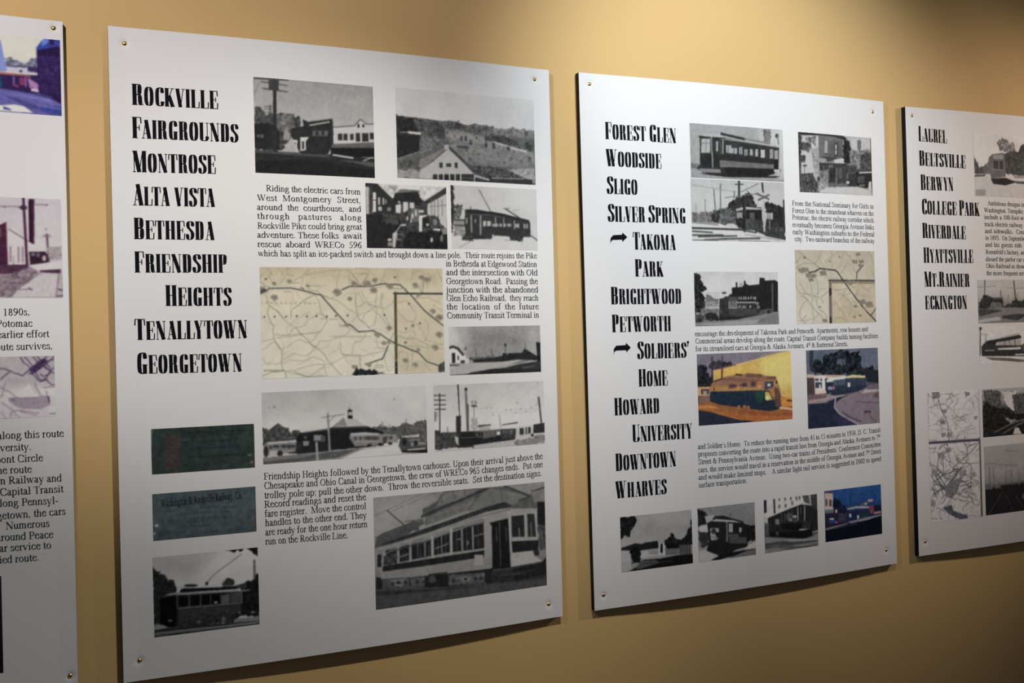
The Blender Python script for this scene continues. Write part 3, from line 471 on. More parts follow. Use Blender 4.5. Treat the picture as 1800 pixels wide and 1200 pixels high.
('P2', 'ticket', 'dark green paper railway ticket with a reddish printed block', [48.5, 319.5, 206.4, 390.7], 'g0,49,63,60;g500,53,67,66;g1000,57,70,67;n6,59;p68,66,63,136,162,282,158,262,911,115,901;n7,14,136,162,282,158,262,911,115,901;l102,68,66,3,140,187,143,208,150,182,153,208,160,183,162,209,166,194,169,209,177,190,180,209,187,204,190,210;l102,68,66,3,202,194,205,210,210,207,214,210,218,201,221,211,229,189,232,211;l102,68,66,3,246,205,249,212,255,206,258,212,262,188,265,212,270,204,273,213;l103,68,67,3,137,265,140,275,148,259,151,275,157,268,160,276,168,256,171,276,179,252,181,277,186,265,189,277,193,271,197,277;l102,68,67,3,211,260,214,278,218,259,221,278,226,268,229,278,236,264,239,279,244,264,247,279;l102,68,66,3,259,253,261,280,265,259,268,280;l104,69,68,3,135,331,138,354,143,337,146,354,149,350,153,354;l103,69,67,3,168,347,171,355,179,330,181,355,189,344,192,356,197,340,200,356,206,351,210,357,217,334,219,357,226,353,229,357;l103,69,67,3,246,347,249,358,256,333,258,359,264,333,266,359;l104,70,68,3,132,422,135,433,139,428,142,433,147,413,150,433,157,427,160,434,165,407,167,434;l104,69,68,3,179,426,182,435,189,412,192,435,197,422,200,435,205,410,207,436,211,421,214,436;l104,69,68,3,232,416,235,437,242,419,245,437,252,432,255,438;l105,70,69,3,129,499,132,523,137,509,139,524,148,500,150,524;l105,70,68,3,169,510,172,525,178,511,181,526,186,513,189,526,194,514,197,526,205,500,207,527;l105,70,68,3,223,516,226,527,230,518,233,528,241,504,243,528,249,506,251,529,259,509,261,529;l106,71,69,3,125,602,128,614,135,605,138,615,144,593,147,615,153,605,156,616,164,597,167,616,172,613,176,617,182,608,185,617;l106,70,69,3,194,594,197,617,204,595,206,618,212,599,215,618,222,595,224,619,230,595,233,619;l105,70,69,3,250,593,252,620;l107,72,70,3,122,689,125,706,130,682,133,706,140,692,143,707,150,686,153,707,159,700,162,708;l107,71,70,3,180,689,183,708,188,690,191,709,198,690,201,709,207,706,211,710,215,696,218,710,225,702,228,711;l107,71,70,3,240,707,243,711,249,703,252,712;l108,72,71,3,119,786,122,798,126,790,129,798,133,783,136,798,142,780,145,799;l108,72,70,3,159,774,161,799,165,786,168,800,173,787,176,800,181,777,184,801,189,797,192,801;l108,72,70,3,203,785,206,802,211,784,214,802,222,779,225,803;l107,72,70,3,241,784,244,804,249,797,252,804;l109,73,71,3,117,828,120,855,128,837,130,856,136,831,139,856,142,850,145,856,152,838,155,857,159,838,162,857;l108,72,71,3,177,844,180,858,184,848,187,859,195,846,198,859,206,834,209,860,215,850,218,860;l108,72,71,3,228,847,231,861,237,833,239,861,245,851,248,862;p87,56,48,995,-1,1003,0,1000,995,986,998;l29,39,42,4,307,112,310,151,315,129,318,151,326,101,328,151,333,117,335,151;l29,38,42,4,346,104,348,151,353,131,356,151,362,93,364,151,369,113,372,151,378,111,380,152,387,106,390,152,395,106,397,152,402,118,405,152,410,130,413,152;l29,38,42,4,423,127,425,152,433,115,435,152,439,133,442,152,449,98,451,152,459,118,461,152,466,105,468,153;l28,38,42,4,478,109,481,153,487,121,490,153,498,126,500,153,507,102,509,153,514,131,516,153,523,144,527,153;l28,38,42,4,538,124,541,153,547,106,549,154,556,140,560,154,566,119,568,154,574,130,577,154,582,117,585,154,592,144,595,154;l28,38,42,4,605,106,607,154,614,147,617,154,625,97,627,154,635,111,637,155,642,104,645,155,650,114,652,155,661,111,663,155;l28,38,42,4,678,100,680,155,685,117,687,155,693,140,696,155,702,147,705,155,710,129,713,155;l28,38,42,4,725,119,727,156,735,103,737,156,742,127,745,156;l28,38,41,4,761,124,764,156,772,130,774,156,779,113,782,156,787,117,789,156,796,102,798,157,805,117,807,157;l28,38,41,4,823,137,826,157,833,123,836,157,841,138,844,157,849,112,852,157,857,113,860,157,866,147,869,157;l28,38,41,4,883,145,886,158,893,139,896,158,903,126,906,158;l29,39,43,4,300,342,303,346,310,342,313,346,318,320,321,347,327,338,330,347,335,320,337,347,344,324,347,347,351,329,354,347;l29,39,43,4,371,336,374,347,380,336,383,348,389,341,392,348,399,329,402,348;l29,39,43,4,416,324,419,348,425,331,427,348,434,327,437,349,442,343,445,349,449,341,452,349,456,324,459,349;l29,39,43,4,469,346,472,349,478,324,481,349,487,336,491,349,496,344,499,350,504,343,507,350,512,337,515,350,522,343,526,350;l29,39,43,4,539,343,542,350,547,341,550,350,555,347,559,350,566,338,569,351;l29,39,43,4,586,331,589,351,595,325,598,351,602,332,605,351,610,332,613,351,620,344,623,352,627,348,631,352,635,347,638,352;l29,39,42,4,652,340,655,352,660,338,663,352,668,331,671,352,678,345,681,352,686,333,689,353,697,334,700,353,706,326,709,353,712,348,716,353;l29,38,42,4,732,349,735,353,742,326,745,354,750,342,754,354,758,349,761,354,768,339,772,354;l30,40,44,4,369,486,372,499,377,480,379,499,383,485,387,499,392,484,395,500;l30,40,44,4,406,459,408,500,413,477,416,500,422,476,424,500,429,484,432,500;l30,40,44,4,441,462,444,501,450,464,453,501,457,496,461,501,467,478,470,501,476,483,479,501,486,470,488,501;l30,39,43,4,500,480,503,502,510,489,513,502,517,486,521,502,525,469,528,502,535,486,538,502;l29,39,43,4,548,489,551,503,556,482,559,503,565,489,568,503,572,473,575,503;l29,39,43,4,586,488,589,503,594,495,597,504,603,487,606,504,613,479,616,504;l29,39,43,4,630,471,632,504,639,483,641,504,649,476,652,505,660,473,663,505,669,490,672,505,679,486,682,505;l29,39,43,4,694,495,697,506,703,476,705,506,710,499,714,506;l29,39,43,4,731,501,735,506,738,497,742,506,747,470,750,507,758,479,761,507,766,486,769,507,774,490,777,507;l29,39,43,4,793,472,795,507,802,499,805,508,811,497,814,508,821,487,824,508,832,474,835,508,839,492,843,508;l30,41,45,4,344,656,347,679,353,643,356,680,364,653,366,680,375,650,377,680,382,642,384,680;l30,40,44,4,400,635,403,681,407,652,410,681,416,640,419,681;l30,40,44,4,436,665,439,682,444,653,447,682,452,646,455,682,460,663,463,682,468,637,471,682;l30,40,44,4,480,652,483,683,488,672,491,683,499,658,502,683,506,671,509,683,513,649,516,683,523,670,527,684,534,665,537,684;l30,40,44,4,554,653,557,684,564,664,567,685,572,659,574,685,580,672,584,685,589,667,592,685,596,667,599,685,605,661,608,686,615,664,618,686;l30,40,44,4,630,643,632,686,639,653,642,686,649,648,651,687,657,657,660,687,667,660,670,687,674,679,678,687,682,668,685,687;l30,40,44,4,703,653,706,688,711,644,714,688,719,653,722,688,727,652,729,689,737,644,739,689,747,655,750,689,757,653,760,689;l30,40,44,4,773,663,776,690,784,675,787,690,795,662,798,690,803,685,807,690;l30,39,43,4,818,658,821,691,829,648,831,691,838,670,841,691,846,657,848,691;l30,39,43,4,861,671,864,692,871,678,874,692,879,676,883,692,889,650,892,692,897,661,900,693,907,678,910,693;l31,42,46,4,299,833,302,861,310,836,312,861,318,845,321,861,327,831,330,861,335,850,338,862,345,830,347,862;l31,41,46,4,359,855,363,862,369,841,372,863,376,854,379,863;l31,41,45,4,395,839,398,863,404,858,408,864,414,836,417,864,424,851,427,864,435,842,438,864,445,854,448,865;l31,41,45,4,459,847,462,865,467,856,470,865,474,859,477,866,482,844,485,866,490,840,492,866,500,839,502,866,510,842,513,867,521,835,523,867;l31,41,45,4,533,860,537,867,541,862,544,867,549,853,552,868;l29,39,43,4,319,194,322,209,326,200,330,209,335,201,339,209,343,197,346,209,351,196,354,209,360,191,363,209,370,206,373,209;l29,39,42,4,384,202,388,209,392,200,395,210,400,195,403,210,410,201,413,210,418,200,421,210,428,195,431,210,437,203,440,210;l29,38,42,4,452,200,455,210,459,201,462,210,466,197,470,211,473,204,477,211,481,201,484,211,492,200,495,211,500,194,503,211,507,203,510,211;l29,38,42,4,525,197,528,211,533,209,536,211,541,202,544,212;l29,38,42,4,558,209,562,212,567,194,570,212,575,202,578,212,582,205,585,212,593,199,596,212,602,209,605,212;l28,38,42,4,617,203,620,213,626,196,629,213,635,200,638,213,642,210,646,213,652,204,656,213,663,197,666,213,673,205,676,213;l28,38,42,4,687,197,690,213,695,199,698,214,703,196,706,214,714,208,717,214,723,207,726,214,731,207,735,214,741,210,744,214;l28,38,42,4,757,211,760,214,765,198,769,215,776,209,779,215,783,199,786,215,794,203,797,215;l28,38,42,4,813,198,816,215,823,213,827,215,831,206,834,215,839,201,842,215;l28,38,42,4,858,211,861,216,867,198,870,216,876,212,880,216,884,203,887,216;l155,172,175,9,929,691,943,717,964,689;l156,171,172,9,962,836,956,883,984,870;l132,90,62,10,960,954,999,948;p135,141,143,-1,-11,17,0,0,483,2,1003,-22,999,-17,480'),
('P2', 'ticket', 'grey-green paper railway ticket with printed lines of lettering', [48.1, 215.3, 206.3, 288.6], 'g0,82,97,102;g500,90,105,109;g1000,82,96,101;n8,49;l52,67,78,4,172,275,175,289,182,264,184,290,189,273,192,290,197,274,200,290,206,284,209,290;l52,66,78,4,222,287,225,291,232,278,235,291,241,274,244,291,250,287,253,292,259,288,262,292,267,281,270,292,274,282,277,292;l52,66,77,4,288,267,291,293,296,277,299,293,306,268,309,293,316,267,319,293,324,286,327,294,334,289,337,294;l51,66,77,4,351,279,354,294,360,269,363,294,368,278,371,295,377,289,381,295,386,280,389,295,395,287,398,295,403,291,407,296;l51,65,76,4,419,289,422,296,429,287,433,296,438,275,441,297,447,287,450,297;l51,65,76,4,468,285,471,297,478,289,481,298,486,274,489,298,494,273,497,298,502,292,505,298,509,278,512,299,518,295,521,299;l50,65,76,4,531,284,535,299,542,295,545,299,551,294,554,300;l50,64,75,4,552,283,556,301,560,275,563,301,567,296,571,301,577,296,580,301,584,287,588,301,594,277,597,302;l50,64,75,4,615,284,618,302,625,296,629,303,635,293,639,303;l50,64,75,4,653,282,656,303,662,279,665,304,670,297,673,304;l50,64,75,4,687,278,690,304,694,299,697,304,702,300,706,305,711,287,715,305,721,298,724,305;l50,64,75,4,733,286,736,306,742,289,745,306,753,299,756,306,761,291,764,306;l54,68,80,4,74,379,77,398,83,383,86,398,93,372,96,399,101,392,104,399,108,386,111,399,119,388,122,399,128,378,131,400;l53,68,79,4,148,375,151,400,156,394,159,401,165,374,168,401,174,396,177,401;l53,68,79,4,186,380,189,401,195,391,199,402,204,389,207,402,211,397,214,402,220,388,223,403;l53,67,79,4,236,391,240,403,244,374,247,403;l51,66,77,4,452,356,455,389,460,361,462,389,467,381,470,389,476,368,479,389,484,357,487,390,495,335,497,390,503,379,506,390,513,378,516,391;l51,65,76,4,529,333,531,391,537,362,540,391,545,357,548,392;l51,65,76,4,566,375,569,392,575,338,578,392,583,353,586,393,594,370,597,393,604,359,607,393;l51,65,76,4,620,339,623,394,629,365,632,394;l50,65,76,4,670,392,673,425,678,380,681,425,686,394,689,425,696,388,699,426,703,409,706,426,714,382,716,426;l50,64,75,4,731,413,734,427,739,416,742,427,748,388,751,427,758,413,761,428,768,416,771,428,778,409,781,428,786,419,789,429,796,416,799,429;l53,68,80,4,216,464,219,482,225,467,228,482,236,457,239,482,243,471,246,483;l53,68,79,4,265,470,268,483,273,457,276,484,280,465,283,484,290,464,293,484;l53,67,79,4,304,474,307,485,314,466,317,485,323,462,325,485,332,474,335,486,341,471,345,486,351,468,354,486,361,480,364,487;l52,67,78,4,381,465,384,487,391,464,394,488,398,472,401,488;l52,67,78,4,414,480,418,488,425,465,428,489,433,466,436,489;l52,66,78,4,454,471,457,490,461,480,464,490,468,471,471,490,477,470,481,491,486,477,489,491;l52,66,77,4,505,479,508,492,515,471,518,492,523,473,526,492,530,483,533,493,540,486,544,493,547,490,551,493;l51,65,77,4,648,492,651,511,657,481,660,511,666,491,669,512,673,482,676,512;l51,65,76,4,687,481,690,512,697,485,700,513,707,489,710,513,714,481,717,513,725,503,728,514,732,499,736,514;l51,65,76,4,751,508,754,515;l53,68,80,4,349,589,352,615,358,575,360,616,366,602,369,616;l53,68,79,4,383,578,386,617,391,592,393,617,399,592,402,617,406,590,409,618,416,579,419,618,427,580,429,619,437,571,439,619;l53,67,79,4,458,594,461,620,468,583,471,620,479,580,481,621;l52,67,78,4,507,599,510,621,515,582,518,621,524,606,528,622,534,576,537,622;l52,67,78,4,550,587,552,623,558,610,561,623,566,617,569,623,573,597,576,624;l52,67,78,4,588,592,591,624,599,578,602,625,607,574,610,625;l52,66,78,4,622,619,625,626,629,591,632,626,639,597,642,626,649,599,652,627;l52,66,77,4,663,595,666,627,671,601,674,627,680,582,683,628,687,608,691,628,698,619,701,629,707,612,710,629;l51,66,77,4,726,619,730,630,737,604,740,630,745,583,748,630,755,610,758,631,765,619,768,631;l55,70,81,4,146,590,149,608,156,590,159,609,163,593,166,609;l54,69,81,4,182,603,185,610,190,596,193,610,197,591,200,610,205,600,208,611,212,600,215,611,222,601,225,611;l54,69,81,4,236,586,239,612,243,601,246,612,250,593,253,612,259,607,262,613,269,602,272,613;l54,69,80,4,285,590,288,614,292,605,295,614,300,605,303,614,310,600,313,615;l55,70,81,4,193,640,196,667,202,652,205,668,211,647,214,668,219,653,222,669,226,653,230,669,237,657,240,669;l54,69,81,4,249,650,252,670,257,654,260,670,266,666,269,671,274,646,276,671,283,666,287,671,291,650,294,672;l54,69,80,4,310,668,313,672,319,665,322,673,327,650,330,673,336,646,339,673,346,653,349,674,356,666,359,674;l54,68,80,4,374,654,377,675,382,647,385,675,390,650,393,676,401,646,403,676,409,649,412,677;l53,68,80,4,423,652,426,677,432,661,435,678,440,669,443,678,449,648,452,678;l53,68,79,4,462,658,465,679,471,658,474,679,479,668,483,680;l54,69,81,4,346,735,349,757,354,740,357,758,363,740,366,758,374,733,377,759,381,746,385,759,391,751,394,759,401,755,404,760;l54,69,80,4,418,742,421,761,425,751,428,761,436,736,439,762,444,745,447,762,450,755,454,762;l54,68,80,4,464,750,468,763,472,758,475,763,480,732,483,764,490,734,493,764,500,739,503,764,508,756,511,765,516,760,519,765,524,741,527,766,532,762,535,766;l57,72,84,4,54,804,57,858,64,812,66,859,74,822,76,859,82,821,84,860,89,851,92,860,97,828,100,861,104,850,107,861,112,834,115,861;l56,72,84,4,126,809,128,862,135,823,138,862,143,834,146,863,151,821,154,863,162,813,164,864,169,849,172,864;l56,71,83,4,181,845,184,865,187,841,190,865,195,847,198,866,205,827,207,866,213,819,215,866,221,809,223,867,228,827,230,867;l56,71,83,4,241,834,244,868,251,826,254,868,260,858,263,869,268,836,271,869,277,857,280,870,287,844,290,870,296,835,298,871;l54,69,81,4,541,891,543,919,550,888,553,919,558,903,561,920,567,891,570,920,576,910,579,921;l54,69,81,4,589,908,592,921,597,879,599,922,603,897,606,922,611,916,614,923,619,911,623,923;l53,68,80,4,700,913,704,922,709,885,712,922,718,916,722,923,727,905,730,923,737,898,740,924,746,897,749,924,754,912,758,925,765,887,767,925;l53,68,79,4,779,886,782,926,790,893,793,926,797,898,801,927,807,907,810,927,817,906,820,928,827,895,830,928;l53,67,79,4,840,891,843,929,850,892,853,929,858,897,861,930,867,922,871,930,878,915,881,931;p219,214,228,54,679,50,697,41,706,31,704,22,692,19,673,23,656,32,646,43,648,51,661;p184,207,208,25,839,23,857,18,867,12,866,7,854,6,836,8,818,13,808,19,809,24,821;p100,77,62,1002,0,1016,2,1008,704,979,996,964,998,986,746'),
('P2', 'photo', 'dark black and white photo of a single streetcar seen from the side', [46.4, 64.3, 207.6, 189.3], 'g0,200,200,200;g150,198,198,199;g350,223,223,223;g550,239,239,239;g1000,205,207,207;s239,239,238,151,648,-24,1000,0,998,376,714,415,486,381,445,192;n8,151;f45,47,48,13,26,0,116,47,194,128,247,149,321,172,294,207,380,197,865,-4,833;f33,34,35,13,23,889,431,944,419,968,351,1007,346,1001,890,818,861,826,514;f63,65,66,16,19,646,395,685,360,760,392,758,463,882,440,880,522,651,488;p36,37,38,205,502,841,547,833,843,748,911,173,922,55,843,70,522;p163,165,166,93,495,145,472,206,466,423,494,902,536,917,548,825,550,212,498;p24,25,25,251,438,282,427,773,481,773,511,273,477,243,467;l179,181,182,11,237,413,319,418;l205,206,206,6,440,425,774,465;p48,50,51,418,412,404,421,370,422,329,416,295,404,282,392,295,383,329,381,371,388,405,399;p18,19,20,231,516,317,529,314,660,228,647;p18,19,19,347,533,430,541,427,673,344,670;p13,13,13,456,540,528,546,525,668,453,667;p13,13,13,536,542,623,550,620,677,533,674;p113,115,117,638,568,710,558,708,675,635,674;p89,91,92,733,556,821,554,818,677,730,679;l117,119,121,8,220,504,220,666;l116,118,120,8,330,521,329,668;l115,117,119,8,437,537,434,679;l114,116,118,8,532,551,531,674;l113,115,117,8,629,556,628,678;l112,115,116,8,722,560,720,682;l127,129,130,11,829,551,829,699;p107,110,111,224,657,822,683,821,708,231,683;p68,70,71,223,687,821,718,819,820,229,789;p196,197,198,599,653,595,661,585,665,572,663,563,656,559,647,563,640,573,636,585,638,595,644;p13,13,13,62,520,205,512,207,745,196,905,55,843;f60,62,63,19,19,222,768,765,812,747,931,219,899;p107,109,111,434,872,430,888,420,897,408,895,399,883,396,866,400,850,410,841,421,843,430,855;p117,119,121,671,879,666,897,655,907,642,905,632,892,628,872,633,854,644,843,657,845,667,859;p137,139,141,172,815,167,823,156,826,142,824,131,817,127,808,132,801,143,797,157,800,168,807;p126,129,130,816,820,813,831,807,838,799,837,793,828,791,816,794,804,800,798,808,799,814,807;p156,158,159,958,837,953,843,941,846,926,843,913,837,909,829,914,823,926,820,941,822,953,829;p147,149,151,748,891,1001,900,999,976,762,939;p82,85,86,2,885,1001,951,1000,1000,0,1000;l164,166,168,12,8,951,398,958,999,976;l47,49,50,20,9,921,399,927,701,945;l26,27,28,15,134,996,548,1012,998,1000;f159,161,163,26,23,3,844,100,850,84,908,5,915;l121,123,125,8,505,394,533,337,611,257,719,170,837,69;p43,45,46,511,400,508,414,501,422,493,421,486,411,484,396,487,382,494,375,502,376,509,386;p25,26,27,602,-16,854,-10,861,6,830,43,800,8,768,44,723,12,670,-1;p25,26,27,881,-4,1000,0,998,98,959,92,937,48;l57,59,60,17,992,4,991,107;l104,106,108,20,961,170,959,401;n4,11'),
('P2', 'photo', 'large black and white photo of a long streetcar outside a car barn', [403.0, 61.9, 732.3, 253.4], 'g0,155,156,156;g300,174,175,175;g600,164,165,165;g1000,106,108,110;s181,181,181,76,18,27,345,16,268,183,157,264,12,337;n7,127;p104,106,107,269,144,344,95,396,3,665,-15,757,3,904,107,1001,47,1002,258,597,195,268,223;p137,138,139,402,14,600,2,534,84,344,135;l67,68,69,11,262,212,671,2;l183,183,183,6,600,2,751,4;p128,130,131,280,230,573,79,532,195,279,304;p131,133,133,566,108,665,11,897,116,822,178,795,215,532,205;p112,114,115,175,267,268,233,279,284,168,325;l69,70,72,8,751,7,904,128;p143,144,144,918,98,1001,63,999,194,931,194;l62,63,65,5,918,83,1001,53;l76,77,78,6,836,159,911,129;l85,86,88,4,724,9,729,143;l87,89,90,4,592,82,532,195;p98,100,101,12,356,48,324,175,267,218,244,267,282,155,382,40,440,4,453;p61,63,64,41,420,278,324,649,182,749,156,802,206,636,231,290,366,40,440;l131,133,134,6,46,441,315,370,596,266,781,234;p173,174,174,40,450,616,269,781,244,775,784,661,782,41,725,13,611,15,494;p156,157,158,22,475,628,292,628,332,27,516;p46,48,49,63,483,314,430,618,321,618,567,400,567,61,611;l175,176,176,11,50,481,50,628;l178,179,179,13,129,446,128,614;l184,184,184,13,196,429,195,607;l122,124,125,5,236,466,237,566;l130,132,133,11,277,443,277,593;l192,192,191,16,319,406,319,592;l154,155,155,6,372,420,372,582;l196,196,196,16,427,359,426,580;l160,161,162,11,490,375,490,574;l168,168,169,10,553,361,553,555;l94,96,97,6,69,504,314,435;l98,100,101,6,333,423,421,389;l117,119,120,8,441,362,615,330;l132,134,135,9,134,556,183,536;l129,131,132,9,338,515,407,487;l128,129,130,9,465,457,484,455;l127,128,129,9,561,444,613,432;p137,138,139,529,499,528,512,524,520,519,519,515,510,514,497,516,484,520,476,524,477,528,486;f86,88,90,22,16,62,522,123,514,121,613,61,611;p48,49,50,43,617,399,597,618,587,617,649,273,663,42,666;p165,166,166,45,671,617,654,663,648,662,751,272,743,47,726;p192,192,192,559,617,611,627,610,725,558,715;p178,178,178,618,331,654,342,661,554,625,553;p35,36,37,654,337,767,314,775,774,665,762,667,370;l96,98,99,6,713,347,715,751;l95,96,98,6,693,384,695,519;l94,96,97,6,753,395,754,530;l191,191,191,14,774,253,782,775;p183,183,183,784,255,943,280,954,566,791,547;p51,52,54,787,297,865,299,866,508,788,494;p60,62,63,885,292,930,299,938,521,886,512;l165,166,166,6,833,419,835,503;l149,150,151,5,908,379,910,516;p42,44,45,784,535,954,555,947,649,790,641;p204,204,203,780,649,905,647,925,698,973,760,788,776;p98,100,101,834,680,832,689,826,693,820,692,814,685,812,676,815,668,820,664,827,665,832,671;p54,55,56,919,644,953,650,956,704,925,698;p43,44,45,951,187,999,194,1002,342,981,656,949,396;f81,83,84,19,9,949,396,997,426,998,659,953,650;l151,152,153,4,959,482,960,652;l151,152,152,4,973,474,981,656;p45,47,48,6,708,47,726,272,743,662,761,788,776,973,771,998,722,999,1000,614,917,3,815;f97,99,101,22,9,35,733,271,753,270,863,39,823;p146,148,149,163,790,156,807,138,815,115,810,97,795,91,775,98,758,116,750,139,755,157,770;p62,63,65,143,786,139,795,132,799,122,797,114,789,111,779,114,771,122,766,132,769,140,776;f103,105,106,22,9,403,770,615,793,620,898,408,873;p151,152,153,533,838,527,854,513,861,495,857,481,844,475,826,481,810,496,803,513,807,528,820;p64,66,67,516,834,513,842,508,846,500,845,495,838,493,829,495,822,501,818,508,819,514,825;p89,91,92,336,797,332,816,321,827,307,824,296,809,293,788,297,768,308,757,322,760,332,775;f60,62,63,13,10,661,782,788,787,800,925,660,906;p90,92,94,1,815,395,880,820,919,1001,925,1000,1000,0,1000;p65,67,68,3,835,653,925,1001,893,1001,925,522,918,-1,874;p48,50,51,16,509,38,513,36,625,14,621;p154,155,156,38,498,46,500,44,637,35,635;p66,68,69,49,530,62,532,61,611,48,608;l145,146,147,5,10,488,63,478;l141,143,144,4,63,515,92,483,120,481;l140,141,142,4,130,483,161,451,190,449;l138,140,140,4,201,452,236,419,271,415;l136,138,138,4,327,414,371,379,415,373;l134,135,136,4,441,359,528,314,615,296;l123,124,125,3,153,520,153,599;l122,124,125,3,171,513,171,593;l121,123,124,3,251,499,251,578;l121,122,124,3,301,478,300,578;l120,122,123,3,351,437,350,577;l119,121,122,3,396,404,394,571;l118,120,121,3,459,385,458,557;l118,120,121,3,517,375,516,563;l118,119,120,3,585,356,584,550;l145,147,148,6,82,755,167,759;l145,146,147,6,197,782,265,777;l144,145,146,6,421,820,479,811;l143,144,145,6,550,821,615,814;l122,124,125,4,76,791,178,803;l120,122,123,4,408,847,614,870;l163,164,165,6,35,728,272,748,655,760;p105,107,108,109,794,106,809,98,818,88,816,81,804,78,787,81,771,89,763,99,765,107,777;p58,60,61,102,792,100,800,96,805,91,804,87,798,85,789,87,780,91,776,96,777,101,783;p104,106,107,182,794,179,810,171,818,161,816,153,805,151,788,154,772,162,763,172,765,179,777;p58,60,61,175,793,173,801,169,806,163,805,159,798,158,789,160,781,164,776,169,777,173,784;p104,106,107,243,802,240,818,232,827,222,824,214,813,211,795,215,780,223,771,233,773,241,785;p58,59,61,236,801,234,809,230,814,225,813,220,806,219,797,221,789,225,784,230,785,235,792;p103,105,106,450,836,447,852,438,861,428,858,420,846,417,829,421,813,429,804,439,806,447,818;p57,59,60,443,834,441,843,436,847,431,846,426,840,425,831,427,822,431,817,437,818,441,825;p102,104,106,579,842,576,859,567,867,557,865,548,853,545,835,549,819,557,811,568,813,576,825;p57,58,60,571,841,570,850,565,854,559,853,555,846,553,837,555,828,560,824,565,825,570,831;p102,104,106,612,844,608,860,600,869,589,867,581,855,578,837,581,821,590,812,601,814,609,827;p57,58,60,604,843,602,851,598,856,592,855,587,848,586,839,588,830,592,825,598,826,602,833;l38,40,41,6,185,755,191,826;l37,39,40,6,296,748,397,748;l38,39,40,6,365,772,357,862;p197,197,196,834,680,832,690,827,695,821,694,817,687,815,677,817,667,822,662,828,663,832,670;l73,74,76,8,781,791,970,772;l118,119,121,5,668,783,775,789;l94,96,97,4,788,839,924,835;l95,97,98,4,707,843,869,856;l155,156,156,3,535,-17,269,124;l159,159,160,3,572,130,317,221;l89,91,92,4,370,19,382,101;l89,91,92,4,446,20,451,81;l89,90,91,4,509,14,515,61;l108,110,111,5,170,246,268,233;p91,93,94,187,294,248,304,247,339,186,328;l163,164,164,4,794,267,930,283;l73,75,76,6,73,125,163,270;l139,140,141,3,-2,169,271,5;l138,139,140,3,99,137,346,6;n5,9'),
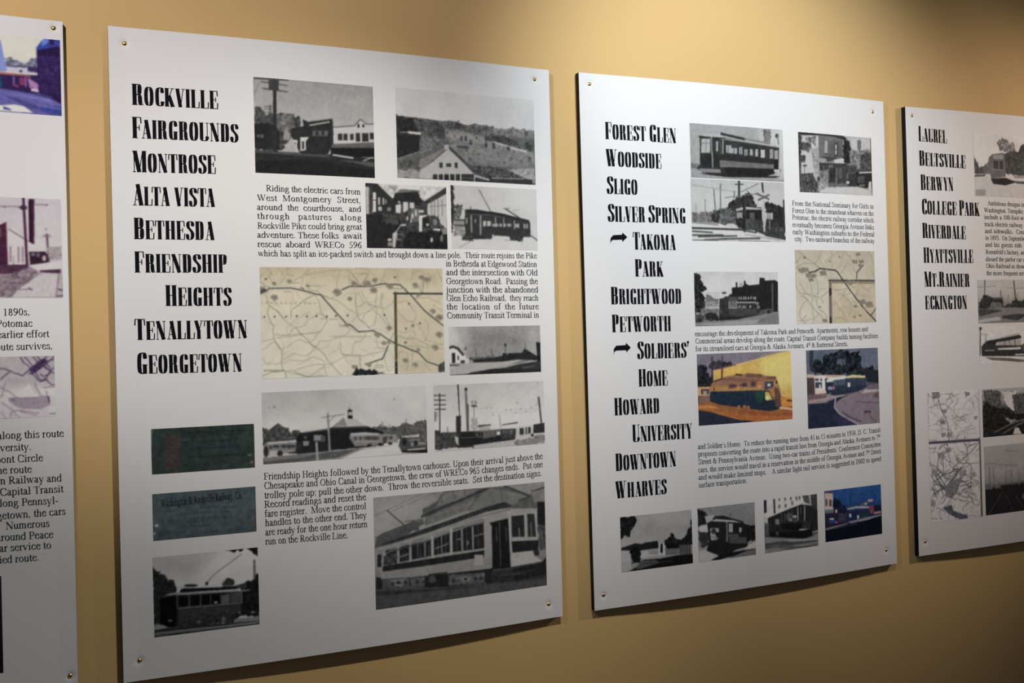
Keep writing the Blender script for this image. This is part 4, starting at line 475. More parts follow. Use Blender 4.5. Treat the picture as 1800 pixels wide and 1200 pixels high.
('P2', 'map', 'cream printed map with a black rail line and an inset box', [221.6, 463.3, 539.6, 646.6], 'g0,212,204,178;g300,228,221,198;g1000,239,237,218;s221,213,187,18,727,247,999,250,999,1000,720,993;s206,197,169,53,0,0,1000,0,999,167,373,86,-1,67;n7,70;l172,168,151,3,6,664,27,656,48,650,67,638,147,627,229,604,310,588;l173,170,153,3,0,741,25,724,45,691,67,667,79,694,89,724,105,746;l170,167,150,3,68,609,90,608,112,617,134,616,152,597,162,563,180,544,195,543,210,537,225,531,231,514,238,497,243,478,265,464,284,434,306,420,317,433,329,448,340,461;l171,168,151,3,68,609,112,611,157,615,202,604,234,605,267,600,299,588;l175,171,154,3,104,853,122,822,145,802,166,778,190,793,214,802,239,801,254,779,266,748,280,725;l173,169,152,3,105,736,137,714,166,681,196,652,214,668,233,682,252,694,280,725;l172,169,152,3,280,725,289,709,297,690,304,671,323,677,342,670,361,669,390,650,421,635,449,613,457,597,463,577,473,564;l171,167,150,3,252,684,275,656,289,611,310,578,322,552,331,522,346,500,340,451;l176,172,155,3,5,809,13,827,17,851,26,868,44,866,63,867,81,871,104,853;l176,172,155,3,109,873,120,863,127,846,138,835,161,843,186,846,211,849,229,842,245,824,262,812,285,827,309,844,330,865;l175,172,154,3,365,877,397,853,429,824,464,813,488,809,512,812,535,821,574,801,616,794,655,772;l177,173,156,3,109,931,127,938,146,931,165,934,203,912,244,895,284,882,311,886,338,885,365,887;l177,174,156,3,330,885,317,911,299,929,283,951,265,970,246,987,226,997,194,970,157,962,125,932;l177,174,156,3,319,884,326,924,331,966,340,1004;l175,171,154,3,413,691,414,727,413,765,418,800,451,801,484,820,517,815,521,849,514,882,516,915;l173,170,152,3,470,813,478,770,482,724,495,684,525,685,533,658,548,636,555,606;l174,170,153,3,608,659,610,689,614,720,619,750,633,757,648,753,661,762;l171,167,150,3,409,522,431,533,452,549,473,564,487,582,503,596,520,605;l163,159,143,3,179,125,191,106,207,97,219,76,254,68,291,52,327,46,357,31,389,31,420,26,443,26,467,25,490,26,508,6,521,4,535,10,549,5,561,15,573,24,584,35,596,61,613,80,626,105,639,115,654,122,667,136;l163,160,143,3,100,164,108,136,122,115,129,86,119,60,107,34,96,9;l162,159,143,3,36,9,44,26,53,43,63,57,46,86,62,125;l162,159,143,3,146,9,144,28,143,48,140,67,152,70,163,76,174,86;l162,159,143,3,230,66,238,48,249,33,259,17;l164,160,144,3,219,86,221,112,217,138,218,164,200,203;l163,160,144,3,401,185,403,142,407,98,414,56,420,26;l163,160,143,3,471,145,468,106,468,65,466,26;l165,162,145,3,430,205,412,238,388,259,371,293,344,267,314,248,291,214,274,215,257,202,240,203;l167,164,147,3,285,253,292,279,301,305,307,332,307,358,313,384,312,411,320,426,330,440,340,451;l167,164,147,3,325,263,351,283,381,288,405,313,432,342,457,381,486,404,509,445;l167,164,147,3,517,235,524,262,535,287,540,315,561,329,581,344,599,367,621,374,644,376,665,388,681,361,700,339,714,308;l169,165,148,3,535,215,546,269,566,316,581,366,602,411,632,442,652,489,664,521,681,548,699,571;l168,165,148,3,618,236,616,276,610,316,611,357,591,389,563,409,545,446,542,466,534,484,532,505;l169,165,148,3,654,236,648,286,644,337,647,388,651,415,661,440,664,469,673,491,679,517,688,540;l169,166,149,3,567,557,580,550,592,539,603,528,604,493,611,460,616,427,614,404,611,380,611,357;l169,165,149,3,479,504,488,483,499,464,509,445,532,430,556,415,581,406;l167,164,147,3,564,346,587,348,611,361,635,357,638,317,642,277,642,236;l167,164,147,3,510,365,525,360,537,341,552,336;l163,160,143,3,675,5,665,33,665,67,656,95,637,146;l164,160,144,3,735,24,739,57,736,93,740,126,758,166;l163,160,143,3,813,115,822,86,827,55,833,24,859,33,886,48,913,54,921,70,931,87,938,105;l162,158,142,3,970,23,980,59,990,96,994,136;l164,161,144,3,888,54,890,92,879,129,881,167,863,172,848,189,831,197;l164,161,144,3,913,105,911,136,910,167,906,198;l168,164,147,3,732,328,751,326,769,315,787,309,797,327,801,352,811,370;l170,166,149,3,811,350,817,387,835,416,841,453,835,473,830,495,822,513,810,509,797,507,785,502,766,471,747,436,731,399;l172,169,152,3,730,592,760,614,776,609,793,601,809,595,833,616,827,636,820,656,814,677,784,676,766,662,749,641,729,633;l172,169,152,3,803,584,810,534,840,534,855,561,867,593,883,618,883,639,886,659,889,680,925,700,963,724,1001,736;l174,170,153,3,729,653,767,666,807,663,845,678,866,698,888,716,907,742,937,744,965,769,994,777;l176,172,155,3,727,826,746,786,758,792,771,799,782,808,786,859,784,911,775,961;l178,174,156,3,806,922,831,882,847,892,864,896,880,905,893,929,904,956,917,979;l172,168,151,3,882,700,894,676,901,647,908,619,904,585,909,549,903,516,884,484;l166,163,146,3,843,289,865,281,888,284,911,280,935,303,962,318,986,342;l167,163,147,3,942,352,958,378,978,396,998,415;l163,160,143,3,13,67,1,115;l169,165,149,3,48,347,62,372,80,389,92,416,104,448,123,473,136,504,150,519,165,534,180,544;l177,173,155,3,655,802,656,825,656,849,654,873,663,906,666,944,677,975;l176,173,155,3,511,825,514,859,519,892,522,926;l176,173,155,3,814,758,812,819,810,882,812,943;l174,171,154,3,728,734,787,738,848,744,907,763;l137,133,120,3,25,241,35,270,38,306,46,337,42,366,36,394,37,424,45,460,53,498,66,531,61,569,65,609,64,647,78,682,92,720,105,756,106,804,101,853,103,902,120,951,125,1000;l135,131,118,3,48,347,66,374,87,394,103,426,119,465;l134,130,118,3,279,253,236,289,198,343,159,388,157,410,157,433,156,456;l140,135,122,3,180,544,189,568,198,591,207,614,225,636,240,663,252,694,269,721,291,740,308,765,328,798,339,844,359,877,375,917,395,956,416,989;l132,127,115,3,-4,125,7,140,19,154,28,173,50,183;l135,131,118,3,505,245,502,264,502,286,499,305,502,362,507,419,515,475,536,502,558,530,573,567;l133,128,116,3,819,197,850,167,861,194,872,224,886,249;l133,129,116,3,836,289,851,273,868,260,880,238,880,201,887,163,887,126;l143,138,125,3,164,944,189,961,213,981,237,998,267,992,298,989,329,994;l142,138,125,3,-2,973,16,962,35,951,53,938,72,941,90,935,109,931;l135,131,118,3,972,507,980,491,989,474,997,456;l139,134,122,3,674,712,687,680,698,644,711,612;l130,126,114,3,525,66,540,60,557,61,572,55;l131,127,115,3,478,46,494,84,513,121,524,165,507,153,492,133,477,115;l131,127,115,3,524,175,544,138,562,97,578,55;l142,138,125,3,9,925,42,925,76,933,109,926;l69,71,70,6,-3,240,22,226,31,215,41,203,50,193,87,193,124,192,161,191,189,201,217,214,245,223,261,230,276,240,291,248,314,253,356,339,400,428,444,513;l73,75,74,6,444,513,467,529,483,550,498,574,514,595,539,593,565,592,591,587,605,598,619,609,633,619,646,637,660,655,674,671,688,685,702,699,716,713,759,740,801,773,844,801,863,831,880,865,899,896,930,913,962,933,993,953;l69,71,70,6,430,205,443,196,457,185,471,175,508,176,546,175,583,176,607,166,631,158,655,151,687,156,720,156,752,161,771,194,791,227,812,258,836,306,861,354,885,402,923,455,963,509,1003,560;l74,76,75,6,546,897,578,883,610,866,642,852,653,812,664,772,674,732;l55,59,53,9,715,242,996,245;l82,79,58,14,723,237,717,993;l34,40,38,13,718,896,717,993;f155,149,132,24,5,-6,198,7,175,25,183,29,206,13,225;f132,128,116,21,4,3,194,18,187,19,210;f155,149,131,24,5,57,151,69,130,84,137,88,157,74,174;f131,127,115,21,4,65,147,79,140,79,161;f154,148,131,24,5,135,131,147,111,163,118,166,138,152,155;f131,127,115,21,4,143,128,157,121,157,142;f157,150,133,24,5,49,275,66,246,88,256,93,285,74,309;f133,129,117,21,4,60,270,80,260,81,289;f155,149,131,24,5,232,171,243,154,256,159,260,177,248,192;f132,128,116,21,4,239,168,251,162,252,180;f155,149,132,24,5,204,200,214,183,228,189,231,206,219,221;f132,128,116,21,4,211,197,223,192,223,209;f156,150,132,24,5,373,228,394,193,421,205,428,240,403,270;f133,128,116,21,4,386,222,411,210,412,246;f155,149,131,24,5,473,151,490,124,511,133,516,160,497,182;f132,127,115,21,4,484,146,503,137,504,164;f155,149,131,24,5,539,150,559,117,585,128,592,161,568,189;f132,128,115,21,4,552,144,575,133,577,167;f155,149,131,24,5,588,121,603,97,622,105,626,130,610,150;f131,127,115,21,4,598,117,615,109,616,134;f156,150,132,24,5,577,211,595,181,619,191,624,221,603,246;f132,128,116,21,4,589,206,610,196,611,226;f155,149,132,24,5,669,176,686,149,707,158,713,186,693,208;f132,128,116,21,4,680,172,699,163,700,190;f157,151,133,24,5,453,291,466,270,482,277,486,298,471,315;f133,129,117,21,4,462,287,476,281,477,302;f155,149,132,24,5,818,162,833,138,853,146,857,171,840,191;f132,128,116,21,4,828,158,845,150,846,175;f154,148,130,23,5,881,110,900,80,925,90,931,121,909,146;f131,127,115,21,4,894,105,916,95,917,126;f154,148,131,23,5,856,91,871,66,890,75,895,99,878,120;f131,127,115,21,4,866,87,883,79,884,103;f157,151,133,24,5,837,256,846,241,859,246,861,261,851,274;f133,129,117,21,4,843,253,854,248,854,264;f162,156,138,25,5,593,623,609,597,631,606,636,634,617,656;f138,134,121,22,4,604,619,623,611,624,638;f162,155,137,25,5,662,566,677,542,696,550,701,575,683,595;f137,133,121,22,4,672,562,689,554,690,579;f164,157,139,25,5,633,706,646,686,663,694,667,715,652,732;f139,135,122,22,4,641,703,656,697,657,718;f164,158,139,25,5,759,703,768,688,780,693,783,709,773,721;f139,135,122,22,4,765,700,776,696,776,711;f158,152,134,24,5,915,409,930,385,950,393,955,418,937,438;f135,130,118,21,4,925,405,942,397,943,422;f159,153,134,24,5,947,471,966,440,991,451,997,482,975,507;f135,131,118,21,4,959,466,981,456,983,487;f162,155,137,25,5,945,635,964,605,989,616,996,648,973,673;f138,133,121,22,4,958,631,980,621,981,652;f164,158,139,25,5,919,758,938,728,963,739,969,771,947,795;f140,135,123,22,4,932,753,954,744,955,775;f168,161,142,26,5,805,918,820,894,839,903,844,928,827,947;f143,138,125,23,4,815,914,832,907,833,931;f167,160,141,25,5,750,874,765,850,784,859,789,884,772,903;f142,137,124,23,4,760,870,777,863,778,887;f165,159,140,25,5,830,777,841,759,856,765,859,784,846,799;f141,136,123,22,4,837,774,850,768,851,787;f161,154,136,24,5,433,529,446,508,462,516,466,537,452,554;f137,132,120,22,4,442,526,456,519,457,540;f164,157,139,25,5,665,698,677,680,691,687,694,705,682,720;f139,135,122,22,4,673,695,686,690,686,708;f167,161,142,25,5,960,947,975,923,996,932,1000,958,983,977;f142,138,125,23,4,970,943,988,936,989,961;f167,161,142,25,5,468,919,482,896,501,905,506,929,489,948;f142,138,125,23,4,478,915,494,908,495,932;f167,160,141,25,5,547,904,560,883,577,891,581,913,566,929;f142,138,125,23,4,556,901,570,894,571,916;l176,172,154,2,576,157,602,184,635,182,667,172,696,148;l175,170,153,2,480,85,448,89,418,73,387,86,357,75,327,90;l179,174,157,2,25,317,55,313,82,331,100,365;l177,173,155,2,522,240,489,238,457,243,432,270;l186,181,163,2,748,699,720,722,687,717,654,707,623,693,590,694;l188,183,165,2,180,883,208,868,235,847,261,824;l178,174,156,2,669,276,636,279,612,309,582,326,550,317;l178,174,156,2,150,373,167,337,168,294,162,253,175,214;l186,181,163,2,344,801,370,778,396,753,410,714,413,670,409,627;l183,178,160,2,157,647,136,614,128,573,139,533,164,508,195,510;l174,170,152,2,121,134,109,94,113,52,134,20,164,18,189,18;l178,174,156,2,922,473,936,432,934,387,948,346,969,309,995,279,999,238;l190,185,166,2,637,920,669,930,703,931,736,938,764,914,792,889;l189,185,166,2,879,942,890,899,914,867,935,833;l187,183,164,2,474,906,452,873,433,837,427,794,409,757,389,722;l186,181,163,2,239,791,262,761,291,748,322,738,348,715,361,676;l176,171,154,2,242,136,270,156,301,156,332,164;l185,180,162,2,122,787,113,746,114,703,105,662,94,623,77,586;l189,184,166,2,372,874,352,908,322,917,293,933;l184,179,161,2,823,502,821,547,823,592,805,630,784,664;l178,173,156,2,267,338,237,325,215,296,198,260,187,220;l187,183,164,2,598,839,575,807,553,773,523,755;l183,178,160,2,523,488,533,529,559,556,589,574,622,572,650,594,680,614;l177,173,156,2,15,163,27,202,43,237,58,274,71,312,77,354;l177,172,155,2,235,247,266,239,291,214,314,184,341,162;l191,186,167,2,696,958,663,957,633,973,600,971;l174,170,152,2,577,17,554,48,522,54,490,53,465,25;l188,183,165,2,595,754,627,743,660,754,683,786,699,826,716,865,739,898;l181,176,159,2,152,518,171,485,197,462,222,435,249,416;l182,177,159,2,919,500,943,533,973,554,996,549,996,560;l176,172,154,2,90,94,99,134,90,175,68,205,41,226,16,248,5,253;l188,183,165,2,64,800,54,840,28,863,-1,869,-2,896;l188,184,165,2,651,800,634,838,615,874,607,917;l181,177,159,2,81,529,52,516,30,487,4,464,3,459,3,437,4,412;f39,46,47,11,15,463,992,493,939,576,949,635,983,659,994;f77,79,78,21,9,962,930,1000,891,1000,995,961,992;f83,88,87,20,8,0,211,28,192,33,221,0,250;p167,161,144,15,325,14,330,11,332,9,332,7,330,6,325,7,321,9,318,12,318,14,321;p167,161,144,39,326,38,330,36,333,33,333,31,330,30,325,31,321,33,318,36,318,38,321;p167,161,144,63,326,62,331,60,333,57,333,55,330,54,326,55,321,57,319,60,319,62,321;p167,161,144,87,326,86,331,84,334,81,334,79,331,78,326,79,322,82,319,84,319,87,322;p167,161,144,112,327,111,331,109,334,106,334,104,331,103,327,104,322,106,319,109,319,111,322;p167,161,144,136,327,135,332,133,334,130,334,128,332,127,327,128,322,131,320,133,320,136,323;p167,161,144,161,328,160,332,158,335,155,335,153,332,152,327,153,323,155,320,158,320,160,323;p167,161,144,186,328,185,332,182,335,180,335,177,332,177,328,178,323,180,320,183,320,185,323;p167,161,144,210,328,210,333,207,336,204,336,202,333,201,328,202,324,205,321,207,321,210,324;p167,161,144,235,329,234,333,232,336,229,336,227,333,226,329,227,324,229,321,232,321,235,324;p167,161,144,260,329,259,334,257,336,254,336,252,334,251,329,252,324,254,322,257,322,259,324;p167,161,144,285,329,284,334,282,337,279,337,277,334,276,329,277,325,279,322,282,322,285,325;p102,102,94,25,448,23,454,20,457,17,457,14,453,13,448,14,442,17,439,21,439,24,442;p102,102,94,78,446,77,452,74,455,70,455,67,452,66,446,67,440,70,437,74,437,77,441;p102,102,94,137,448,135,453,132,457,129,457,126,453,124,447,126,442,129,438,133,438,136,442;p102,102,94,192,445,190,451,187,454,184,454,180,451,179,445,181,439,184,436,188,436,191,439;p102,102,94,245,448,244,454,240,458,237,458,234,454,232,448,234,442,237,439,241,439,244,443;p102,102,94,295,448,294,453,291,457,287,457,284,453,282,447,284,442,287,438,291,438,294,442;p102,102,94,350,451,348,457,345,460,341,460,338,456,337,451,338,445,341,441,345,441,348,445;p102,102,94,399,447,397,453,394,456,390,456,387,453,386,447,387,441,390,438,394,438,398,441;p102,102,94,462,444,460,450,457,453,453,453,450,449,449,443,450,438,453,434,457,434,461,438;p102,102,94,665,443,664,449,660,453,656,453,653,449,652,443,653,437,656,434,660,434,664,437;p103,103,95,866,525,865,531,861,535,857,534,853,531,852,525,854,519,857,515,861,515,865,519;p103,103,95,825,549,824,555,821,559,816,559,813,555,812,549,813,543,817,539,821,540,824,543;p104,104,96,785,574,784,580,781,583,776,583,773,579,772,573,773,567,777,564,781,564,784,568;p101,101,93,806,340,805,346,801,349,797,349,794,345,792,339,794,333,797,330,801,330,805,334;p99,99,91,729,90,727,96,724,100,720,100,717,96,715,90,717,84,720,81,724,81,728,84;p98,98,91,38,110,37,116,33,120,30,120,27,116,26,110,27,105,30,101,34,101,37,105;p184,178,161,356,624,362,624,361,644,356,644;p184,178,161,369,625,374,625,374,645,368,644;p184,178,161,381,625,387,625,387,645,381,645;p184,178,162,394,626,400,626,400,646,394,645;p184,178,162,407,626,413,626,412,646,407,646;p184,178,162,420,626,425,627,425,647,419,646;p184,178,162,432,627,438,627,438,647,432,647;p184,178,162,445,627,451,628,451,648,445,647;p184,178,162,458,628,464,628,464,648,458,648;p184,178,162,471,628,477,629,477,649,471,648;p184,178,162,484,629,490,629,490,649,484,649;p184,179,162,497,629,503,630,503,650,497,649;p184,179,162,510,630,516,630,516,650,510,650;p184,179,162,523,630,529,630,529,650,523,650;p184,179,162,536,631,542,631,542,651,536,651;p184,179,162,549,631,555,631,555,651,549,651;p184,179,162,562,632,568,632,568,652,562,652;p184,179,162,575,632,581,632,581,652,575,652;p152,148,135,15,916,20,916,20,936,14,935;p152,148,135,27,917,32,917,32,936,27,936;p152,148,135,39,917,44,918,44,937,39,937;p152,148,135,51,918,57,918,56,938,51,937;p152,148,135,63,919,69,919,69,938,63,938;p152,148,135,75,919,81,920,81,939,75,939;p152,148,135,88,920,93,920,93,940,87,940;p152,148,135,100,921,105,921,105,941,100,940;l167,163,149,4,311,470,346,471;l167,163,149,4,357,476,404,477;l168,164,150,4,409,542,455,543;l162,158,144,4,162,145,207,145;l162,159,145,4,257,174,314,174;l175,171,156,4,600,910,648,913;l175,171,156,4,594,930,642,933;l163,159,145,4,122,222,161,222;l173,169,154,4,424,806,465,808;l163,160,146,4,582,236,618,236;l163,159,145,4,709,196,788,197;n3,6'),
('P3', 'photo', 'black and white photo of an old streetcar with open windows', [242.6, 830.0, 473.3, 938.5], 'g0,162,162,162;g300,167,167,166;g750,162,162,161;g1000,158,158,158;s199,199,199,101,760,11,1000,0,1001,959,929,965,940,359,756,240;n4,134;s158,158,157,67,5,3,134,5,97,760,-2,827;f120,120,119,15,22,783,18,865,7,860,268,779,257;p57,58,59,954,126,949,153,939,170,925,172,915,157,912,132,916,105,927,88,940,86,950,101;f88,89,89,11,13,777,38,812,34,804,135,781,118;l121,121,120,16,938,138,948,278;p151,151,151,-2,827,215,827,378,969,0,1000;p47,48,49,103,220,348,229,953,338,939,752,886,767,359,814,96,809;p175,175,174,97,221,251,164,327,173,348,229,282,241,216,241;l51,52,53,22,328,164,573,232;l119,119,119,13,573,222,848,289;l40,41,42,13,97,244,348,249;l184,184,183,13,370,256,941,335;l49,50,51,16,358,290,940,379;p170,170,169,118,276,210,265,205,527,112,537;l118,118,118,7,167,270,161,532;l128,128,127,9,116,357,203,347;p52,53,54,248,299,331,290,326,524,243,533;p158,158,158,270,307,292,304,288,489,266,491;l139,139,139,16,222,244,218,788;l139,139,138,16,342,269,337,523;p164,164,164,373,363,429,366,490,409,488,517,371,510;p57,58,59,430,317,498,309,496,408,428,415;l52,53,54,18,509,328,505,525;l52,53,54,18,559,362,555,540;l52,53,54,18,615,375,612,544;l52,53,54,18,672,389,669,548;l52,53,54,18,730,402,727,552;p165,165,165,513,386,547,383,544,521,510,524;p166,166,165,569,420,603,416,601,535,567,538;p166,166,166,628,413,660,410,658,529,626,532;p166,166,166,686,407,718,403,715,543,683,546;p188,188,188,747,410,793,405,790,555,744,560;p58,59,60,800,355,829,351,825,572,796,575;p142,142,142,846,389,887,385,884,566,843,570;p153,153,152,898,404,940,399,937,571,895,575;l55,56,57,6,396,370,392,527;l55,56,57,6,457,373,454,530;l55,56,57,6,530,384,527,533;l55,56,57,6,587,388,584,537;l119,119,119,7,331,251,952,348;l93,94,94,6,216,265,216,536;l94,94,95,6,315,253,314,545;p40,41,42,101,557,298,546,293,761,204,808,96,799;p43,44,45,287,548,889,576,888,666,285,635;p109,109,109,301,653,888,676,886,757,304,780;p30,31,32,889,586,942,570,939,762,892,766;l130,130,129,16,227,534,227,787;p32,33,34,360,775,886,757,896,847,778,917,356,942;p47,48,49,65,744,204,808,359,804,368,931,126,912,53,803;p131,131,131,85,819,303,819,313,887,105,895;p37,38,39,72,917,559,915,954,892,907,926,378,959;l196,196,195,13,891,787,956,781;l80,81,82,9,957,761,962,801;p153,153,153,1,971,136,950,490,960,1001,949,1000,1000,0,1000;f109,110,110,11,22,0,731,86,742,73,840,-2,827;n3,13'),
('P3', 'photo', 'black and white photo of a road crossing with poles and a crossing sign', [240.8, 704.6, 473.0, 828.1], 'g0,186,186,186;g300,196,196,195;g500,196,196,195;g700,191,191,191;g1000,206,206,205;n5,135;f49,50,51,21,25,357,508,393,352,472,297,540,261,597,172,652,275,684,413,694,535,559,503,445,626,355,645;f46,47,48,19,25,782,323,867,356,947,406,998,440,997,843,780,828;f115,115,115,25,22,5,533,70,548,202,528,302,475,357,525,355,645,310,749,156,700,3,686;f52,53,54,16,18,196,597,246,510,302,492,289,647,266,733,211,665;f93,94,95,23,22,302,475,380,455,457,540,466,712,299,732;p61,62,63,452,488,560,425,741,429,743,638,759,725,554,814,465,747;p179,179,178,458,471,560,425,740,447,740,467,570,468,469,505;p148,148,147,469,522,530,521,529,625,467,626;p31,33,33,570,485,740,481,737,638,568,624;f43,44,45,14,20,456,626,557,624,555,780,487,781;p83,84,85,603,519,660,518,664,639,613,640;p203,203,202,623,692,619,721,610,738,599,739,590,721,587,693,591,664,600,646,612,646,620,664;f72,74,75,16,18,557,641,647,640,655,813,554,814;f62,64,64,19,22,668,726,998,756,995,948,779,880,644,830;l180,180,180,22,767,184,763,811;l92,93,94,16,687,204,823,287;l93,93,94,16,824,217,708,308;p37,39,39,745,18,764,18,769,184,754,184;p176,176,175,790,515,862,513,861,618,789,620;l83,84,85,6,807,523,806,611;l83,84,85,6,830,523,829,610;l117,118,118,16,825,619,823,776;l64,65,66,18,989,300,986,808;l57,58,59,22,504,15,498,435;l57,58,59,9,464,69,548,61;l36,37,38,22,549,252,545,832;l60,61,62,16,562,277,560,538;l97,98,98,10,237,167,251,596;l97,98,98,10,307,95,302,475;l97,98,98,10,451,177,449,298;l122,122,122,9,307,78,324,81;l136,136,135,10,144,341,140,701;l113,113,113,7,518,192,713,37;l113,114,114,7,349,292,721,203;l154,154,153,6,10,106,473,193;l135,135,135,6,50,412,49,515;p213,213,212,3,720,288,715,554,849,1001,965,1000,1000,0,1000;p148,148,148,3,703,266,698,277,750,3,720;l50,51,52,16,2,797,532,806;l75,76,77,13,532,815,666,847;l72,74,74,13,2,847,209,862;l73,74,75,13,66,932,463,910;l73,74,75,13,1,910,319,900;l89,90,90,16,131,982,463,953;l89,90,91,16,296,963,710,942;l118,118,118,11,0,992,263,989;l163,163,162,11,553,883,937,966;l163,163,162,11,484,987,823,993;l63,64,65,16,779,889,995,948;n4,18'),
('P3', 'photo', 'black and white photo of a wooden building under trees with a streetcar behind', [514.4, 810.8, 721.3, 937.1], 'g0,185,185,185;g300,157,157,157;g600,105,106,106;g1000,162,162,161;p193,193,193,42,81,263,40,270,506,211,672,29,687;f59,60,61,25,23,0,9,45,14,46,203,19,546,12,980,-3,981;f80,81,82,34,23,39,176,168,154,172,258,131,347,88,294,35,299;f123,123,123,39,20,95,76,232,62,241,232,176,153,101,141;f70,71,72,20,19,32,384,92,388,81,503,28,507;l99,99,100,8,76,541,71,674;p81,82,83,109,553,103,563,88,571,69,572,54,567,49,558,55,547,70,540,89,538,104,543;p157,157,156,164,287,257,231,277,524,261,773,209,729;f146,146,146,34,31,184,352,253,336,257,678,219,662;p112,112,112,271,39,603,35,590,402,266,411;p46,47,48,0,0,342,-11,612,10,665,62,602,73,479,37,279,33,43,52;p93,94,94,414,111,601,93,591,382,404,399;p49,50,51,345,108,403,102,395,342,337,347;p166,166,166,349,112,395,108,388,324,341,328;p55,56,57,479,143,533,138,526,359,471,364;p168,168,167,490,166,517,163,511,337,484,339;p60,61,62,487,248,516,245,515,259,486,262;p64,66,67,267,382,529,378,465,432,387,467,358,412;p197,197,196,465,432,591,382,650,474,479,479;p157,157,157,273,429,373,421,340,490,275,491;p49,51,52,271,487,478,488,650,474,649,512,477,527,269,534;p61,62,63,273,525,415,522,657,512,653,840,388,878,330,768,269,772;p104,105,105,323,530,334,529,326,768,315,769;p105,106,106,491,564,515,562,505,831,482,833;p104,105,105,396,514,454,509,452,567,394,572;f45,47,48,14,19,414,570,491,564,475,805,413,809;p92,93,94,530,561,577,557,571,730,524,734;p93,94,95,637,639,707,633,704,740,633,745;f36,37,38,26,22,610,72,680,75,705,256,697,470,619,476,591,382,604,227;f120,120,120,47,23,674,259,784,240,992,211,996,542,772,580,697,489,694,354;f74,75,76,26,20,846,302,1007,258,997,522,829,546;p195,195,195,713,43,992,6,997,181,784,249,715,198;l128,128,128,17,827,51,823,265;f102,102,103,28,15,799,64,862,57,848,224,801,228;l118,119,119,8,818,401,821,537;f68,70,71,21,19,649,503,775,502,763,619,653,628;l75,76,77,14,996,5,992,991;p35,37,37,768,599,1008,561,1001,863,889,871,763,842;l63,64,65,15,769,575,1004,546;l197,197,196,17,819,615,1007,590;p76,78,79,793,675,892,667,888,784,789,791;p120,120,120,815,818,891,813,890,842,814,848;f51,52,53,17,19,660,647,771,628,771,851,653,849;p205,205,205,676,795,670,811,658,822,642,823,630,814,626,798,631,782,644,771,659,770,672,779;p49,50,51,686,809,773,792,770,860,645,860;f74,75,76,28,27,22,687,180,684,223,776,255,964,12,990;p177,177,177,180,684,257,669,252,812,222,804;p61,62,63,272,763,268,788,258,804,247,805,238,790,235,765,240,740,249,724,261,723,269,738;f132,132,132,23,27,266,620,389,610,382,812,267,820;f160,160,159,35,22,260,811,383,802,378,946,262,963;f72,73,74,23,23,289,638,305,617,308,741,285,752;p201,201,201,380,888,770,860,928,898,1000,1000,368,994,246,983;p200,200,199,949,760,985,748,988,991,936,897;f106,107,107,12,15,390,821,654,811,644,869,380,888;l61,62,63,8,0,995,254,978;n6,14'),
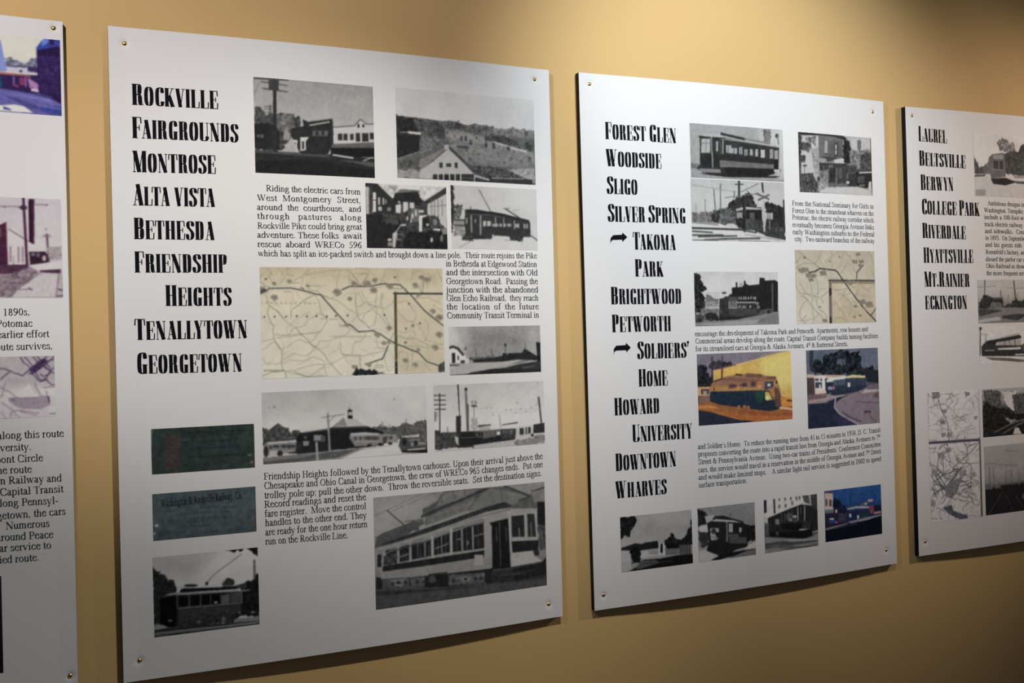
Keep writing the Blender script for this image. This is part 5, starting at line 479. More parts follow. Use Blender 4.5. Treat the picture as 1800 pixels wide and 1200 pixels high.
('P3', 'photo', 'black and white photo of a streetcar beside a dark apartment block', [242.2, 533.9, 449.2, 642.3], 'g0,207,207,207;g300,220,220,219;g600,207,207,207;g850,128,129,129;g1000,142,142,142;n5,92;p35,36,37,437,294,559,284,598,217,640,256,766,236,775,110,832,119,837,168,964,158,1001,197,985,756,424,791;p37,38,39,485,198,503,198,501,294,483,294;p37,38,39,581,173,602,173,600,255,579,255;f40,41,42,13,15,286,512,372,456,440,409,445,696,282,692;p170,170,169,528,207,568,207,566,275,526,275;l103,104,104,15,927,217,922,735;f39,41,41,32,18,0,38,71,37,80,179,114,245,148,312,81,378,121,463,116,651,67,744,3,743,-2,405;f128,128,128,30,18,128,406,192,445,227,502,281,503,278,617,123,614;p205,205,204,129,368,290,369,287,493,239,502,205,426,128,406;l172,172,172,7,124,567,225,578;l138,138,138,9,117,633,284,631;p53,54,55,287,503,384,466,500,467,509,563,738,557,767,644,763,780,484,850,279,816;p35,36,37,371,394,365,404,351,410,335,410,321,404,316,393,322,383,335,377,352,377,366,384;p105,106,106,391,542,495,544,491,687,388,685;l173,173,172,6,397,552,397,676;l173,173,173,6,485,553,485,677;l173,173,173,6,416,638,418,681;l173,173,173,6,440,638,441,681;l173,173,173,6,459,639,459,682;l174,174,173,7,391,676,488,682;p78,80,80,396,466,497,467,495,539,394,542;f172,172,171,13,9,512,467,528,467,523,525,508,515;f172,172,172,13,9,536,467,552,467,547,525,533,515;f172,172,172,13,9,567,468,583,468,578,525,563,516;f172,172,172,13,9,592,468,608,468,602,526,588,516;f172,172,172,13,9,623,468,639,468,633,526,619,516;f172,172,172,13,9,653,468,670,469,664,527,650,517;f172,172,172,13,9,684,469,701,469,695,527,681,517;f172,172,172,13,9,706,469,722,469,717,527,702,517;l194,194,193,11,494,572,719,576;l57,59,60,10,493,601,718,605;p48,49,50,496,620,718,624,716,692,494,687;p127,127,127,502,625,538,626,537,678,500,678;p127,127,127,551,631,600,632,598,680,549,679;p191,191,191,659,652,656,666,651,674,645,674,640,665,639,652,641,638,646,630,652,630,657,638;p139,139,139,757,596,753,613,743,623,730,623,721,612,717,595,721,578,732,568,744,568,754,578;p127,128,128,768,664,763,683,753,695,741,694,731,682,728,663,732,644,742,632,755,632,764,644;l111,111,112,3,506,687,722,701;p70,71,72,390,695,716,701,719,788,485,821,388,799;l80,81,82,5,547,755,714,750;p38,40,41,279,816,484,850,719,798,902,773,901,802,483,888,277,901;f115,116,116,38,13,68,688,270,683,281,759,66,782;p43,45,46,119,783,162,747,244,767,278,872,254,891,123,887;p36,37,38,201,880,197,899,187,912,176,911,166,899,163,879,167,859,177,847,189,847,198,860;p36,37,38,269,882,266,898,258,908,248,908,241,897,238,881,242,864,250,854,259,854,267,865;p141,141,140,189,879,188,887,184,892,180,892,176,887,175,879,177,871,180,867,185,867,188,872;f80,81,82,28,15,5,781,114,774,110,915,4,930;p44,45,46,79,886,73,910,60,925,43,925,30,909,26,884,31,859,45,844,61,845,74,861;p174,174,174,106,783,104,794,99,801,92,801,87,794,85,782,87,771,93,765,99,765,105,772;p91,93,93,306,693,316,769,280,768;f83,84,85,21,15,765,722,898,695,921,754,895,802,769,809;p36,37,38,891,754,887,772,876,783,864,783,854,771,851,753,855,734,865,723,878,724,888,735;p139,139,138,277,910,483,888,763,809,985,756,1000,1000,0,1000,4,930;p165,165,165,4,958,361,932,605,901,1003,912,1001,981,299,996;p130,130,130,767,876,996,805,997,980,727,972;p43,44,45,-15,733,9,734,14,781,-10,780;n5,12'),
('P3', 'map', 'small cream printed map detail with a black line and inset corner', [496.1, 533.4, 720.8, 689.0], 'g0,193,186,166;g500,210,205,185;g1000,221,214,198;p207,197,171,418,416,997,416,997,1005,422,1001;s217,212,192,51,518,462,687,500,768,667,599,610;n6,85;l157,150,136,7,36,16,80,47,113,95,158,124,203,163,248,206,296,242;l158,151,137,7,190,151,217,186,258,203,288,233;l157,151,136,7,343,2,328,32,313,64,299,95,282,127,258,156,239,187;l156,150,136,7,1,180,31,155,54,121,76,88;l157,151,136,7,8,244,39,219,76,204,107,179,132,184,157,184,181,188;l161,154,139,7,7,317,3,376,7,438,4,498,14,526,32,551,43,579,85,595,131,594,173,607;l162,155,140,7,46,443,74,485,96,533,117,579,140,591,158,614,181,625;l162,155,140,7,162,352,160,402,178,450,184,498,192,534,188,572,198,607,210,622,226,630,239,644;l161,154,140,7,254,251,254,297,247,344,244,389,255,412,262,437,267,462,267,510,269,560,260,608;l164,157,142,7,214,625,239,628,263,639,288,644;l166,159,144,7,198,625,197,668,184,710,187,752,210,797,244,834,275,871,299,896,316,929,340,954;l163,157,142,7,179,743,162,717,151,685,132,661,107,647,84,628,59,615;l165,158,143,7,131,670,110,694,90,722,73,751,60,773,52,799,39,822,42,849,40,876,38,903,54,937,86,959,101,993;l166,159,144,7,238,662,246,691,250,722,253,753,261,771,266,791,277,808,300,823,323,841,342,863,353,879,359,899,365,918;l167,160,145,7,195,752,192,782,195,813,194,842,197,867,204,891,209,915,204,942,198,969,191,995;l167,160,145,7,78,930,89,910,109,898,120,877;l164,158,143,7,398,563,368,581,344,611,313,626,304,672,317,685,324,704,336,718;l158,151,137,7,435,0,440,21,444,44,451,65,442,95,442,128,432,158;l160,153,139,7,456,185,451,206,452,229,447,250;l160,153,138,7,639,15,638,62,680,90;l162,155,140,7,626,193,611,236,580,272,564,314;l165,158,143,7,465,545,493,549,522,543,550,545,575,535,602,530,627,518;l168,161,146,7,454,692,471,708,487,728,503,747,522,801,563,842,584,895,609,914;l171,164,148,7,457,947,491,911,515,920,541,923,566,922,576,943,596,958,607,978;l169,161,146,7,506,628,532,591,565,608,594,634,623,656,643,678,652,709,673,731,671,764,666,799,670,832,661,853,652,875,643,896;l166,159,144,7,592,555,588,576,594,598,590,619;l166,159,144,7,628,481,654,462,684,477,707,505,738,518;l168,161,146,7,774,463,823,498,873,537,927,566;l164,157,142,7,916,11,926,33,942,50,959,67,965,102,971,138,982,171;l167,160,145,7,962,247,966,284,976,322,977,360;l168,161,146,7,754,574,749,599,737,623,735,648;l170,163,147,7,716,704,729,728,748,750,757,778;l161,155,140,7,694,202,652,174;l163,156,141,7,781,201,816,163,836,164,857,167,877,162;l61,57,61,13,163,307,187,303,212,297,237,293,256,279,277,265,296,251,359,259,425,266,488,273,521,305,555,364,591,424,628,481,670,549,715,618,759,685,792,732,827,779,859,826,905,878,953,932,998,986;l86,86,92,12,758,425,758,385,761,344,761,304,778,282,797,260,814,238,850,200;l92,92,99,12,935,892,958,862,980,830,1003,800;l70,69,76,17,405,412,997,416;l128,112,90,12,405,439,991,449;l122,118,103,34,420,444,412,991;l51,45,46,31,419,536,419,600;l53,47,46,25,414,928,414,991;l164,159,144,5,33,187,13,140,11,96,11,54,12,26,12,16;l178,172,156,5,895,531,949,504,991,472,992,422,994,372,995,322,996,279;l175,169,153,5,545,684,567,636,583,586,620,546,655,503,666,452,672,400;l169,163,148,5,603,16,586,67,562,116,574,166,553,216,504,245;l172,166,151,5,753,296,717,254,717,202,755,160;l174,169,153,5,918,217,979,212,999,185,1000,148,1002,97;l177,171,155,5,18,949,73,962,127,948,180,930,234,912,265,870;l167,162,146,5,541,15,493,48,454,88,409,123,373,165;l179,173,157,5,528,801,578,773,637,775,695,785,754,774;l168,163,147,5,472,329,423,302,383,265,344,227,327,178,310,129,272,92;l174,169,153,5,662,274,698,314,724,361,764,399,773,450,776,503,780,554;l178,173,156,5,618,593,678,590,737,600,795,612,853,626,910,643,971,645;l180,174,158,5,867,848,842,801,789,777,730,767,675,749,646,704,610,663;l172,167,151,5,96,582,100,632,132,674,142,724;l170,164,149,5,189,321,240,344,297,349,354,360,405,385,463,378,522,377;l172,167,151,5,516,552,468,522,414,503,357,517,301,532,268,574,226,609;l176,170,154,5,462,739,506,704,539,661,585,629,639,605,678,566;l175,169,153,5,857,473,799,460,745,437,699,405,639,403;f136,130,116,20,10,33,253,111,241,130,307,51,313;f136,130,116,20,10,90,248,156,238,171,293,105,298;f137,131,117,20,10,117,318,190,308,207,368,134,373;f137,131,118,20,10,170,330,237,320,252,375,186,380;f138,132,118,20,10,287,288,367,276,386,343,306,348;f139,133,119,20,10,696,132,765,121,781,177,712,183;f140,134,120,21,10,787,133,849,124,864,174,801,179;f141,134,120,21,10,781,192,837,184,849,229,794,233;f138,132,118,20,10,153,389,206,382,218,425,165,429;f146,139,125,21,10,303,942,363,935,377,984,317,987;f149,142,127,22,10,853,719,951,707,973,786,876,791;f147,140,126,21,10,768,686,851,675,870,742,787,747;f139,132,119,20,10,750,32,806,24,819,69,763,73;f137,131,117,20,10,407,144,434,140,440,162,413,164;f137,131,117,20,10,528,83,553,80,558,100,534,102;f148,142,127,22,10,690,904,724,900,732,927,698,929;f149,143,128,22,10,764,885,803,881,812,912,773,914;f148,142,127,22,10,613,953,632,951,636,966,617,967;f147,140,126,21,10,702,752,750,746,761,785,713,788;f143,137,122,21,10,269,762,296,759,302,781,276,782;f142,136,122,21,10,637,435,692,427,705,472,650,475;f134,129,115,20,10,97,95,129,90,137,117,104,120;n3,12'),
('P3', 'photo', 'colour photo of a green and cream streetcar by a sunlit yellow wall', [243.4, 336.1, 477.0, 478.3], 'g0,135,129,141;g300,137,128,141;g350,38,39,46;g1000,163,99,59;n5,107;f38,42,48,25,21,-2,161,39,126,98,185,126,448,-2,448;f77,69,78,30,21,125,168,161,96,249,110,261,204,164,236,124,205;f60,54,60,22,17,249,119,346,124,373,163,344,209,261,213;p226,191,110,164,236,254,222,444,157,660,87,1000,0,1003,692,841,659,831,384,583,309,286,337,161,385;s239,220,137,57,660,102,1000,5,1002,514,843,541,839,384,677,334;s239,202,109,36,274,233,443,176,484,255,300,310;l119,87,96,6,165,231,401,174;l231,199,153,6,401,169,883,29;l105,62,40,16,255,222,251,344;l60,52,61,11,155,49,151,394;l60,54,65,10,259,44,258,213;p223,181,135,-2,457,126,465,123,588,-4,582;p91,75,82,34,487,118,494,117,569,33,562;p193,171,161,57,517,91,520,90,566,56,564;p144,113,102,9,597,123,579,155,675,13,699;p160,120,96,130,448,161,394,230,390,272,336,384,315,398,302,497,313,512,295,670,324,721,357,824,363,866,543,882,701,838,835,724,571,124,532;p142,102,85,161,404,244,382,481,417,682,451,683,412,510,381,286,347;p191,144,94,133,462,311,462,681,528,680,562,124,527;p113,77,71,159,479,180,480,179,527,158,525;p113,77,70,319,444,381,448,380,505,317,500;p113,77,70,431,452,502,457,501,486,430,480;p113,77,70,552,422,603,426,602,493,551,490;p77,66,81,339,450,402,454,402,488,339,483;p77,66,81,459,435,509,438,508,491,458,487;p77,66,81,559,432,574,433,573,491,558,490;p77,66,81,588,435,599,435,598,483,587,483;p217,157,95,173,484,193,486,193,528,172,526;p216,157,95,395,497,423,499,422,542,394,539;p215,156,94,625,427,675,431,675,450,624,447;p216,157,94,624,471,667,474,666,518,623,514;l53,37,24,11,398,309,458,320;p126,93,80,497,304,670,324,676,383,504,352;p175,128,81,698,404,801,391,830,462,822,500,697,433;p117,86,75,721,366,824,368,820,412,713,390;p78,77,94,701,433,797,430,796,508,695,559;p239,234,239,733,464,763,467,762,501,733,503;p191,144,81,804,440,841,453,837,501,807,509;p52,35,33,839,453,837,466,832,474,827,474,823,465,821,451,823,438,828,429,833,430,838,439;p38,52,70,124,532,394,544,666,551,692,704,811,705,885,741,853,837,748,861,545,811,389,763,243,730,121,672;p40,63,67,666,561,695,559,746,572,751,700,692,714;p43,76,67,579,559,680,567,685,723,611,736;p220,196,109,702,579,746,587,781,702,700,685;p239,233,163,749,675,745,694,733,705,718,704,707,691,702,671,707,652,719,641,734,642,745,655;p196,138,83,754,554,806,538,811,656,782,654;p108,79,75,806,528,851,542,882,701,861,818,809,803,808,636;p41,48,62,692,714,796,704,816,813,719,843,559,808;l35,71,56,10,750,583,788,703;p221,152,79,871,671,1003,687,1001,811,876,809;l94,66,54,16,945,722,1002,732;p239,191,145,861,808,944,816,1000,841,1000,871,845,841;p165,107,68,0,698,121,672,243,730,389,772,545,816,748,865,860,837,1002,871,1000,1000,570,988,359,884,5,773;p189,116,69,6,736,221,813,500,898,792,919,1001,950,1000,995,570,983,331,871,5,777;p164,97,61,388,810,718,882,1002,901,1001,950,572,906;p224,149,84,6,717,114,718,236,777,5,754;p184,122,92,404,745,432,748,431,796,403,793;p184,122,92,460,750,496,754,495,792,460,789;p185,123,92,503,764,531,767,530,815,502,812;p48,52,67,5,782,220,851,386,934,570,988,541,1004,0,1000;p201,125,66,119,812,234,843,499,956,643,986,428,958,234,871;n5,14'),
('P3', 'photo', 'colour photo of a tram rounding a curved kerb below a large tree', [518.1, 312.8, 722.7, 477.6], 'g0,109,119,137;g300,111,118,137;g500,82,84,94;g1000,144,133,141;s94,109,121,60,5,5,245,5,241,133,54,271,6,286;n4,121;f32,41,50,29,40,66,198,116,123,221,151,233,78,361,56,422,12,543,2,613,56,726,42,754,214,805,265,879,230,931,281,1000,304,998,478,823,429,803,360,335,324,63,290;f91,103,121,20,22,419,132,529,147,528,212,408,197;f45,56,71,17,22,480,79,551,82,539,147,489,145;p42,46,56,794,274,1000,304,1003,469,844,449,803,360;l51,65,74,48,76,7,66,198;l122,102,112,24,14,168,19,342;p217,194,187,5,305,101,315,100,356,4,350;p239,226,217,100,328,236,327,495,342,535,354,493,399,274,385,241,523,105,531;p208,173,163,227,322,495,338,494,370,236,346;p85,74,72,4,350,100,356,99,568,8,552;p69,73,88,109,366,162,369,161,397,108,393;p69,74,89,113,412,200,418,198,492,111,486;p69,73,88,182,370,206,372,205,399,181,398;p239,239,236,162,360,179,361,178,398,161,397;p239,239,238,209,335,246,337,241,523,204,520;p239,239,239,163,443,185,444,182,528,161,526;p60,50,54,245,374,285,367,279,581,250,579;p47,59,77,264,412,534,392,813,390,811,524,695,564,489,587,279,591,256,524;p239,227,169,525,363,627,341,803,365,808,394,637,379,534,382;p239,239,234,264,385,494,352,535,354,524,391,353,418,263,422;p81,99,117,353,399,514,391,532,467,361,475;p63,73,94,534,392,813,390,811,486,532,496;p46,56,70,278,432,352,437,351,465,277,460;p159,176,193,346,502,339,515,321,522,300,520,283,511,276,497,283,484,301,477,322,479,339,488;p199,110,139,378,499,373,513,362,521,348,521,338,511,334,496,338,482,349,474,363,475,374,485;p239,239,239,553,440,589,443,588,499,552,497;l39,49,64,12,269,581,800,533;p129,138,154,324,575,320,581,310,583,298,582,288,578,284,572,288,567,298,565,310,565,320,570;l42,51,66,8,626,397,624,473;l42,51,66,8,678,396,678,467;l41,50,65,8,413,412,413,469;p172,154,157,7,580,260,571,378,603,571,593,327,641,227,680,14,682;p124,102,104,12,580,269,581,249,616,15,636;p202,185,174,15,645,348,624,489,611,530,600,469,595,228,643;p237,216,206,105,531,251,523,260,561,104,568;p145,134,143,571,593,695,564,821,515,1003,479,1000,1000,686,997,483,844,364,776,365,710,468,633;p122,111,125,832,487,998,478,999,576,821,544;l114,105,121,14,661,696,999,732;l88,81,94,26,784,836,863,843;p119,96,104,904,628,990,585,1000,674,925,649;l103,94,102,10,836,875,941,983;p207,192,198,800,543,996,556,996,576,736,596;p43,50,71,14,686,257,687,397,628,550,606,468,633,366,701,364,776,483,882,686,997,480,1006,1,1000;l173,166,180,22,377,645,363,748,413,818,523,905,686,987;l95,86,105,16,464,813,564,889,729,962;p59,57,85,323,829,483,882,665,995,419,1000;n3,20'),
('P3', 'photo', 'small dark black and white photo of a waterfront with trees', [60.2, 65.8, 220.0, 171.5], 'g0,176,177,177;g300,176,176,177;g500,187,187,187;g600,185,186,186;g1000,159,161,161;s191,191,191,99,229,5,1000,3,996,329,599,185;n5,132;f30,31,32,19,38,0,3,186,11,228,76,150,265,127,347,53,336,9,415,-6,384;f33,34,35,16,27,595,520,686,460,698,381,732,408,753,515,890,521,938,365,979,311,986,179,998,166,998,656,615,669;p36,38,39,7,557,200,502,286,530,330,508,506,506,526,640,263,641,6,599;f28,30,31,13,27,134,577,264,540,259,871,152,852,122,661;p199,199,199,6,613,112,631,131,806,0,983;p205,205,205,273,657,593,680,636,790,370,774,271,801;p163,165,165,372,659,526,684,525,757,371,731;p239,239,239,519,552,537,554,534,758,516,755;p239,239,239,581,561,599,564,596,768,578,766;p29,30,31,541,570,576,575,574,736,539,730;p121,123,125,604,653,796,669,795,802,614,786;p112,114,116,803,626,981,654,979,832,801,802;l58,60,61,10,820,628,818,805;l58,60,61,10,854,634,852,811;l58,60,61,10,889,624,886,817;l59,60,62,10,923,630,921,822;l59,61,62,10,958,635,956,828;p25,26,27,616,596,797,610,808,685,638,673;p25,27,27,293,819,546,833,772,812,1000,828,1000,1000,107,995,292,877;p94,96,97,260,828,457,847,545,906,258,972,193,960;p192,193,193,3,826,131,834,139,951,43,998,0,1000;l69,71,73,11,292,891,703,904;n4,22'),
('P3', 'photo', 'small dark black and white photo of a streetcar seen from its front corner', [234.1, 65.5, 372.4, 172.6], 'g0,162,163,163;g200,156,157,158;g500,141,142,144;g1000,206,207,207;s156,157,158,83,231,14,1000,3,1000,425,783,381;n5,138;f40,42,43,22,30,3,8,96,56,176,139,134,323,6,335;p199,199,198,122,161,284,152,270,239,147,296;p222,222,222,13,336,201,317,200,464,12,437;f58,60,62,16,34,5,436,200,478,185,608,89,769,10,670;p39,41,42,161,297,242,264,298,184,435,187,755,332,811,385,868,453,851,826,638,853,498,936,332,924,129,834,185,608;l49,51,52,19,270,217,448,210,783,351;p212,212,212,229,263,311,237,614,299,755,362,503,314,283,277;p101,103,105,571,189,568,208,563,219,556,218,550,206,548,186,551,167,556,156,563,157,569,170;f35,37,38,13,34,839,434,1000,425,998,727,851,721;p195,195,195,282,402,357,412,357,486,281,475;p196,196,196,530,347,600,356,599,520,529,510;p197,198,198,709,446,754,452,753,542,708,535;p151,153,154,482,311,510,315,507,685,479,681;l107,109,110,14,501,551,668,589;p96,98,100,501,536,697,564,696,623,501,595;p169,170,171,424,517,420,529,410,535,398,533,389,525,385,512,389,500,399,494,411,496,420,505;f192,193,193,19,21,214,392,268,400,321,628,212,612;p69,71,72,312,465,303,495,281,511,254,507,233,485,225,452,233,423,255,406,282,410,304,432;l141,143,144,14,240,557,349,603;p43,45,46,351,323,489,327,479,696,362,678;p94,96,98,528,599,838,644,837,764,527,718;p215,215,215,9,786,116,788,332,910,195,976,7,997;p218,218,217,779,860,865,798,998,742,1001,894,836,884;p33,34,35,209,978,346,927,638,883,994,878,1000,940,470,976,332,1006;p132,134,135,836,899,1001,894,1000,1000,497,995;p159,161,161,11,582,50,646,36,761,9,757;n4,25'),
('P3', 'photo', 'small black and white photo of a streetcar in front of a pale building', [395.8, 65.4, 536.1, 174.6], 'g0,239,239,239;g400,207,207,207;g600,70,72,74;g1000,146,148,149;p239,239,239,47,0,841,5,867,140,709,157,450,211,144,321,18,354,19,252;p44,46,47,4,7,53,7,51,243,1,249;l73,75,76,33,191,7,195,265;f96,98,99,22,20,710,0,841,5,866,179,761,151;p78,80,81,868,2,1000,7,998,687,889,670,880,181;f131,133,134,16,13,266,-24,304,-18,301,56,268,51;f131,133,134,16,13,374,-9,412,-4,409,71,376,66;f131,133,134,16,13,483,-7,521,-2,518,73,485,68;f132,133,134,16,13,586,7,624,12,621,87,588,83;f132,133,134,16,13,644,2,683,7,680,82,646,78;f134,135,136,16,13,265,118,303,123,299,197,266,193;f134,135,136,16,13,379,121,417,126,414,201,381,196;f133,135,136,16,13,507,87,546,92,543,167,509,163;l218,218,217,15,70,208,171,120;p224,224,224,18,328,68,361,67,438,17,431;p46,48,49,68,361,194,303,449,237,657,176,840,195,879,220,998,316,998,674,889,749,756,807,76,691;l200,200,199,15,30,356,219,307,501,219,709,163,866,199;l41,43,44,23,80,363,245,311,475,241,709,183;p149,151,152,200,381,276,393,274,496,199,484;l114,116,117,11,321,296,319,464;l113,115,117,11,378,292,377,460;l113,115,116,11,449,263,454,459;p103,105,106,410,309,500,309,499,426,409,439;l164,165,166,23,624,223,622,458;l164,166,166,23,754,216,746,477;l120,122,123,13,514,259,518,429;l119,121,122,13,682,218,681,349;p193,193,193,608,390,600,408,577,416,550,412,528,397,520,377,529,360,551,352,578,356,600,371;p208,208,208,507,441,503,455,492,463,479,461,469,450,466,434,470,420,480,412,493,414,503,425;p156,157,158,448,419,512,428,512,467,447,458;p87,89,90,605,468,597,487,576,496,550,492,530,477,522,456,530,437,551,428,576,432,597,447;p176,177,177,832,542,828,553,817,558,804,556,794,547,790,536,794,526,804,521,817,523,828,531;p26,27,28,306,488,680,532,890,591,889,657,523,639,318,580;p59,61,62,693,482,864,508,863,653,692,626;p199,200,200,653,626,836,649,705,667,627,649;l180,181,181,20,889,723,995,713;p127,129,131,985,805,978,824,959,833,936,830,918,814,911,793,918,774,937,764,960,768,978,783;p26,28,28,102,637,471,657,889,670,888,789,703,825,419,766,89,693;f99,101,103,22,20,7,429,79,466,77,671,4,647;p97,99,100,254,661,248,683,236,695,220,692,208,676,203,653,208,631,221,619,236,621,249,637;p154,155,156,4,698,418,779,756,827,915,807,1002,741,1000,1000,0,1000;p88,91,92,2,814,316,814,1001,887,1001,914,314,918,1,916;p175,177,177,393,787,994,859,997,886,443,848;p111,114,115,2,865,239,866,650,974,994,939,1000,980,442,992;l62,64,66,10,468,944,860,996;n6,23'),
('P3', 'photo', 'small dark colour photo of a streetcar under a deep blue sky', [556.2, 70.3, 719.6, 178.3], 'g0,53,97,165;g300,48,88,151;g600,36,55,96;g1000,13,22,36;n4,144;p222,204,191,9,35,150,64,145,393,4,369;p117,71,79,3,7,138,35,144,70,9,42;p84,79,94,21,157,51,162,49,296,19,291;p84,79,95,86,181,122,187,120,321,84,315;l239,239,228,10,4,329,145,353;f27,43,65,19,29,147,218,184,157,266,197,300,311,383,393,381,583,154,543;p238,203,179,180,385,216,391,215,459,179,453;p106,142,162,4,369,157,381,156,449,14,438;p205,75,93,139,439,135,453,126,460,114,458,105,448,102,433,105,419,115,412,127,414,136,424;p180,184,180,383,393,529,376,540,419,394,449;p191,185,209,529,376,687,389,810,423,760,456,540,419;p39,52,89,383,433,760,456,809,519,757,676,404,641,381,555;p53,62,112,395,422,760,449,748,481,406,465;p239,239,239,418,507,454,514,453,582,417,575;p239,239,239,556,559,593,565,586,632,556,627;p40,66,78,600,484,760,497,758,649,610,637;p189,112,83,639,340,713,324,712,366,614,363;p239,228,180,700,336,743,343,737,376,700,370;p216,126,69,725,313,849,305,849,333,737,328;f205,203,200,16,14,750,269,849,278,836,317,762,319;p149,83,96,773,403,860,404,858,569,784,557;p239,239,239,903,439,928,443,927,526,902,522;p230,155,133,858,542,983,535,983,577,870,585;p32,41,71,860,404,997,413,1002,538,871,530;l27,46,85,12,454,105,456,350;p37,63,102,630,119,702,172,690,183,629,146;p47,44,71,3,436,215,459,404,641,379,718,10,733;p50,83,169,65,581,177,588,176,648,70,636;p239,237,224,72,542,154,550,154,583,83,571;p239,112,131,211,641,208,655,199,662,189,660,181,650,178,635,181,621,190,614,200,616,208,626;p196,165,168,10,733,379,684,379,705,10,760;p239,201,187,585,673,857,652,882,643,757,676,597,703;p162,155,179,379,664,857,611,982,605,995,634,807,657,439,702;f74,69,92,16,19,226,474,370,486,367,662,236,639;p13,24,39,10,760,379,712,857,666,1001,636,1000,1000,0,1000;l111,96,116,8,33,764,560,724;n3,19'),
('P4', 'photo', 'black and white photo of a streetcar coming down a tree-lined track', [201.2, 812.0, 474.4, 957.3], 'g0,239,239,239;g350,239,239,239;g600,231,231,230;g700,223,223,223;g1000,202,202,202;n6,84;f134,135,136,45,18,271,104,342,51,398,66,426,139,461,90,481,154,495,227,466,267,368,275,298,242;f81,82,84,28,18,-9,379,40,451,54,544,111,520,169,459,167,628,3,652;f113,115,116,25,18,104,540,176,421,218,493,209,643,103,634;f73,75,76,25,20,333,296,480,238,522,272,565,148,621,106,828,91,998,152,999,611,559,650,365,611;p112,113,114,169,384,212,319,340,286,368,312,364,667,195,710,174,590;p162,163,163,219,333,340,314,339,389,226,398;p62,63,65,226,426,338,417,337,567,224,567;l124,125,126,13,289,431,288,562;l158,159,159,8,203,555,351,566;p114,116,117,196,579,365,565,364,667,195,682;p37,38,39,187,711,364,686,447,725,510,738,362,807,215,793;p216,216,216,3,661,138,650,215,793,362,807,544,800,996,795,997,996,4,998;l89,90,92,15,-1,680,117,665;l84,86,87,21,496,749,997,758;p227,227,227,406,626,559,650,998,630,998,685,517,728;p159,159,159,455,641,615,627,615,673,476,685;p85,87,88,570,371,618,348,615,608,567,594;n5,15;p168,168,168,8,896,122,885,121,987,7,997;n7,17,1,868,544,818,542,985,0,1019'),
('P4', 'photo', 'dark black and white photo of a street with utility poles', [199.6, 516.7, 490.6, 617.4], 'g0,210,210,209;g250,206,206,205;g400,195,195,194;g650,107,109,110;g800,136,137,138;g1000,187,187,187;n6,70;f56,58,59,22,19,7,498,76,339,173,400,271,406,277,604,366,555,421,415,472,526,552,459,994,433,1000,681,9,660;f121,122,123,29,14,154,506,260,531,268,639,116,667;l90,91,93,14,173,436,271,424;p136,138,138,80,683,277,640,558,656,996,646,1000,1000,3,995,7,841;p74,76,77,7,678,205,690,267,720,7,841;p70,72,73,256,836,433,792,556,817,431,953,273,891;p198,198,197,6,913,221,853,255,926,3,986;l108,110,111,12,82,15,76,339;l97,98,100,14,404,38,416,433;l162,163,163,7,7,172,203,149;l167,168,168,7,327,194,555,200;l120,122,122,11,251,261,253,387;l134,135,136,9,338,356,331,517;l134,136,136,9,439,345,438,416;n5,14'),
('P4', 'photo', 'black and white photo of an open streetcar with a long roof', [199.9, 421.8, 487.3, 508.7], 'g0,239,239,239;g400,239,239,239;g750,239,239,239;g1000,239,239,239;n7,71;p63,64,66,58,427,175,357,453,245,474,330,193,401,182,504,547,525,997,535,997,886,26,778,21,527;l176,177,177,9,85,389,445,213;l234,234,233,16,140,333,302,248;l52,53,54,25,76,429,461,308;p188,188,188,192,422,469,371,471,537,209,507;l95,96,98,8,282,411,280,515;l95,97,98,8,335,397,343,522;l95,97,99,8,398,383,400,529;p239,239,239,190,588,466,578,465,640,216,632;p97,99,100,476,537,549,380,990,390,995,700,491,705;p57,59,60,19,652,189,629,536,710,999,721,997,907,26,757;l239,239,239,11,401,778,985,802;l176,177,176,9,64,636,162,637;p239,239,239,474,371,514,376,512,479,472,475;p239,239,239,3,796,186,879,532,938,1001,907,1000,1000,0,1000;p115,116,118,61,813,293,849,532,938,997,886,996,948,452,981,132,894;l89,90,92,11,17,48,6,755;l169,169,169,7,15,197,97,219;p90,92,93,37,50,33,77,24,92,13,91,4,73,1,46,5,19,14,4,25,5,34,23;l147,148,148,8,75,221,67,449;n5,14'),
('P4', 'photo', 'dark black and white photo of railway tracks through trees', [203.4, 252.8, 447.9, 363.4], 'g0,195,195,195;g300,158,159,160;g450,62,63,65;g1000,57,59,60;f98,100,101,29,18,17,16,238,43,251,411,38,444;f43,45,46,16,21,15,240,139,364,283,441,423,539,604,432,998,333,993,999,9,989;f239,239,239,22,24,270,75,457,71,408,489,315,375;f94,96,98,32,15,395,152,606,130,603,549,423,563;l115,117,118,13,150,908,359,768,602,665;l116,119,120,13,263,947,467,784,996,555;p233,233,232,420,849,466,855,511,992,389,988;f170,171,172,32,15,266,583,360,672,483,692,359,744;l112,114,115,15,513,697,994,955;n8,21'),
('P4', 'photo', 'dark black and white photo of poles over a rail yard at dusk', [204.1, 72.1, 444.6, 231.4], 'g0,192,193,193;g200,186,187,188;g400,188,189,190;g550,156,158,160;g620,46,48,49;g1000,45,46,48;n4,90;p44,45,46,8,607,256,596,565,596,987,601,993,1007,0,1000;f120,122,124,19,24,10,540,161,581,224,624,8,624;l128,130,132,11,63,314,66,566;l129,131,133,11,118,340,121,574;l132,134,135,11,276,400,280,583;l133,135,136,11,354,397,357,596;l135,137,138,11,461,432,458,612;l102,105,106,18,540,348,542,609;l154,156,157,9,284,385,369,400;l147,149,151,9,24,248,136,263;l151,153,155,9,199,288,448,323;l159,160,161,9,267,84,437,116;l83,85,87,9,41,980,222,690;l85,87,89,9,357,958,269,730;l87,89,91,9,496,944,408,768;l88,91,92,9,678,954,501,733;p112,115,117,545,797,539,817,524,828,505,825,490,810,485,788,491,767,506,757,525,760,540,775;n3,18'),
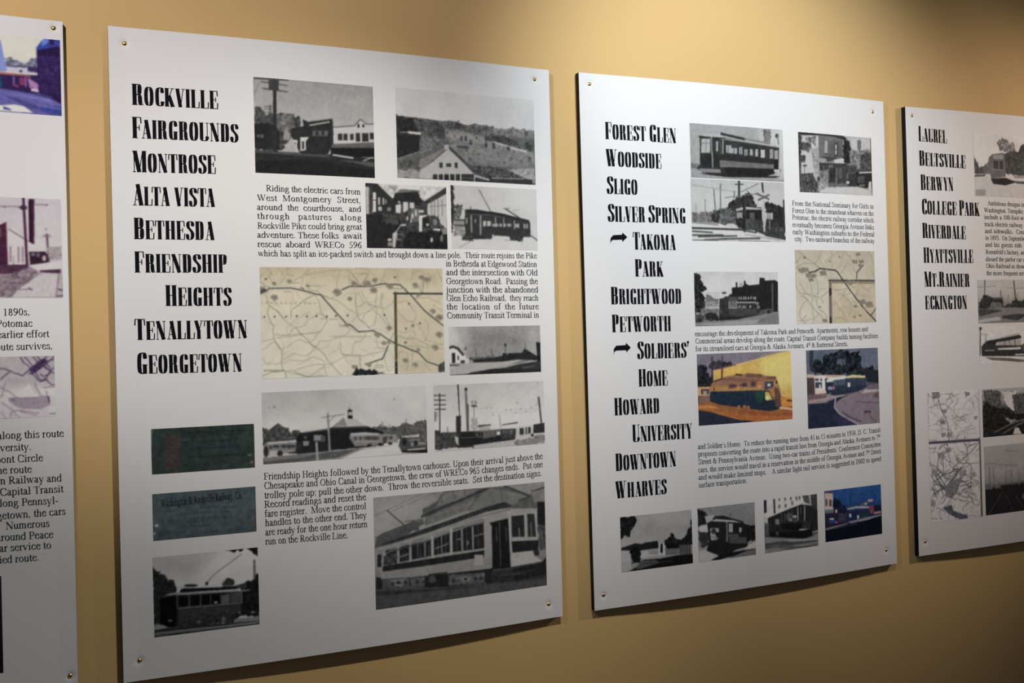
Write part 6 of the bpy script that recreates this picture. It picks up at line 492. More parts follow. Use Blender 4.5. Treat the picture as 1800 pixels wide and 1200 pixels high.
('P4', 'map', 'tall pale printed map with a dense street grid and an inset box', [39.0, 71.1, 194.0, 364.3], 'g0,239,239,239;g400,239,239,239;g700,239,239,239;g1000,239,239,239;n9,136;n16,32,-17,547,955,571,954,993,0,997;l189,187,181,9,4,137,113,167,156,187,211,203,266,217;l187,185,179,9,481,5,428,29,387,58,341,83,383,130;l192,190,184,9,731,30,740,48,738,68,751,86,734,105,708,123,679,139;l193,191,185,9,963,27,908,50,830,64,774,86;l197,195,189,9,511,289,554,265,595,240,651,220,721,208,794,196,861,181;l200,198,191,9,398,276,441,269,488,265,535,262,585,279,629,300,669,321,755,338,853,341,945,350;l194,192,186,9,-3,280,46,288,98,293,151,294,202,310,249,330,304,345;l194,192,185,9,265,235,243,265,189,290,172,322;l201,199,192,9,768,196,766,227,794,258,786,289,756,317,730,348,711,378;l194,192,186,9,610,137,583,160,573,186,538,207;l201,199,193,9,10,459,61,460,113,460,164,465,274,497;l207,205,199,9,365,474,401,499,435,526,474,550;l206,204,197,9,526,426,549,444,569,464,591,483;l205,203,196,9,-16,529,37,542,83,560,137,572;l219,217,210,9,722,598,784,626,856,653,925,680;l231,229,221,9,734,799,789,822,849,844,915,863;l235,233,225,9,501,886,550,898,595,913,635,930,740,939,849,949,956,956;l232,230,222,9,594,837,642,867,665,902,703,933;l228,225,218,9,8,922,82,922,157,920,230,917,342,905;l213,211,204,9,820,492,871,503,908,522,957,534;l228,226,218,9,782,755,813,775,850,792,895,807;l230,227,220,9,28,977,117,946;l120,119,125,14,121,5,145,25,186,41,207,61,226,89,236,119,270,145,284,164,305,184,334,201,342,226,368,250,376,275,370,308,380,342,381,375;l129,129,135,14,370,383,349,406,351,431,343,455,274,488,270,506,252,523,249,541,256,562,258,584,268,605;l132,131,137,14,164,465,174,505,160,544,136,581,187,603,228,631,288,650,353,690;l134,133,139,14,964,415,924,437,873,456,821,474,790,489,746,500,715,515,644,530,582,552,518,570,462,589,432,618,379,637,355,671,293,698,262,730;l131,131,137,14,689,359,673,410,730,464,715,515,725,494,726,473,719,451,779,437,849,430,917,422;l135,134,141,14,23,638,82,678,183,706,239,747;l136,136,142,14,65,676,120,706,199,729,260,757;l136,135,141,14,608,593,528,627,426,653,353,690;l137,136,143,14,514,643,475,662,445,685,398,701;l141,141,147,14,624,702,666,717,701,736,736,753,783,746;l137,137,143,14,17,745,62,748,107,752,149,760,261,748;l141,140,147,14,304,777,294,794,279,811,279,830,210,862;l147,146,153,14,710,816,799,857,820,894;l134,133,139,14,158,591,217,617,251,651,309,678;l135,134,141,14,564,554,636,569,720,567,792,582;l151,148,148,9,356,63,412,58,449,44,507,42,553,31,587,26;l153,150,149,9,222,96,280,95,334,103,378,117,419,131,454,147,483,164;l157,154,154,9,926,50,943,69,972,84,971,103;l166,163,163,9,715,367,753,383,756,402,778,417,777,417;l154,152,151,9,368,199,312,202,276,216,222,221,164,221;l159,156,156,9,523,224,578,232,637,233,688,225,748,226;l150,147,147,9,302,101,244,100,186,99,130,101;l151,148,148,9,487,46,489,27,473,23,462,23;l158,155,155,9,149,369,94,372,38,367,-3,368,-3,358;l163,160,159,9,432,387,408,403,402,403,390,402,402,403,398,402,396,402;l149,146,146,9,200,63,197,82,171,98,125,108,75,116,18,117;l153,150,150,9,318,159,358,147,373,129,407,114,425,96,469,85;l157,154,154,9,780,76,821,91,867,104,884,123;l158,155,155,9,445,189,497,200,556,202,610,212,644,228,694,240,742,252;l154,151,151,9,488,143,492,124,523,108,564,96,569,77,590,59;l153,150,150,9,226,136,261,152,280,170,315,186;l147,144,144,9,34,28,13,38,13,55,12,65,12,75,11,90;l154,151,150,9,46,254,2,263,2,263,2,259,2,265;l151,148,148,9,480,89,457,71,426,54,414,36,409,22;l158,155,155,9,680,199,629,208,593,222,559,236,510,246;l150,147,147,9,469,29,423,22,392,21,339,20;l163,160,159,9,570,337,557,355,534,372,489,383;l149,146,146,9,85,43,103,61,125,79,138,97,178,112,196,130;l162,159,159,9,846,254,836,273,794,285,739,291,683,296;l163,160,160,9,366,393,425,395,475,405,504,406,532,408;l156,153,153,9,126,246,183,251,232,262,267,278,265,297,229,310;l164,161,160,9,735,390,678,383,618,380,559,378,509,366,451,362;l158,155,154,9,386,297,328,295,273,287,217,290;l163,160,159,9,524,354,578,348,626,339,683,335;l159,156,155,9,613,217,666,210,707,197,762,191;l163,160,160,9,898,301,840,305,782,308,723,310,672,318,613,319,567,330;l154,151,151,9,92,251,145,246,184,233,228,222,245,204;l145,143,142,9,41,16,15,11,15,11,15,11,15,11,14,25;l169,166,165,9,912,408,953,404,953,409,953,414,952,424;l160,157,157,9,413,285,423,304,423,322,423,341,427,360,438,379;l157,154,154,9,826,71,871,85,887,103,872,122,889,140;l150,147,147,9,339,25,370,21,411,22,433,22,443,22,470,23,464,23;l152,149,149,9,17,242,3,241,4,229,4,218,5,201,6,182,7,168;l158,155,154,9,438,217,494,212,551,209,610,209,661,201,705,189;l147,145,144,9,297,22,240,25,186,17,149,15,133,14,157,15,143,15;l154,151,151,9,252,218,266,200,289,183,298,165,337,152;l160,157,157,9,391,291,418,309,455,324,468,343,443,359;l146,143,143,9,113,42,61,33,24,18,15,11,15,11,15,11;l159,156,155,9,484,214,481,233,505,251,519,270,525,289,497,305;l168,164,164,9,936,380,955,377,955,378,955,374,955,378,955,376,955,371;l156,153,152,9,516,143,497,160,509,179,552,194;l141,137,140,10,134,657,118,673,83,684,34,689;l145,141,144,10,205,753,166,763,147,778,146,796;l155,151,154,10,722,881,683,892,643,902,617,916,602,932;l161,157,160,10,887,949,900,967,909,985,921,1002;l133,130,132,10,182,435,220,424,272,422,317,413,336,409,341,409,347,410;l150,146,149,10,746,764,791,756,846,755,895,749,941,741;l138,135,137,10,101,640,114,623,147,611,146,594,159,578,181,563;l135,131,134,10,279,459,253,473,251,490,239,506;l135,131,134,10,287,432,332,443,379,453,419,466;l155,151,153,10,901,869,858,856,806,848,774,832;l152,148,150,10,173,953,155,936,172,921,200,908,232,896,269,885,302,873;l163,158,161,10,880,1005,926,998,926,996,925,1002,925,1009;l138,134,136,10,853,430,797,430,747,425,722,424,683,422;l151,147,149,10,779,769,730,775,686,784,672,800,651,815;l145,141,144,10,799,593,792,611,804,628,780,643,761,659,735,673,705,687;l157,153,156,10,891,915,929,904,932,891,933,877,933,867,933,866;l142,139,141,10,97,756,99,739,74,722,77,705,58,689;l151,147,150,10,458,898,404,898,353,890,326,874,333,857,362,844,395,832;l144,140,143,10,531,711,506,694,482,678,469,660,489,645;l159,155,158,10,587,986,578,999,595,1000,640,1003;l151,147,149,10,7,905,-22,911,-22,916,-23,930,-23,943,-24,960,-25,965;l143,139,142,10,766,579,741,594,690,599,654,611;l142,139,141,10,637,572,646,590,625,605,593,618,553,628;l153,149,152,10,121,972,74,970,22,968,-15,958;l145,141,144,10,8,802,60,801,100,792,133,780;l151,147,150,10,613,852,560,847,512,836,458,833;l151,147,150,10,817,813,773,801,721,793,673,782;l144,140,143,10,774,571,788,588,799,606,825,623;l155,151,153,10,803,858,773,871,721,874,681,884;l141,137,140,10,232,604,262,619,274,637,293,654,328,668,348,685;l151,147,150,10,115,885,155,898,207,905,245,919,273,935;l145,141,144,10,457,724,445,707,461,691,502,681;l144,140,143,10,776,578,826,573,881,576,937,577,951,568,951,568;l143,139,142,10,596,618,549,625,529,640,514,656,474,667;l139,135,138,10,595,566,548,556,520,540,522,522,532,506,565,493;l149,145,147,10,617,731,668,727,720,724,773,722,827,720,882,723,937,728;l138,134,137,10,303,508,308,525,345,539,396,547,444,557;l145,141,143,10,92,776,123,763,168,756,202,744;l161,156,159,10,874,990,820,984,765,980,714,984;l132,129,131,10,75,467,107,455,109,438,118,421;l140,137,139,10,625,494,673,505,697,521,719,538,714,555,710,573;l138,135,137,10,49,562,96,572,128,586,165,600,190,616,239,625,292,625;l146,142,144,10,58,823,5,820,-17,812,-17,807,-16,793;l141,137,139,10,903,478,948,469,956,470,956,468,957,459;l152,148,151,10,844,826,796,816,741,813,692,803,645,792;l160,156,159,10,787,1003,736,1007,684,1005,642,1003,615,1001;l153,149,152,10,867,840,857,822,824,807,770,800;l135,131,134,10,219,473,264,465,317,465,370,464,407,452,453,445;l144,140,143,10,22,719,56,733,64,750,64,767,76,785,117,797,130,815;l149,145,147,10,354,780,399,791,453,794,507,799,552,811;l156,152,155,10,570,990,578,973,550,957,502,947,460,934,413,922,361,915;l140,137,139,10,531,633,493,619,462,604,424,590,387,576,374,559,383,542;l142,139,141,10,282,627,318,642,363,653,415,660,461,671,515,673;l141,137,139,10,207,650,253,643,272,628,306,616,355,611,398,602;l140,136,138,10,576,474,631,477,678,487,705,504,743,518,755,535,736,551;l151,147,150,10,16,914,-21,924,-23,936,-23,939,-24,951,-24,961;l137,133,136,10,353,477,367,494,370,511,398,527,397,544;l135,131,134,10,97,568,49,559,12,545,-3,531,-2,522,-1,506,-1,494;l152,148,151,10,939,756,940,758,940,757,940,752,939,758,939,774,938,783;l157,153,156,10,795,872,812,889,860,901,913,908,931,909;l150,146,148,10,592,782,644,778,678,766,729,761,763,749,809,742;l149,145,147,10,929,716,874,710,825,700,774,690;l149,145,148,10,21,906,53,895,61,878,76,862,91,847;l153,149,152,10,701,855,655,863,601,862,553,851;l141,137,140,10,702,569,699,551,666,536,638,520;l150,146,149,10,780,726,825,738,881,741,927,733,941,732,941,733,941,728;l133,129,132,10,181,447,217,436,230,419,263,407,313,408,356,410;l144,140,143,10,297,776,277,759,257,742,210,732,175,718,154,701;l145,141,144,10,346,790,333,773,297,758,259,744,252,727,213,714;l142,138,141,10,648,636,600,625,553,614,534,597,499,583,470,567;l137,133,136,10,183,609,132,602,85,592,47,578,21,562,-4,550;l151,147,149,10,823,785,769,786,722,793,667,790,616,794,570,801,521,806;l138,134,137,10,468,468,489,485,489,502,520,517,549,533;l154,150,153,10,157,958,184,974,210,978,206,978,172,976;l146,142,145,10,362,706,384,723,408,739,452,751,478,768;l143,139,142,10,451,682,398,682,350,671,298,665;l149,145,147,10,545,826,526,809,487,795,457,779,407,770,359,760;l149,145,148,10,272,791,303,806,343,820,396,824,437,838,485,848;l131,128,130,10,136,432,82,430,31,432,3,426,3,420;l137,133,136,10,306,500,275,513,227,519,207,534,216,552,249,566;l97,96,105,11,757,685,787,676,787,673,787,676,786,685;l94,93,102,11,634,661,599,644,555,630,516,614,472,605,442,603;l96,94,104,11,41,787,83,776,134,770,170,758,221,751,279,752,337,755;l99,97,107,11,593,786,622,771,675,765,733,764,776,752,783,735,784,724;l95,94,103,11,101,805,96,787,84,768,60,750,40,733;l91,90,99,11,155,633,115,618,67,606,47,589;l100,99,108,11,751,834,693,836,635,829,583,818,553,800;l99,97,107,11,560,741,619,741,678,741,734,750,782,754,782,766,781,777;l97,95,105,11,753,703,700,709,641,710,589,699,539,687;l97,96,105,11,698,710,639,710,581,712,539,724;l93,92,101,11,230,648,280,640,330,633,385,629,437,622,495,624,554,625;l96,95,104,11,183,735,216,752,218,770,240,789,242,807,207,821;l98,96,106,11,342,756,399,762,449,774,500,785,554,795;l95,93,102,11,249,748,219,731,171,718,117,709,61,710;l94,92,101,11,403,633,432,618,471,605,529,607,580,617,614,634;l98,96,106,11,686,742,732,732,776,721,784,713,785,696,786,683;l90,92,105,14,68,622,261,748;l90,92,105,14,113,607,306,741;l91,93,106,14,306,732,584,610;l91,93,106,14,375,709,607,602;l93,95,108,14,239,747,438,784;l94,96,109,14,280,803,555,726;l89,91,103,14,110,651,201,620;l89,92,104,14,131,679,244,639;f143,143,149,29,20,261,739,421,693,626,666,506,787,413,828,302,813;f141,142,144,32,20,88,0,229,-6,242,45,101,54;f147,147,150,32,20,275,142,348,140,354,166,281,170;f148,148,151,32,20,716,15,807,12,816,44,724,50;f155,155,158,32,20,880,210,948,208,954,231,886,235;f149,149,152,32,20,213,218,309,215,318,250,221,255;f153,153,156,32,20,239,321,319,318,327,347,246,352;f158,158,161,32,20,157,470,270,467,280,508,168,513;f163,163,166,32,20,507,524,572,522,578,545,513,548;f158,158,161,32,20,317,440,407,437,415,469,325,474;f162,162,165,32,20,29,603,140,601,151,641,39,646;f154,154,157,32,20,342,322,439,319,448,354,350,359;f169,169,172,32,20,551,623,691,620,704,670,564,676;f172,172,175,32,20,774,647,883,645,893,684,784,688;f172,173,176,32,20,-27,832,84,830,95,871,-16,875;f185,186,189,32,20,610,961,692,960,700,990,617,992;f141,141,144,32,20,78,-6,198,-11,209,33,89,40;f103,105,123,19,18,231,890,388,880,431,928,700,979,699,1006,540,997,339,950,252,909;l85,80,102,36,-4,387,965,396;l102,101,103,41,989,388,981,999;l184,172,175,18,995,0,989,388;p183,180,174,80,128,78,131,73,132,68,132,63,130,62,128,64,125,68,123,74,124,78,125;p183,181,175,133,130,131,132,126,134,121,134,117,132,115,129,117,127,121,125,127,125,131,127;p184,182,176,186,131,184,134,180,135,174,135,170,133,168,131,170,128,175,127,180,127,184,129;p185,183,177,239,133,238,135,233,137,228,137,223,135,222,132,223,130,228,128,234,128,238,130;p186,183,177,293,134,291,137,287,139,281,138,277,137,275,134,277,131,282,130,287,130,292,132;p186,184,178,347,136,345,139,340,140,335,140,331,138,329,136,331,133,335,131,341,132,345,133;p187,185,179,401,138,399,140,394,142,389,142,384,140,383,137,385,135,389,133,395,133,399,135;p188,186,180,455,139,453,142,449,143,443,143,439,142,437,139,439,136,444,135,449,135,454,137;p189,186,180,509,141,508,144,503,145,497,145,493,143,491,140,493,138,498,136,503,136,508,138;p189,187,181,564,143,562,145,558,147,552,147,547,145,546,142,548,139,552,138,558,138,562,140;p190,188,182,619,144,617,147,612,148,607,148,602,146,601,144,602,141,607,140,613,140,617,141;p191,189,182,674,146,672,149,667,150,661,150,657,148,655,145,657,143,662,141,668,141,672,143;p192,189,183,729,148,727,150,722,152,717,152,712,150,710,147,712,144,717,143,723,143,727,145;p192,190,184,784,149,782,152,778,153,772,153,767,151,766,149,768,146,772,144,778,145,783,146;p193,191,185,840,151,838,153,833,155,827,155,823,153,821,150,823,148,828,146,834,146,838,148;p194,192,185,895,153,893,155,889,157,883,157,878,155,877,152,879,149,883,148,889,148,894,150;n7,23'),
('P1', 'photo', 'faded colour photo of a porch and snowy yard with purple tones', [566.1, 871.5, 757.7, 987.1], 'g0,232,234,222;g300,236,239,224;g500,177,181,196;g650,62,54,108;g1000,91,89,148;n4,78;p132,145,215,0,24,553,-3,586,178,612,470,0,512;p144,160,228,559,58,579,80,618,470,573,473;f130,133,160,40,19,605,311,651,283,711,340,744,350,797,284,831,282,831,406,612,409;p214,214,233,618,421,764,410,764,460,618,470;p67,49,111,764,398,831,393,831,455,764,447;l67,56,107,6,625,408,824,384;p83,73,124,726,456,724,469,718,478,710,478,705,471,702,458,705,445,710,436,718,436,724,443;l239,239,239,9,612,482,828,478;p52,32,87,0,536,838,492,844,703,771,731,586,693,0,702;l177,105,104,13,0,518,751,504,777,521;l208,133,111,6,0,514,678,493;p165,116,184,658,529,668,528,668,651,658,652;p165,116,184,744,523,754,522,754,658,744,659;p141,61,111,704,538,744,535,744,634,704,636;p141,61,111,671,638,698,637,698,668,671,669;p176,132,183,764,534,838,604,838,690,771,657;p234,215,239,784,669,838,672,838,709,784,700;l199,168,220,6,764,559,838,690;p36,73,111,546,548,579,546,586,668,546,719;p40,24,75,828,146,878,92,918,1,993,1,1000,894,939,847,932,747,838,715,831,480;p65,74,174,824,140,871,24,905,-10,1000,0,993,82,838,157;p41,29,80,922,7,956,4,956,73,922,75;p115,146,235,871,24,918,1,905,64,865,105;f55,37,94,13,19,838,232,986,220,986,720,844,703;l83,61,119,5,878,421,912,415;p109,104,178,0,702,586,705,771,731,932,785,1000,844,1000,1000,0,1000;p131,127,199,586,742,918,785,932,835,771,793;p82,80,149,573,767,771,843,865,925,771,929;p235,239,232,0,940,573,914,665,891,731,906,797,984,0,1000;p71,73,159,586,925,632,948,645,972,586,962;p70,77,157,851,888,1000,869,1000,1000,918,985,838,939;l140,178,239,5,865,888,1000,906;l51,55,133,5,865,912,986,957;l106,36,99,6,998,6,999,994;n3,10'),
('P1', 'photo', 'brown-toned photo of a carbarn yard with a tall stack and pole', [564.9, 594.6, 753.9, 744.3], 'g0,212,207,214;g500,217,215,217;g650,200,193,201;g1000,192,184,190;n5,61;p68,31,59,764,13,805,13,798,465,771,450;p42,18,42,764,13,783,13,780,443,762,443;p223,218,220,610,321,635,313,766,450,816,493,755,668,609,684;l87,73,86,6,619,318,756,436;p75,37,63,0,209,563,277,604,248,609,684,0,692;l83,49,74,8,573,394,604,350;p132,98,120,0,282,563,307,563,394,0,399;l154,133,148,12,629,495,628,641;l154,133,148,12,685,495,684,640;l153,133,148,12,715,495,714,640;p178,170,173,643,582,654,582,653,669,643,670;p55,34,52,760,538,877,536,902,594,886,667,765,668;p217,215,219,761,516,816,493,867,529,766,535;p141,130,145,776,552,801,552,801,581,775,581;p118,109,123,811,552,836,551,836,588,811,588;p199,180,183,881,602,878,619,871,629,862,629,855,619,852,602,855,585,862,574,871,574,878,585;l96,68,88,14,890,362,901,659;l128,107,121,6,858,384,918,384;l139,119,133,6,868,370,913,366;p139,131,133,893,311,891,318,888,322,883,322,880,318,878,311,880,304,883,300,888,300,891,304;l71,36,62,18,728,10,746,755;l142,109,129,7,0,121,737,89;l138,106,125,7,809,65,900,65;p70,43,66,754,101,748,116,735,126,719,126,706,117,701,101,706,86,719,76,735,76,749,85;p129,108,122,605,102,603,107,598,110,592,110,586,107,584,102,586,97,592,94,598,94,603,97;p127,106,120,905,65,903,70,898,73,892,73,887,70,885,65,887,60,892,57,898,57,903,60;l100,72,93,5,686,94,727,130;f175,167,172,18,14,887,493,994,477,993,608,907,609;p223,221,223,775,668,998,622,997,723,825,725,755,697;f145,131,141,30,20,0,706,755,683,825,740,672,987,0,997;p87,55,79,0,699,734,666,755,697,633,757,0,794;p78,49,72,825,725,987,709,982,752,845,742;p212,207,211,855,754,956,767,945,984,631,995,672,915;l132,111,125,6,591,1003,713,871,845,740;l131,110,124,6,945,991,972,752;l132,111,125,6,571,844,693,785;l132,111,126,6,632,916,763,914;n10,14,0,706,997,723,995,997,0,1004;l96,74,93,10,965,911,993,925;l96,74,93,10,955,983,993,976;l96,74,93,10,753,900,774,921;l96,74,93,10,724,698,632,786;n5,10'),
('P1', 'map', 'grey printed street map cut off at the panel edge', [564.2, 415.0, 739.7, 506.8], 'g0,198,192,196;g400,203,197,203;g600,233,230,232;g1000,237,230,237;n8,42;p239,239,239,0,729,586,733,661,641,800,458,842,619,896,665,661,664,480,846,0,887;p186,173,185,693,664,939,666,960,804,884,872,724,848,650,733;p239,239,239,843,504,1004,550,1003,666,917,665;p239,239,239,949,827,1003,827,1002,989,948,988;l85,63,94,8,0,27,91,56,179,137,271,162,340,136,411,120,481,115,517,136,555,154,587,194,613,199,638,217,662,240,688,273,720,289,747,320,790,251,818,197,851,150,876,89,917,91,959,88,1000,65;l87,64,96,8,587,366,606,324,629,288,651,251;l83,61,92,8,737,21,759,100,795,158,822,228,852,278,870,354,896,412,934,355,960,268,994,204;l82,60,91,8,769,21,793,68,814,124,833,182;l85,62,94,8,822,297,846,331,862,388,886,423,939,389;l82,60,91,8,833,20,864,98,903,162,940,227;l82,61,92,8,865,20,897,80,934,132,962,204,961,296,907,343,886,297;l82,60,91,8,941,19,892,105,850,214,800,297;l82,60,91,8,995,19,948,113,896,198,843,274;l82,61,92,8,908,135,933,195,961,254,994,296;l85,62,94,8,929,389,971,481,998,481;l161,142,162,7,0,503,124,502,251,463,376,435,446,442,518,461,587,504,608,525,628,554,650,573,668,602,685,636,703,665,734,684,767,683,799,688,845,684,892,658,939,666;l162,142,163,7,619,435,606,493,600,555,597,618,573,651,546,674,523,709;l167,147,168,7,586,733,611,769,634,815,660,847,682,892,698,949,724,985;l167,147,168,7,649,985,660,893,703,871,751,909,803,931,852,964;l165,145,166,7,703,871,734,878,767,893,799,895,823,911,849,921,873,941;l182,160,183,7,166,843,234,891,303,954,375,982;l171,151,172,7,586,893,618,996;l155,136,155,7,843,435,851,509,870,575,885,642;l155,136,156,7,928,573,939,666;l153,134,153,7,907,527,937,523,968,506,998,516;f77,60,97,23,15,800,205,865,112,908,42,951,88,886,204,822,297;l86,65,104,13,944,677,951,758;l131,114,136,8,954,953,1002,947;f159,146,163,22,13,639,664,703,665,692,733,650,733;p159,146,157,741,756,740,765,737,770,733,769,730,764,729,756,730,748,733,743,737,743,740,748;p158,145,156,789,757,788,765,785,770,781,770,778,765,777,757,778,749,781,744,785,744,788,749;p157,144,155,838,757,836,765,833,770,829,770,826,765,825,757,826,749,829,744,833,744,836,749;p156,143,154,880,757,879,765,876,770,872,770,869,765,868,757,869,749,872,744,876,744,879,749;p156,142,154,923,758,922,766,919,771,915,771,912,766,910,758,912,749,915,744,919,744,922,749;n6,11'),
('P1', 'photo', 'dark purple-toned print at the lower left edge of the panel', [552.0, 40.0, 661.8, 182.8], 'g0,52,34,48;g1000,30,22,34;n8,60')]
TEXTS = [
('P2', 15.0, [['Riding the electric cars from', 235.1, 771.5, 394.8, 771.5, -0.07, 0], ['West Montgomery Street,', 220.5, 755.4, 394.5, 756.9, -0.09, 0], ['around the courthouse, and', 219.7, 740.0, 394.6, 742.1, -0.09, 0], ['through pastures along', 219.8, 725.4, 394.8, 727.2, -0.09, 1], ['Rockville Pike could bring great', 219.8, 709.5, 394.9, 711.6, -0.09, 0], ['adventure. These folks  await', 219.0, 694.5, 394.5, 696.2, -0.08, 0], ['rescue aboard WRECo 596', 219.1, 679.4, 394.1, 680.4, -0.06, 0], ['which has split an ice-packed switch and brought down a line pole.  Their route rejoins the Pike', 219.7, 664.3, 729.3, 667.4, -0.51, 0]]),
('P2', 16.04, [['in Bethesda at Edgewood Station', 546.5, 650.5, 728.9, 651.4, -0.06, 0], ['and the intersection with Old', 546.5, 635.0, 729.6, 635.9, -0.05, 0], ['Georgetown Road.  Passing the', 546.1, 619.2, 729.8, 619.9, -0.05, 0], ['junction with the abandoned', 546.2, 604.1, 729.9, 604.4, -0.04, 0], ['Glen Echo Railroad,  they reach', 545.8, 589.1, 730.1, 589.3, -0.03, 0], ['the location of the future', 546.0, 574.0, 730.2, 573.1, -0.01, 1], ['Community Transit Terminal in', 546.1, 558.3, 730.3, 557.7, -0.01, 0]]),
('P2', 16.41, [['Friendship Heights followed by the Tenallytown carhouse. Upon their arrival just above the', 220.0, 298.4, 730.6, 296.2, -2.53, 0], ['Chesapeake and Ohio Canal in Georgetown, the crew of WRECo 965 changes ends.  Put one', 220.0, 283.1, 730.1, 281.1, -2.49, 0], ['trolley pole up; pull the other down.  Throw the reversible seats.  Set the destination signs.', 220.1, 267.8, 727.8, 265.1, -2.44, 0], ['Record readings and reset the', 219.7, 252.7, 390.5, 250.9, 0.09, 0], ['fare register.  Move the control', 219.8, 237.5, 390.5, 235.5, 0.1, 0], ['handles to the other end. They', 220.3, 222.6, 391.1, 220.0, 0.11, 0], ['are ready for the one hour return', 219.9, 207.3, 391.7, 204.6, 0.12, 0], ['run on the Rockville Line.', 220.0, 192.2, 357.7, 189.4, 0.08, 0]]),
('P3', 15.01, [['From the National Seminary for Girls in', 492.5, 781.7, 723.6, 782.3, -0.16, 0], ['Forest Glen to the steamboat wharves on the', 492.2, 766.7, 723.1, 766.8, -0.14, 0], ['Potomac, the electric railway corridor which', 492.0, 752.6, 722.8, 751.8, -0.12, 0], ['eventually becomes Georgia Avenue links', 492.1, 736.7, 723.0, 736.8, -0.13, 0], ['early Washington suburbs to the Federal', 492.0, 721.9, 723.3, 721.2, -0.11, 0], ['city.  Two eastward branches of the railway', 497.1, 707.1, 723.2, 706.9, -0.1, 0]]),
('P3', 14.88, [['encourage the development of Takoma Park and Petworth. Apartments, row houses and', 240.6, 514.2, 695.5, 514.5, -0.72, 0], ['Commercial areas develop along the route. Capital Transit Company builds turning facilities', 240.6, 499.7, 725.5, 499.0, -0.66, 0], ['for its streamlined cars at Georgia & Alaska Avenues, 4^t^h & Butternut Streets,', 240.7, 484.3, 636.1, 483.8, -0.65, 0]]),
('P3', 14.94, [["and Soldier's Home.  To reduce the running time from 45 to 15 minutes in 1958, D. C. Transit", 239.3, 290.1, 723.8, 293.1, -3.09, 0], ['proposes converting the route into a rapid transit line from Georgia and Alaska Avenues to 7^t^h', 239.3, 275.2, 722.8, 277.2, -3.03, 0], ["Street & Pennsylvania Avenue.  Using two-car trains of Presidents' Conference Committee", 239.2, 259.8, 723.9, 261.7, -2.99, 0], ['cars, the service would travel in a reservation in the middle of Georgia Avenue and 7^t^h Street', 238.9, 243.8, 723.2, 246.4, -2.97, 0], ['and would make limited stops.    A similar light rail service is suggested in 2002 to speed', 238.7, 228.9, 723.4, 229.9, -2.89, 0], ['surface transportation.', 238.5, 213.5, 356.1, 213.7, 0.04, 0]]),
('P4', 15.19, [['Ambitious designs in', 239.6, 791.3, 361.1, 790.9, -0.04, 0], ['Washington. Turnpike', 228.1, 775.1, 355.9, 774.9, -0.04, 0], ['include a 100-foot wide', 227.4, 759.2, 375.1, 759.0, -0.05, 0], ['track electric railway', 227.9, 742.4, 353.2, 742.1, -0.04, 0], ['and sidewalks.  Constructed', 228.5, 726.5, 403.0, 726.0, -0.06, 0], ['in 1893.  On September', 229.0, 710.7, 365.2, 710.1, -0.03, 0], ['and his guests ride', 228.3, 694.8, 347.2, 694.2, -0.02, 0], ["Rosenfeld's factory, an", 228.8, 678.0, 356.1, 677.3, -0.02, 0], ['aboard the parlor car of', 228.1, 661.2, 361.1, 660.4, -0.02, 0], ['Ohio Railroad as shown', 228.6, 645.4, 362.3, 644.5, -0.02, 0], ['the more frequent service', 229.1, 628.6, 375.1, 627.5, -0.02, 0]]),
('P1', 15.56, [['1890s,', 671.7, 567.7, 708.2, 568.5, -0.0, 0], ['Potomac', 662.9, 551.1, 711.2, 551.4, -0.0, 0], ['earlier effort', 663.6, 534.8, 733.5, 535.1, -0.0, 0], ['route survives,', 656.4, 516.5, 738.1, 516.9, -0.0, 0]]),
('P1', 16.24, [['along this route', 660.9, 385.1, 750.6, 383.4, -0.0, 0], ['University.', 642.7, 367.4, 706.0, 366.2, 0.01, 0], ['Dupont Circle', 640.4, 350.3, 721.2, 348.4, 0.02, 0], ['the route', 655.6, 334.0, 705.6, 332.5, 0.01, 0], ['on Railway and', 656.1, 318.4, 746.3, 315.9, 0.01, 0], ['Capital Transit', 662.2, 301.4, 748.3, 299.3, -0.0, 0], ['along Pennsyl-', 655.3, 285.2, 741.0, 282.4, 0.02, 0], ['Georgetown, the cars', 629.0, 267.1, 750.7, 265.0, 0.01, 0], ['Numerous', 669.2, 250.9, 728.2, 248.9, 0.02, 0], ['around Peace', 656.2, 234.7, 732.9, 231.8, 0.03, 0], ['car service to', 653.6, 218.9, 729.8, 216.0, 0.03, 0], ['unified route.', 636.9, 202.3, 713.2, 199.6, 0.03, 0]])]
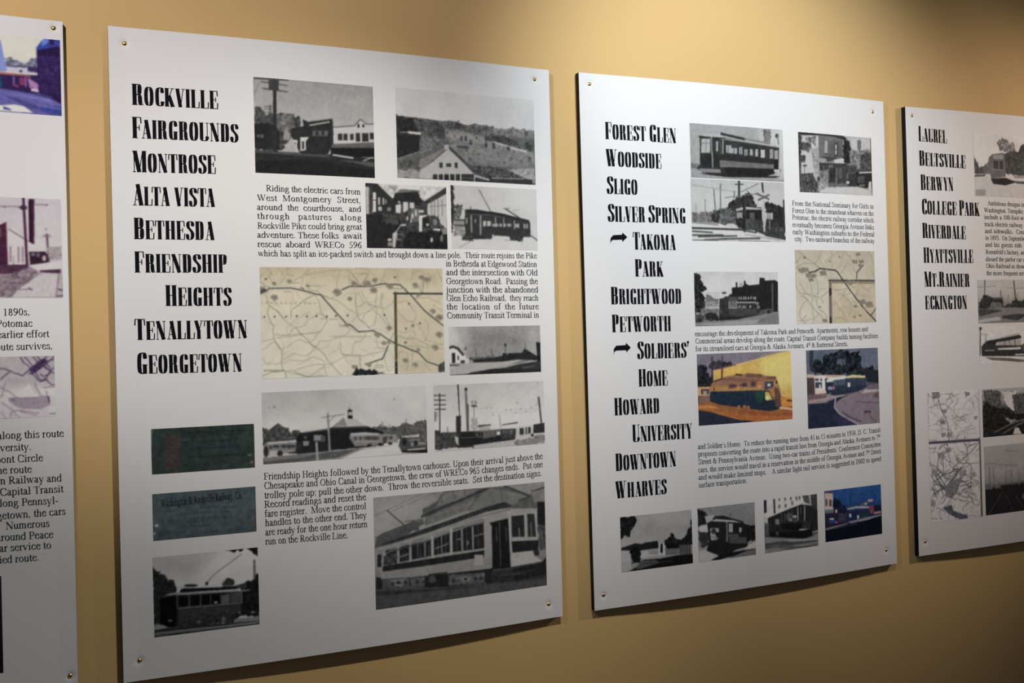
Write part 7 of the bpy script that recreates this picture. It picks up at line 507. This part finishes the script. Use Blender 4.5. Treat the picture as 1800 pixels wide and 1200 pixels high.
HEADS = [
('P2', 'ROCKVILLE', [31.4, 899.5, 163.1, 901.0, 33.1]),
('P2', 'FAIRGROUNDS', [30.7, 847.3, 193.6, 848.9, 33.3]),
('P2', 'MONTROSE', [29.8, 794.0, 157.0, 796.3, 33.5]),
('P2', 'ALTA vISTA', [29.2, 741.9, 154.4, 742.8, 33.4]),
('P2', 'BETHESDA', [29.6, 689.1, 152.5, 689.4, 33.4]),
('P2', 'FRIENDSHIP', [29.4, 636.7, 170.8, 637.0, 33.0]),
('P2', 'HEIGHTS', [73.9, 584.0, 176.6, 583.6, 32.8]),
('P2', 'TENALLYTOWN', [27.6, 531.1, 200.1, 530.7, 32.9]),
('P2', 'GEORGETOWN', [28.9, 478.1, 190.5, 476.6, 32.9]),
('P3', 'FOREST GLEN', [52.0, 896.9, 211.1, 896.5, 32.8]),
('P3', 'WOODSIDE', [51.8, 845.0, 175.6, 844.4, 32.8]),
('P3', 'SLIGO', [52.1, 792.0, 120.3, 791.6, 33.3]),
('P3', 'SILVER SPRING', [52.5, 738.7, 227.5, 738.3, 33.8]),
('P3', 'TAKOMA', [105.6, 685.6, 202.6, 685.1, 33.6]),
('P3', 'PARK', [108.0, 633.2, 172.7, 632.9, 33.4]),
('P3', 'BRIGHTWOOD', [53.7, 580.0, 212.0, 579.2, 33.3]),
('P3', 'PETWORTH', [54.3, 526.6, 186.2, 525.7, 33.6]),
('P3', "SOLDIERS'", [107.7, 473.4, 226.7, 472.5, 33.6]),
('P3', 'HOME', [108.6, 419.8, 174.8, 419.5, 33.6]),
('P3', 'HOWARD', [53.9, 367.1, 154.6, 366.4, 33.2]),
('P3', 'UNIVERSITY', [91.4, 313.5, 228.0, 312.4, 33.4]),
('P3', 'DOWNTOWN', [53.0, 260.6, 188.6, 260.0, 33.2]),
('P3', 'WHARVES', [51.2, 208.1, 165.4, 207.7, 32.6]),
('P4', 'LAUREL', [35.5, 930.7, 119.6, 929.2, 34.0]),
('P4', 'BELTSVILLE', [35.2, 875.9, 175.0, 874.4, 34.0]),
('P4', 'BERWYN', [37.3, 821.1, 135.2, 821.1, 34.7]),
('P4', 'COLLEGE PARK', [38.1, 766.4, 213.7, 765.4, 34.7]),
('P4', 'RIVERDALE', [37.9, 712.8, 168.9, 711.0, 34.0]),
('P4', 'HYATTSVILLE', [39.3, 656.8, 189.6, 656.7, 34.6]),
('P4', 'MT.RAINIER', [39.2, 602.9, 175.8, 601.6, 34.0]),
('P4', 'eCKINGTON', [40.1, 551.9, 165.8, 550.7, 34.6])]
ARROWS = [('P3', [56.5, 695.7, 58.0, 707.4, 64.3, 712.9, 82.8, 713.7, 83.7, 717.9, 94.2, 709.3, 82.7, 699.6, 82.8, 704.2, 62.3, 703.4, 59.0, 700.8]), ('P3', [56.8, 482.8, 57.6, 494.3, 63.0, 500.6, 83.7, 501.2, 83.9, 505.8, 94.6, 496.0, 84.1, 486.6, 84.2, 491.2, 62.7, 491.1, 58.7, 488.5])]
LABEL = {
    'P1': 'leftmost white history panel with a purple porch picture above a street map',
    'P2': 'large white history panel headed ROCKVILLE, FAIRGROUNDS, MONTROSE with two green tickets',
    'P3': 'white history panel headed FOREST GLEN, WOODSIDE, SLIGO with two black arrows',
    'P4': 'white history panel headed LAUREL, BELTSVILLE, BERWYN at the right edge of the photo'}

def axis_lines(length, stops, step=24.0):
    s = set(np.round(np.linspace(0, length, max(2, int(length / step))), 2))
    for c in stops:
        s = {x for x in s if abs(x - c) > 16}
        s |= set(np.round(np.arange(c - 15, c + 15.1, 1.5), 2))
    return [0.0] + sorted(x for x in s if 0.5 < x < length - 0.5) + [length]

def face_sheet(w, h, screws):
    xs = axis_lines(w, sorted({round(s[0], 1) for s in screws}))
    ys = axis_lines(h, sorted({round(s[1], 1) for s in screws}))
    v = []
    for y in ys:
        for x in xs:
            dip = sum(1.9 * math.exp(-(((x - s[0]) ** 2 + (y - s[1]) ** 2) / 5.6 ** 2)) for s in screws)
            v.append((x / 1000, dip / 1000 + float(belly(x, w)), y / 1000))
    n = len(xs)
    f = [(j * n + i, j * n + i + 1, (j + 1) * n + i + 1, (j + 1) * n + i) for j in range(len(ys) - 1) for i in range(n - 1)]
    # turned edge of the sheet, 0.6 mm thick
    k = len(v)
    ring = [i for i in range(n)] + [j * n + n - 1 for j in range(1, len(ys))] + [(len(ys) - 1) * n + i for i in range(n - 2, -1, -1)] + [j * n for j in range(len(ys) - 2, 0, -1)]
    v += [v[i] for i in ring] + [(v[i][0], v[i][1] + 0.0006, v[i][2]) for i in ring]
    m = len(ring)
    f += [(k + (i + 1) % m, k + i, k + m + i, k + m + (i + 1) % m) for i in range(m)]
    me = mesh('face_sheet', v, f)
    for p in me.polygons:
        p.use_smooth = p.index < (len(ys) - 1) * (n - 1)
    return me

def core_mesh(w, h):
    # black foam block behind the sheet, bent with it; front hollowed a little where the screws pull in
    n, v, f = 48, [], []
    ya, yb = 0.0006, DEPTH - 0.0003
    for i in range(n + 1):
        x = w * i / n
        o = float(belly(x, w))
        for y, z in ((ya, 0), (ya + .0022, .0004), (ya + .0022, h / 1000 - .0004), (ya, h / 1000), (yb, h / 1000), (yb, 0)):
            v.append((x / 1000, y + o, z))
    for i in range(n):
        a_, c_ = i * 6, i * 6 + 6
        for k in range(6):
            m = (k + 1) % 6
            f.append((a_ + k, c_ + k, c_ + m, a_ + m))
    f += [(5, 4, 3, 2, 1, 0), tuple(n * 6 + k for k in range(6))]
    return mesh('foam_core', v, f)

def screw_mesh():
    prof = [(0.0, -1.9), (1.3, -1.8), (2.6, -1.35), (3.5, -0.6), (3.9, 0.3), (3.9, 0.7), (1.6, 0.8), (1.6, 10.6), (0.0, 10.6)]
    v, f, n = [], [], 20
    for r_, y in prof:
        for i in range(n):
            a = 2 * math.pi * i / n
            v.append((r_ * math.cos(a) / 1000, (y + 1.2) / 1000, r_ * math.sin(a) / 1000))
    for j in range(len(prof) - 1):
        for i in range(n):
            f.append((j * n + i, (j + 1) * n + i, (j + 1) * n + (i + 1) % n, j * n + (i + 1) % n))
    me = mesh('screw', v, f)
    me.polygons.foreach_set('use_smooth', [True] * len(me.polygons))
    return me

SM = screw_mesh()
SM.materials.append(BRASS)
seed = 0
for key in ('P1', 'P2', 'P3', 'P4'):
    x, y, a, w, h = PANELS[key]
    root = bpy.data.objects.new('display_panel', None)
    COL.objects.link(root)
    # local origin = lower left corner of the board; the board is turned by a about its centre
    cx, cz = x + w / 2, y + h / 2
    ox = cx - (math.cos(a) * w / 2 - math.sin(a) * h / 2)
    oz = cz - (math.sin(a) * w / 2 + math.cos(a) * h / 2)
    root.location = (ox, 0, Z0 + oz)
    root.rotation_euler = (0, -a, 0)
    root.empty_display_size = 0.1
    root['label'] = LABEL[key]
    root['category'] = 'display panel'
    root['group'] = 'history panels along the wall'
    w, h = w * 1000, h * 1000
    link('face_sheet', face_sheet(w, h, SCREWS[key]), BOARD, root)['label'] = 'smooth white printed face of the board'
    link('foam_core', core_mesh(w, h), CORE, root)['label'] = 'black foam edge of the board'
    for sx, sy in SCREWS[key]:
        so = link('screw', SM, None, root, (sx / 1000, 0, sy / 1000))
        so['label'] = 'small round brass screw head'
    for pk, kind, lab, rect, ops in PHOTOS:
        if pk == key:
            seed += 1
            nm = {'photo': 'printed_photo', 'map': 'printed_map', 'ticket': 'printed_ticket'}[kind]
            po = link(nm, picture(nm, ops, rect, seed, w), PRINT, root)
            po['label'] = lab
            if kind == 'ticket' and 'grey-green' in lab:
                polys = []
                x0, y0, x1, y1 = rect
                set_line(polys, GB, 'Washington & Rockville Railway, Co.', 17.0, x0 + 13, y1 - 21.0, x1 - 21, y1 - 17.5)
                me = ink_mesh('ticket_lettering', polys, w)
                for vtx in me.vertices:
                    vtx.co.y -= 0.0002
                link('ticket_lettering', me, TICKET_INK, po)['label'] = 'bold dark title line printed on the ticket'
    for pk, text, (x0, y0, x1, y1, cap) in HEADS:
        if pk == key:
            polys = []
            set_line(polys, GH, text, cap, x0, y0, x1, y1, small=0.885, space=170)
            ho = link('place_name', ink_mesh('place_name', polys, w), INK, root)
            ho['label'] = 'bold black lettering reading ' + text.upper()
    for pk, em, lines in TEXTS:
        if pk == key:
            polys = []
            for text, x0, y0, x1, y1, bow, spread in lines:
                set_line(polys, GB, text, em, x0, y0, x1, y1, bow, spread)
            to = link('body_text', ink_mesh('body_text', polys, w), INK2, root)
            to['label'] = 'small serif paragraph beginning ' + ' '.join(lines[0][0].split()[:3])
    for pk, pts in ARROWS:
        if pk == key:
            P = np.array(pts).reshape(-1, 2)
            link('arrow_mark', ink_mesh('arrow_mark', [P], w), INK, root)['label'] = 'bold black arrow pointing right'
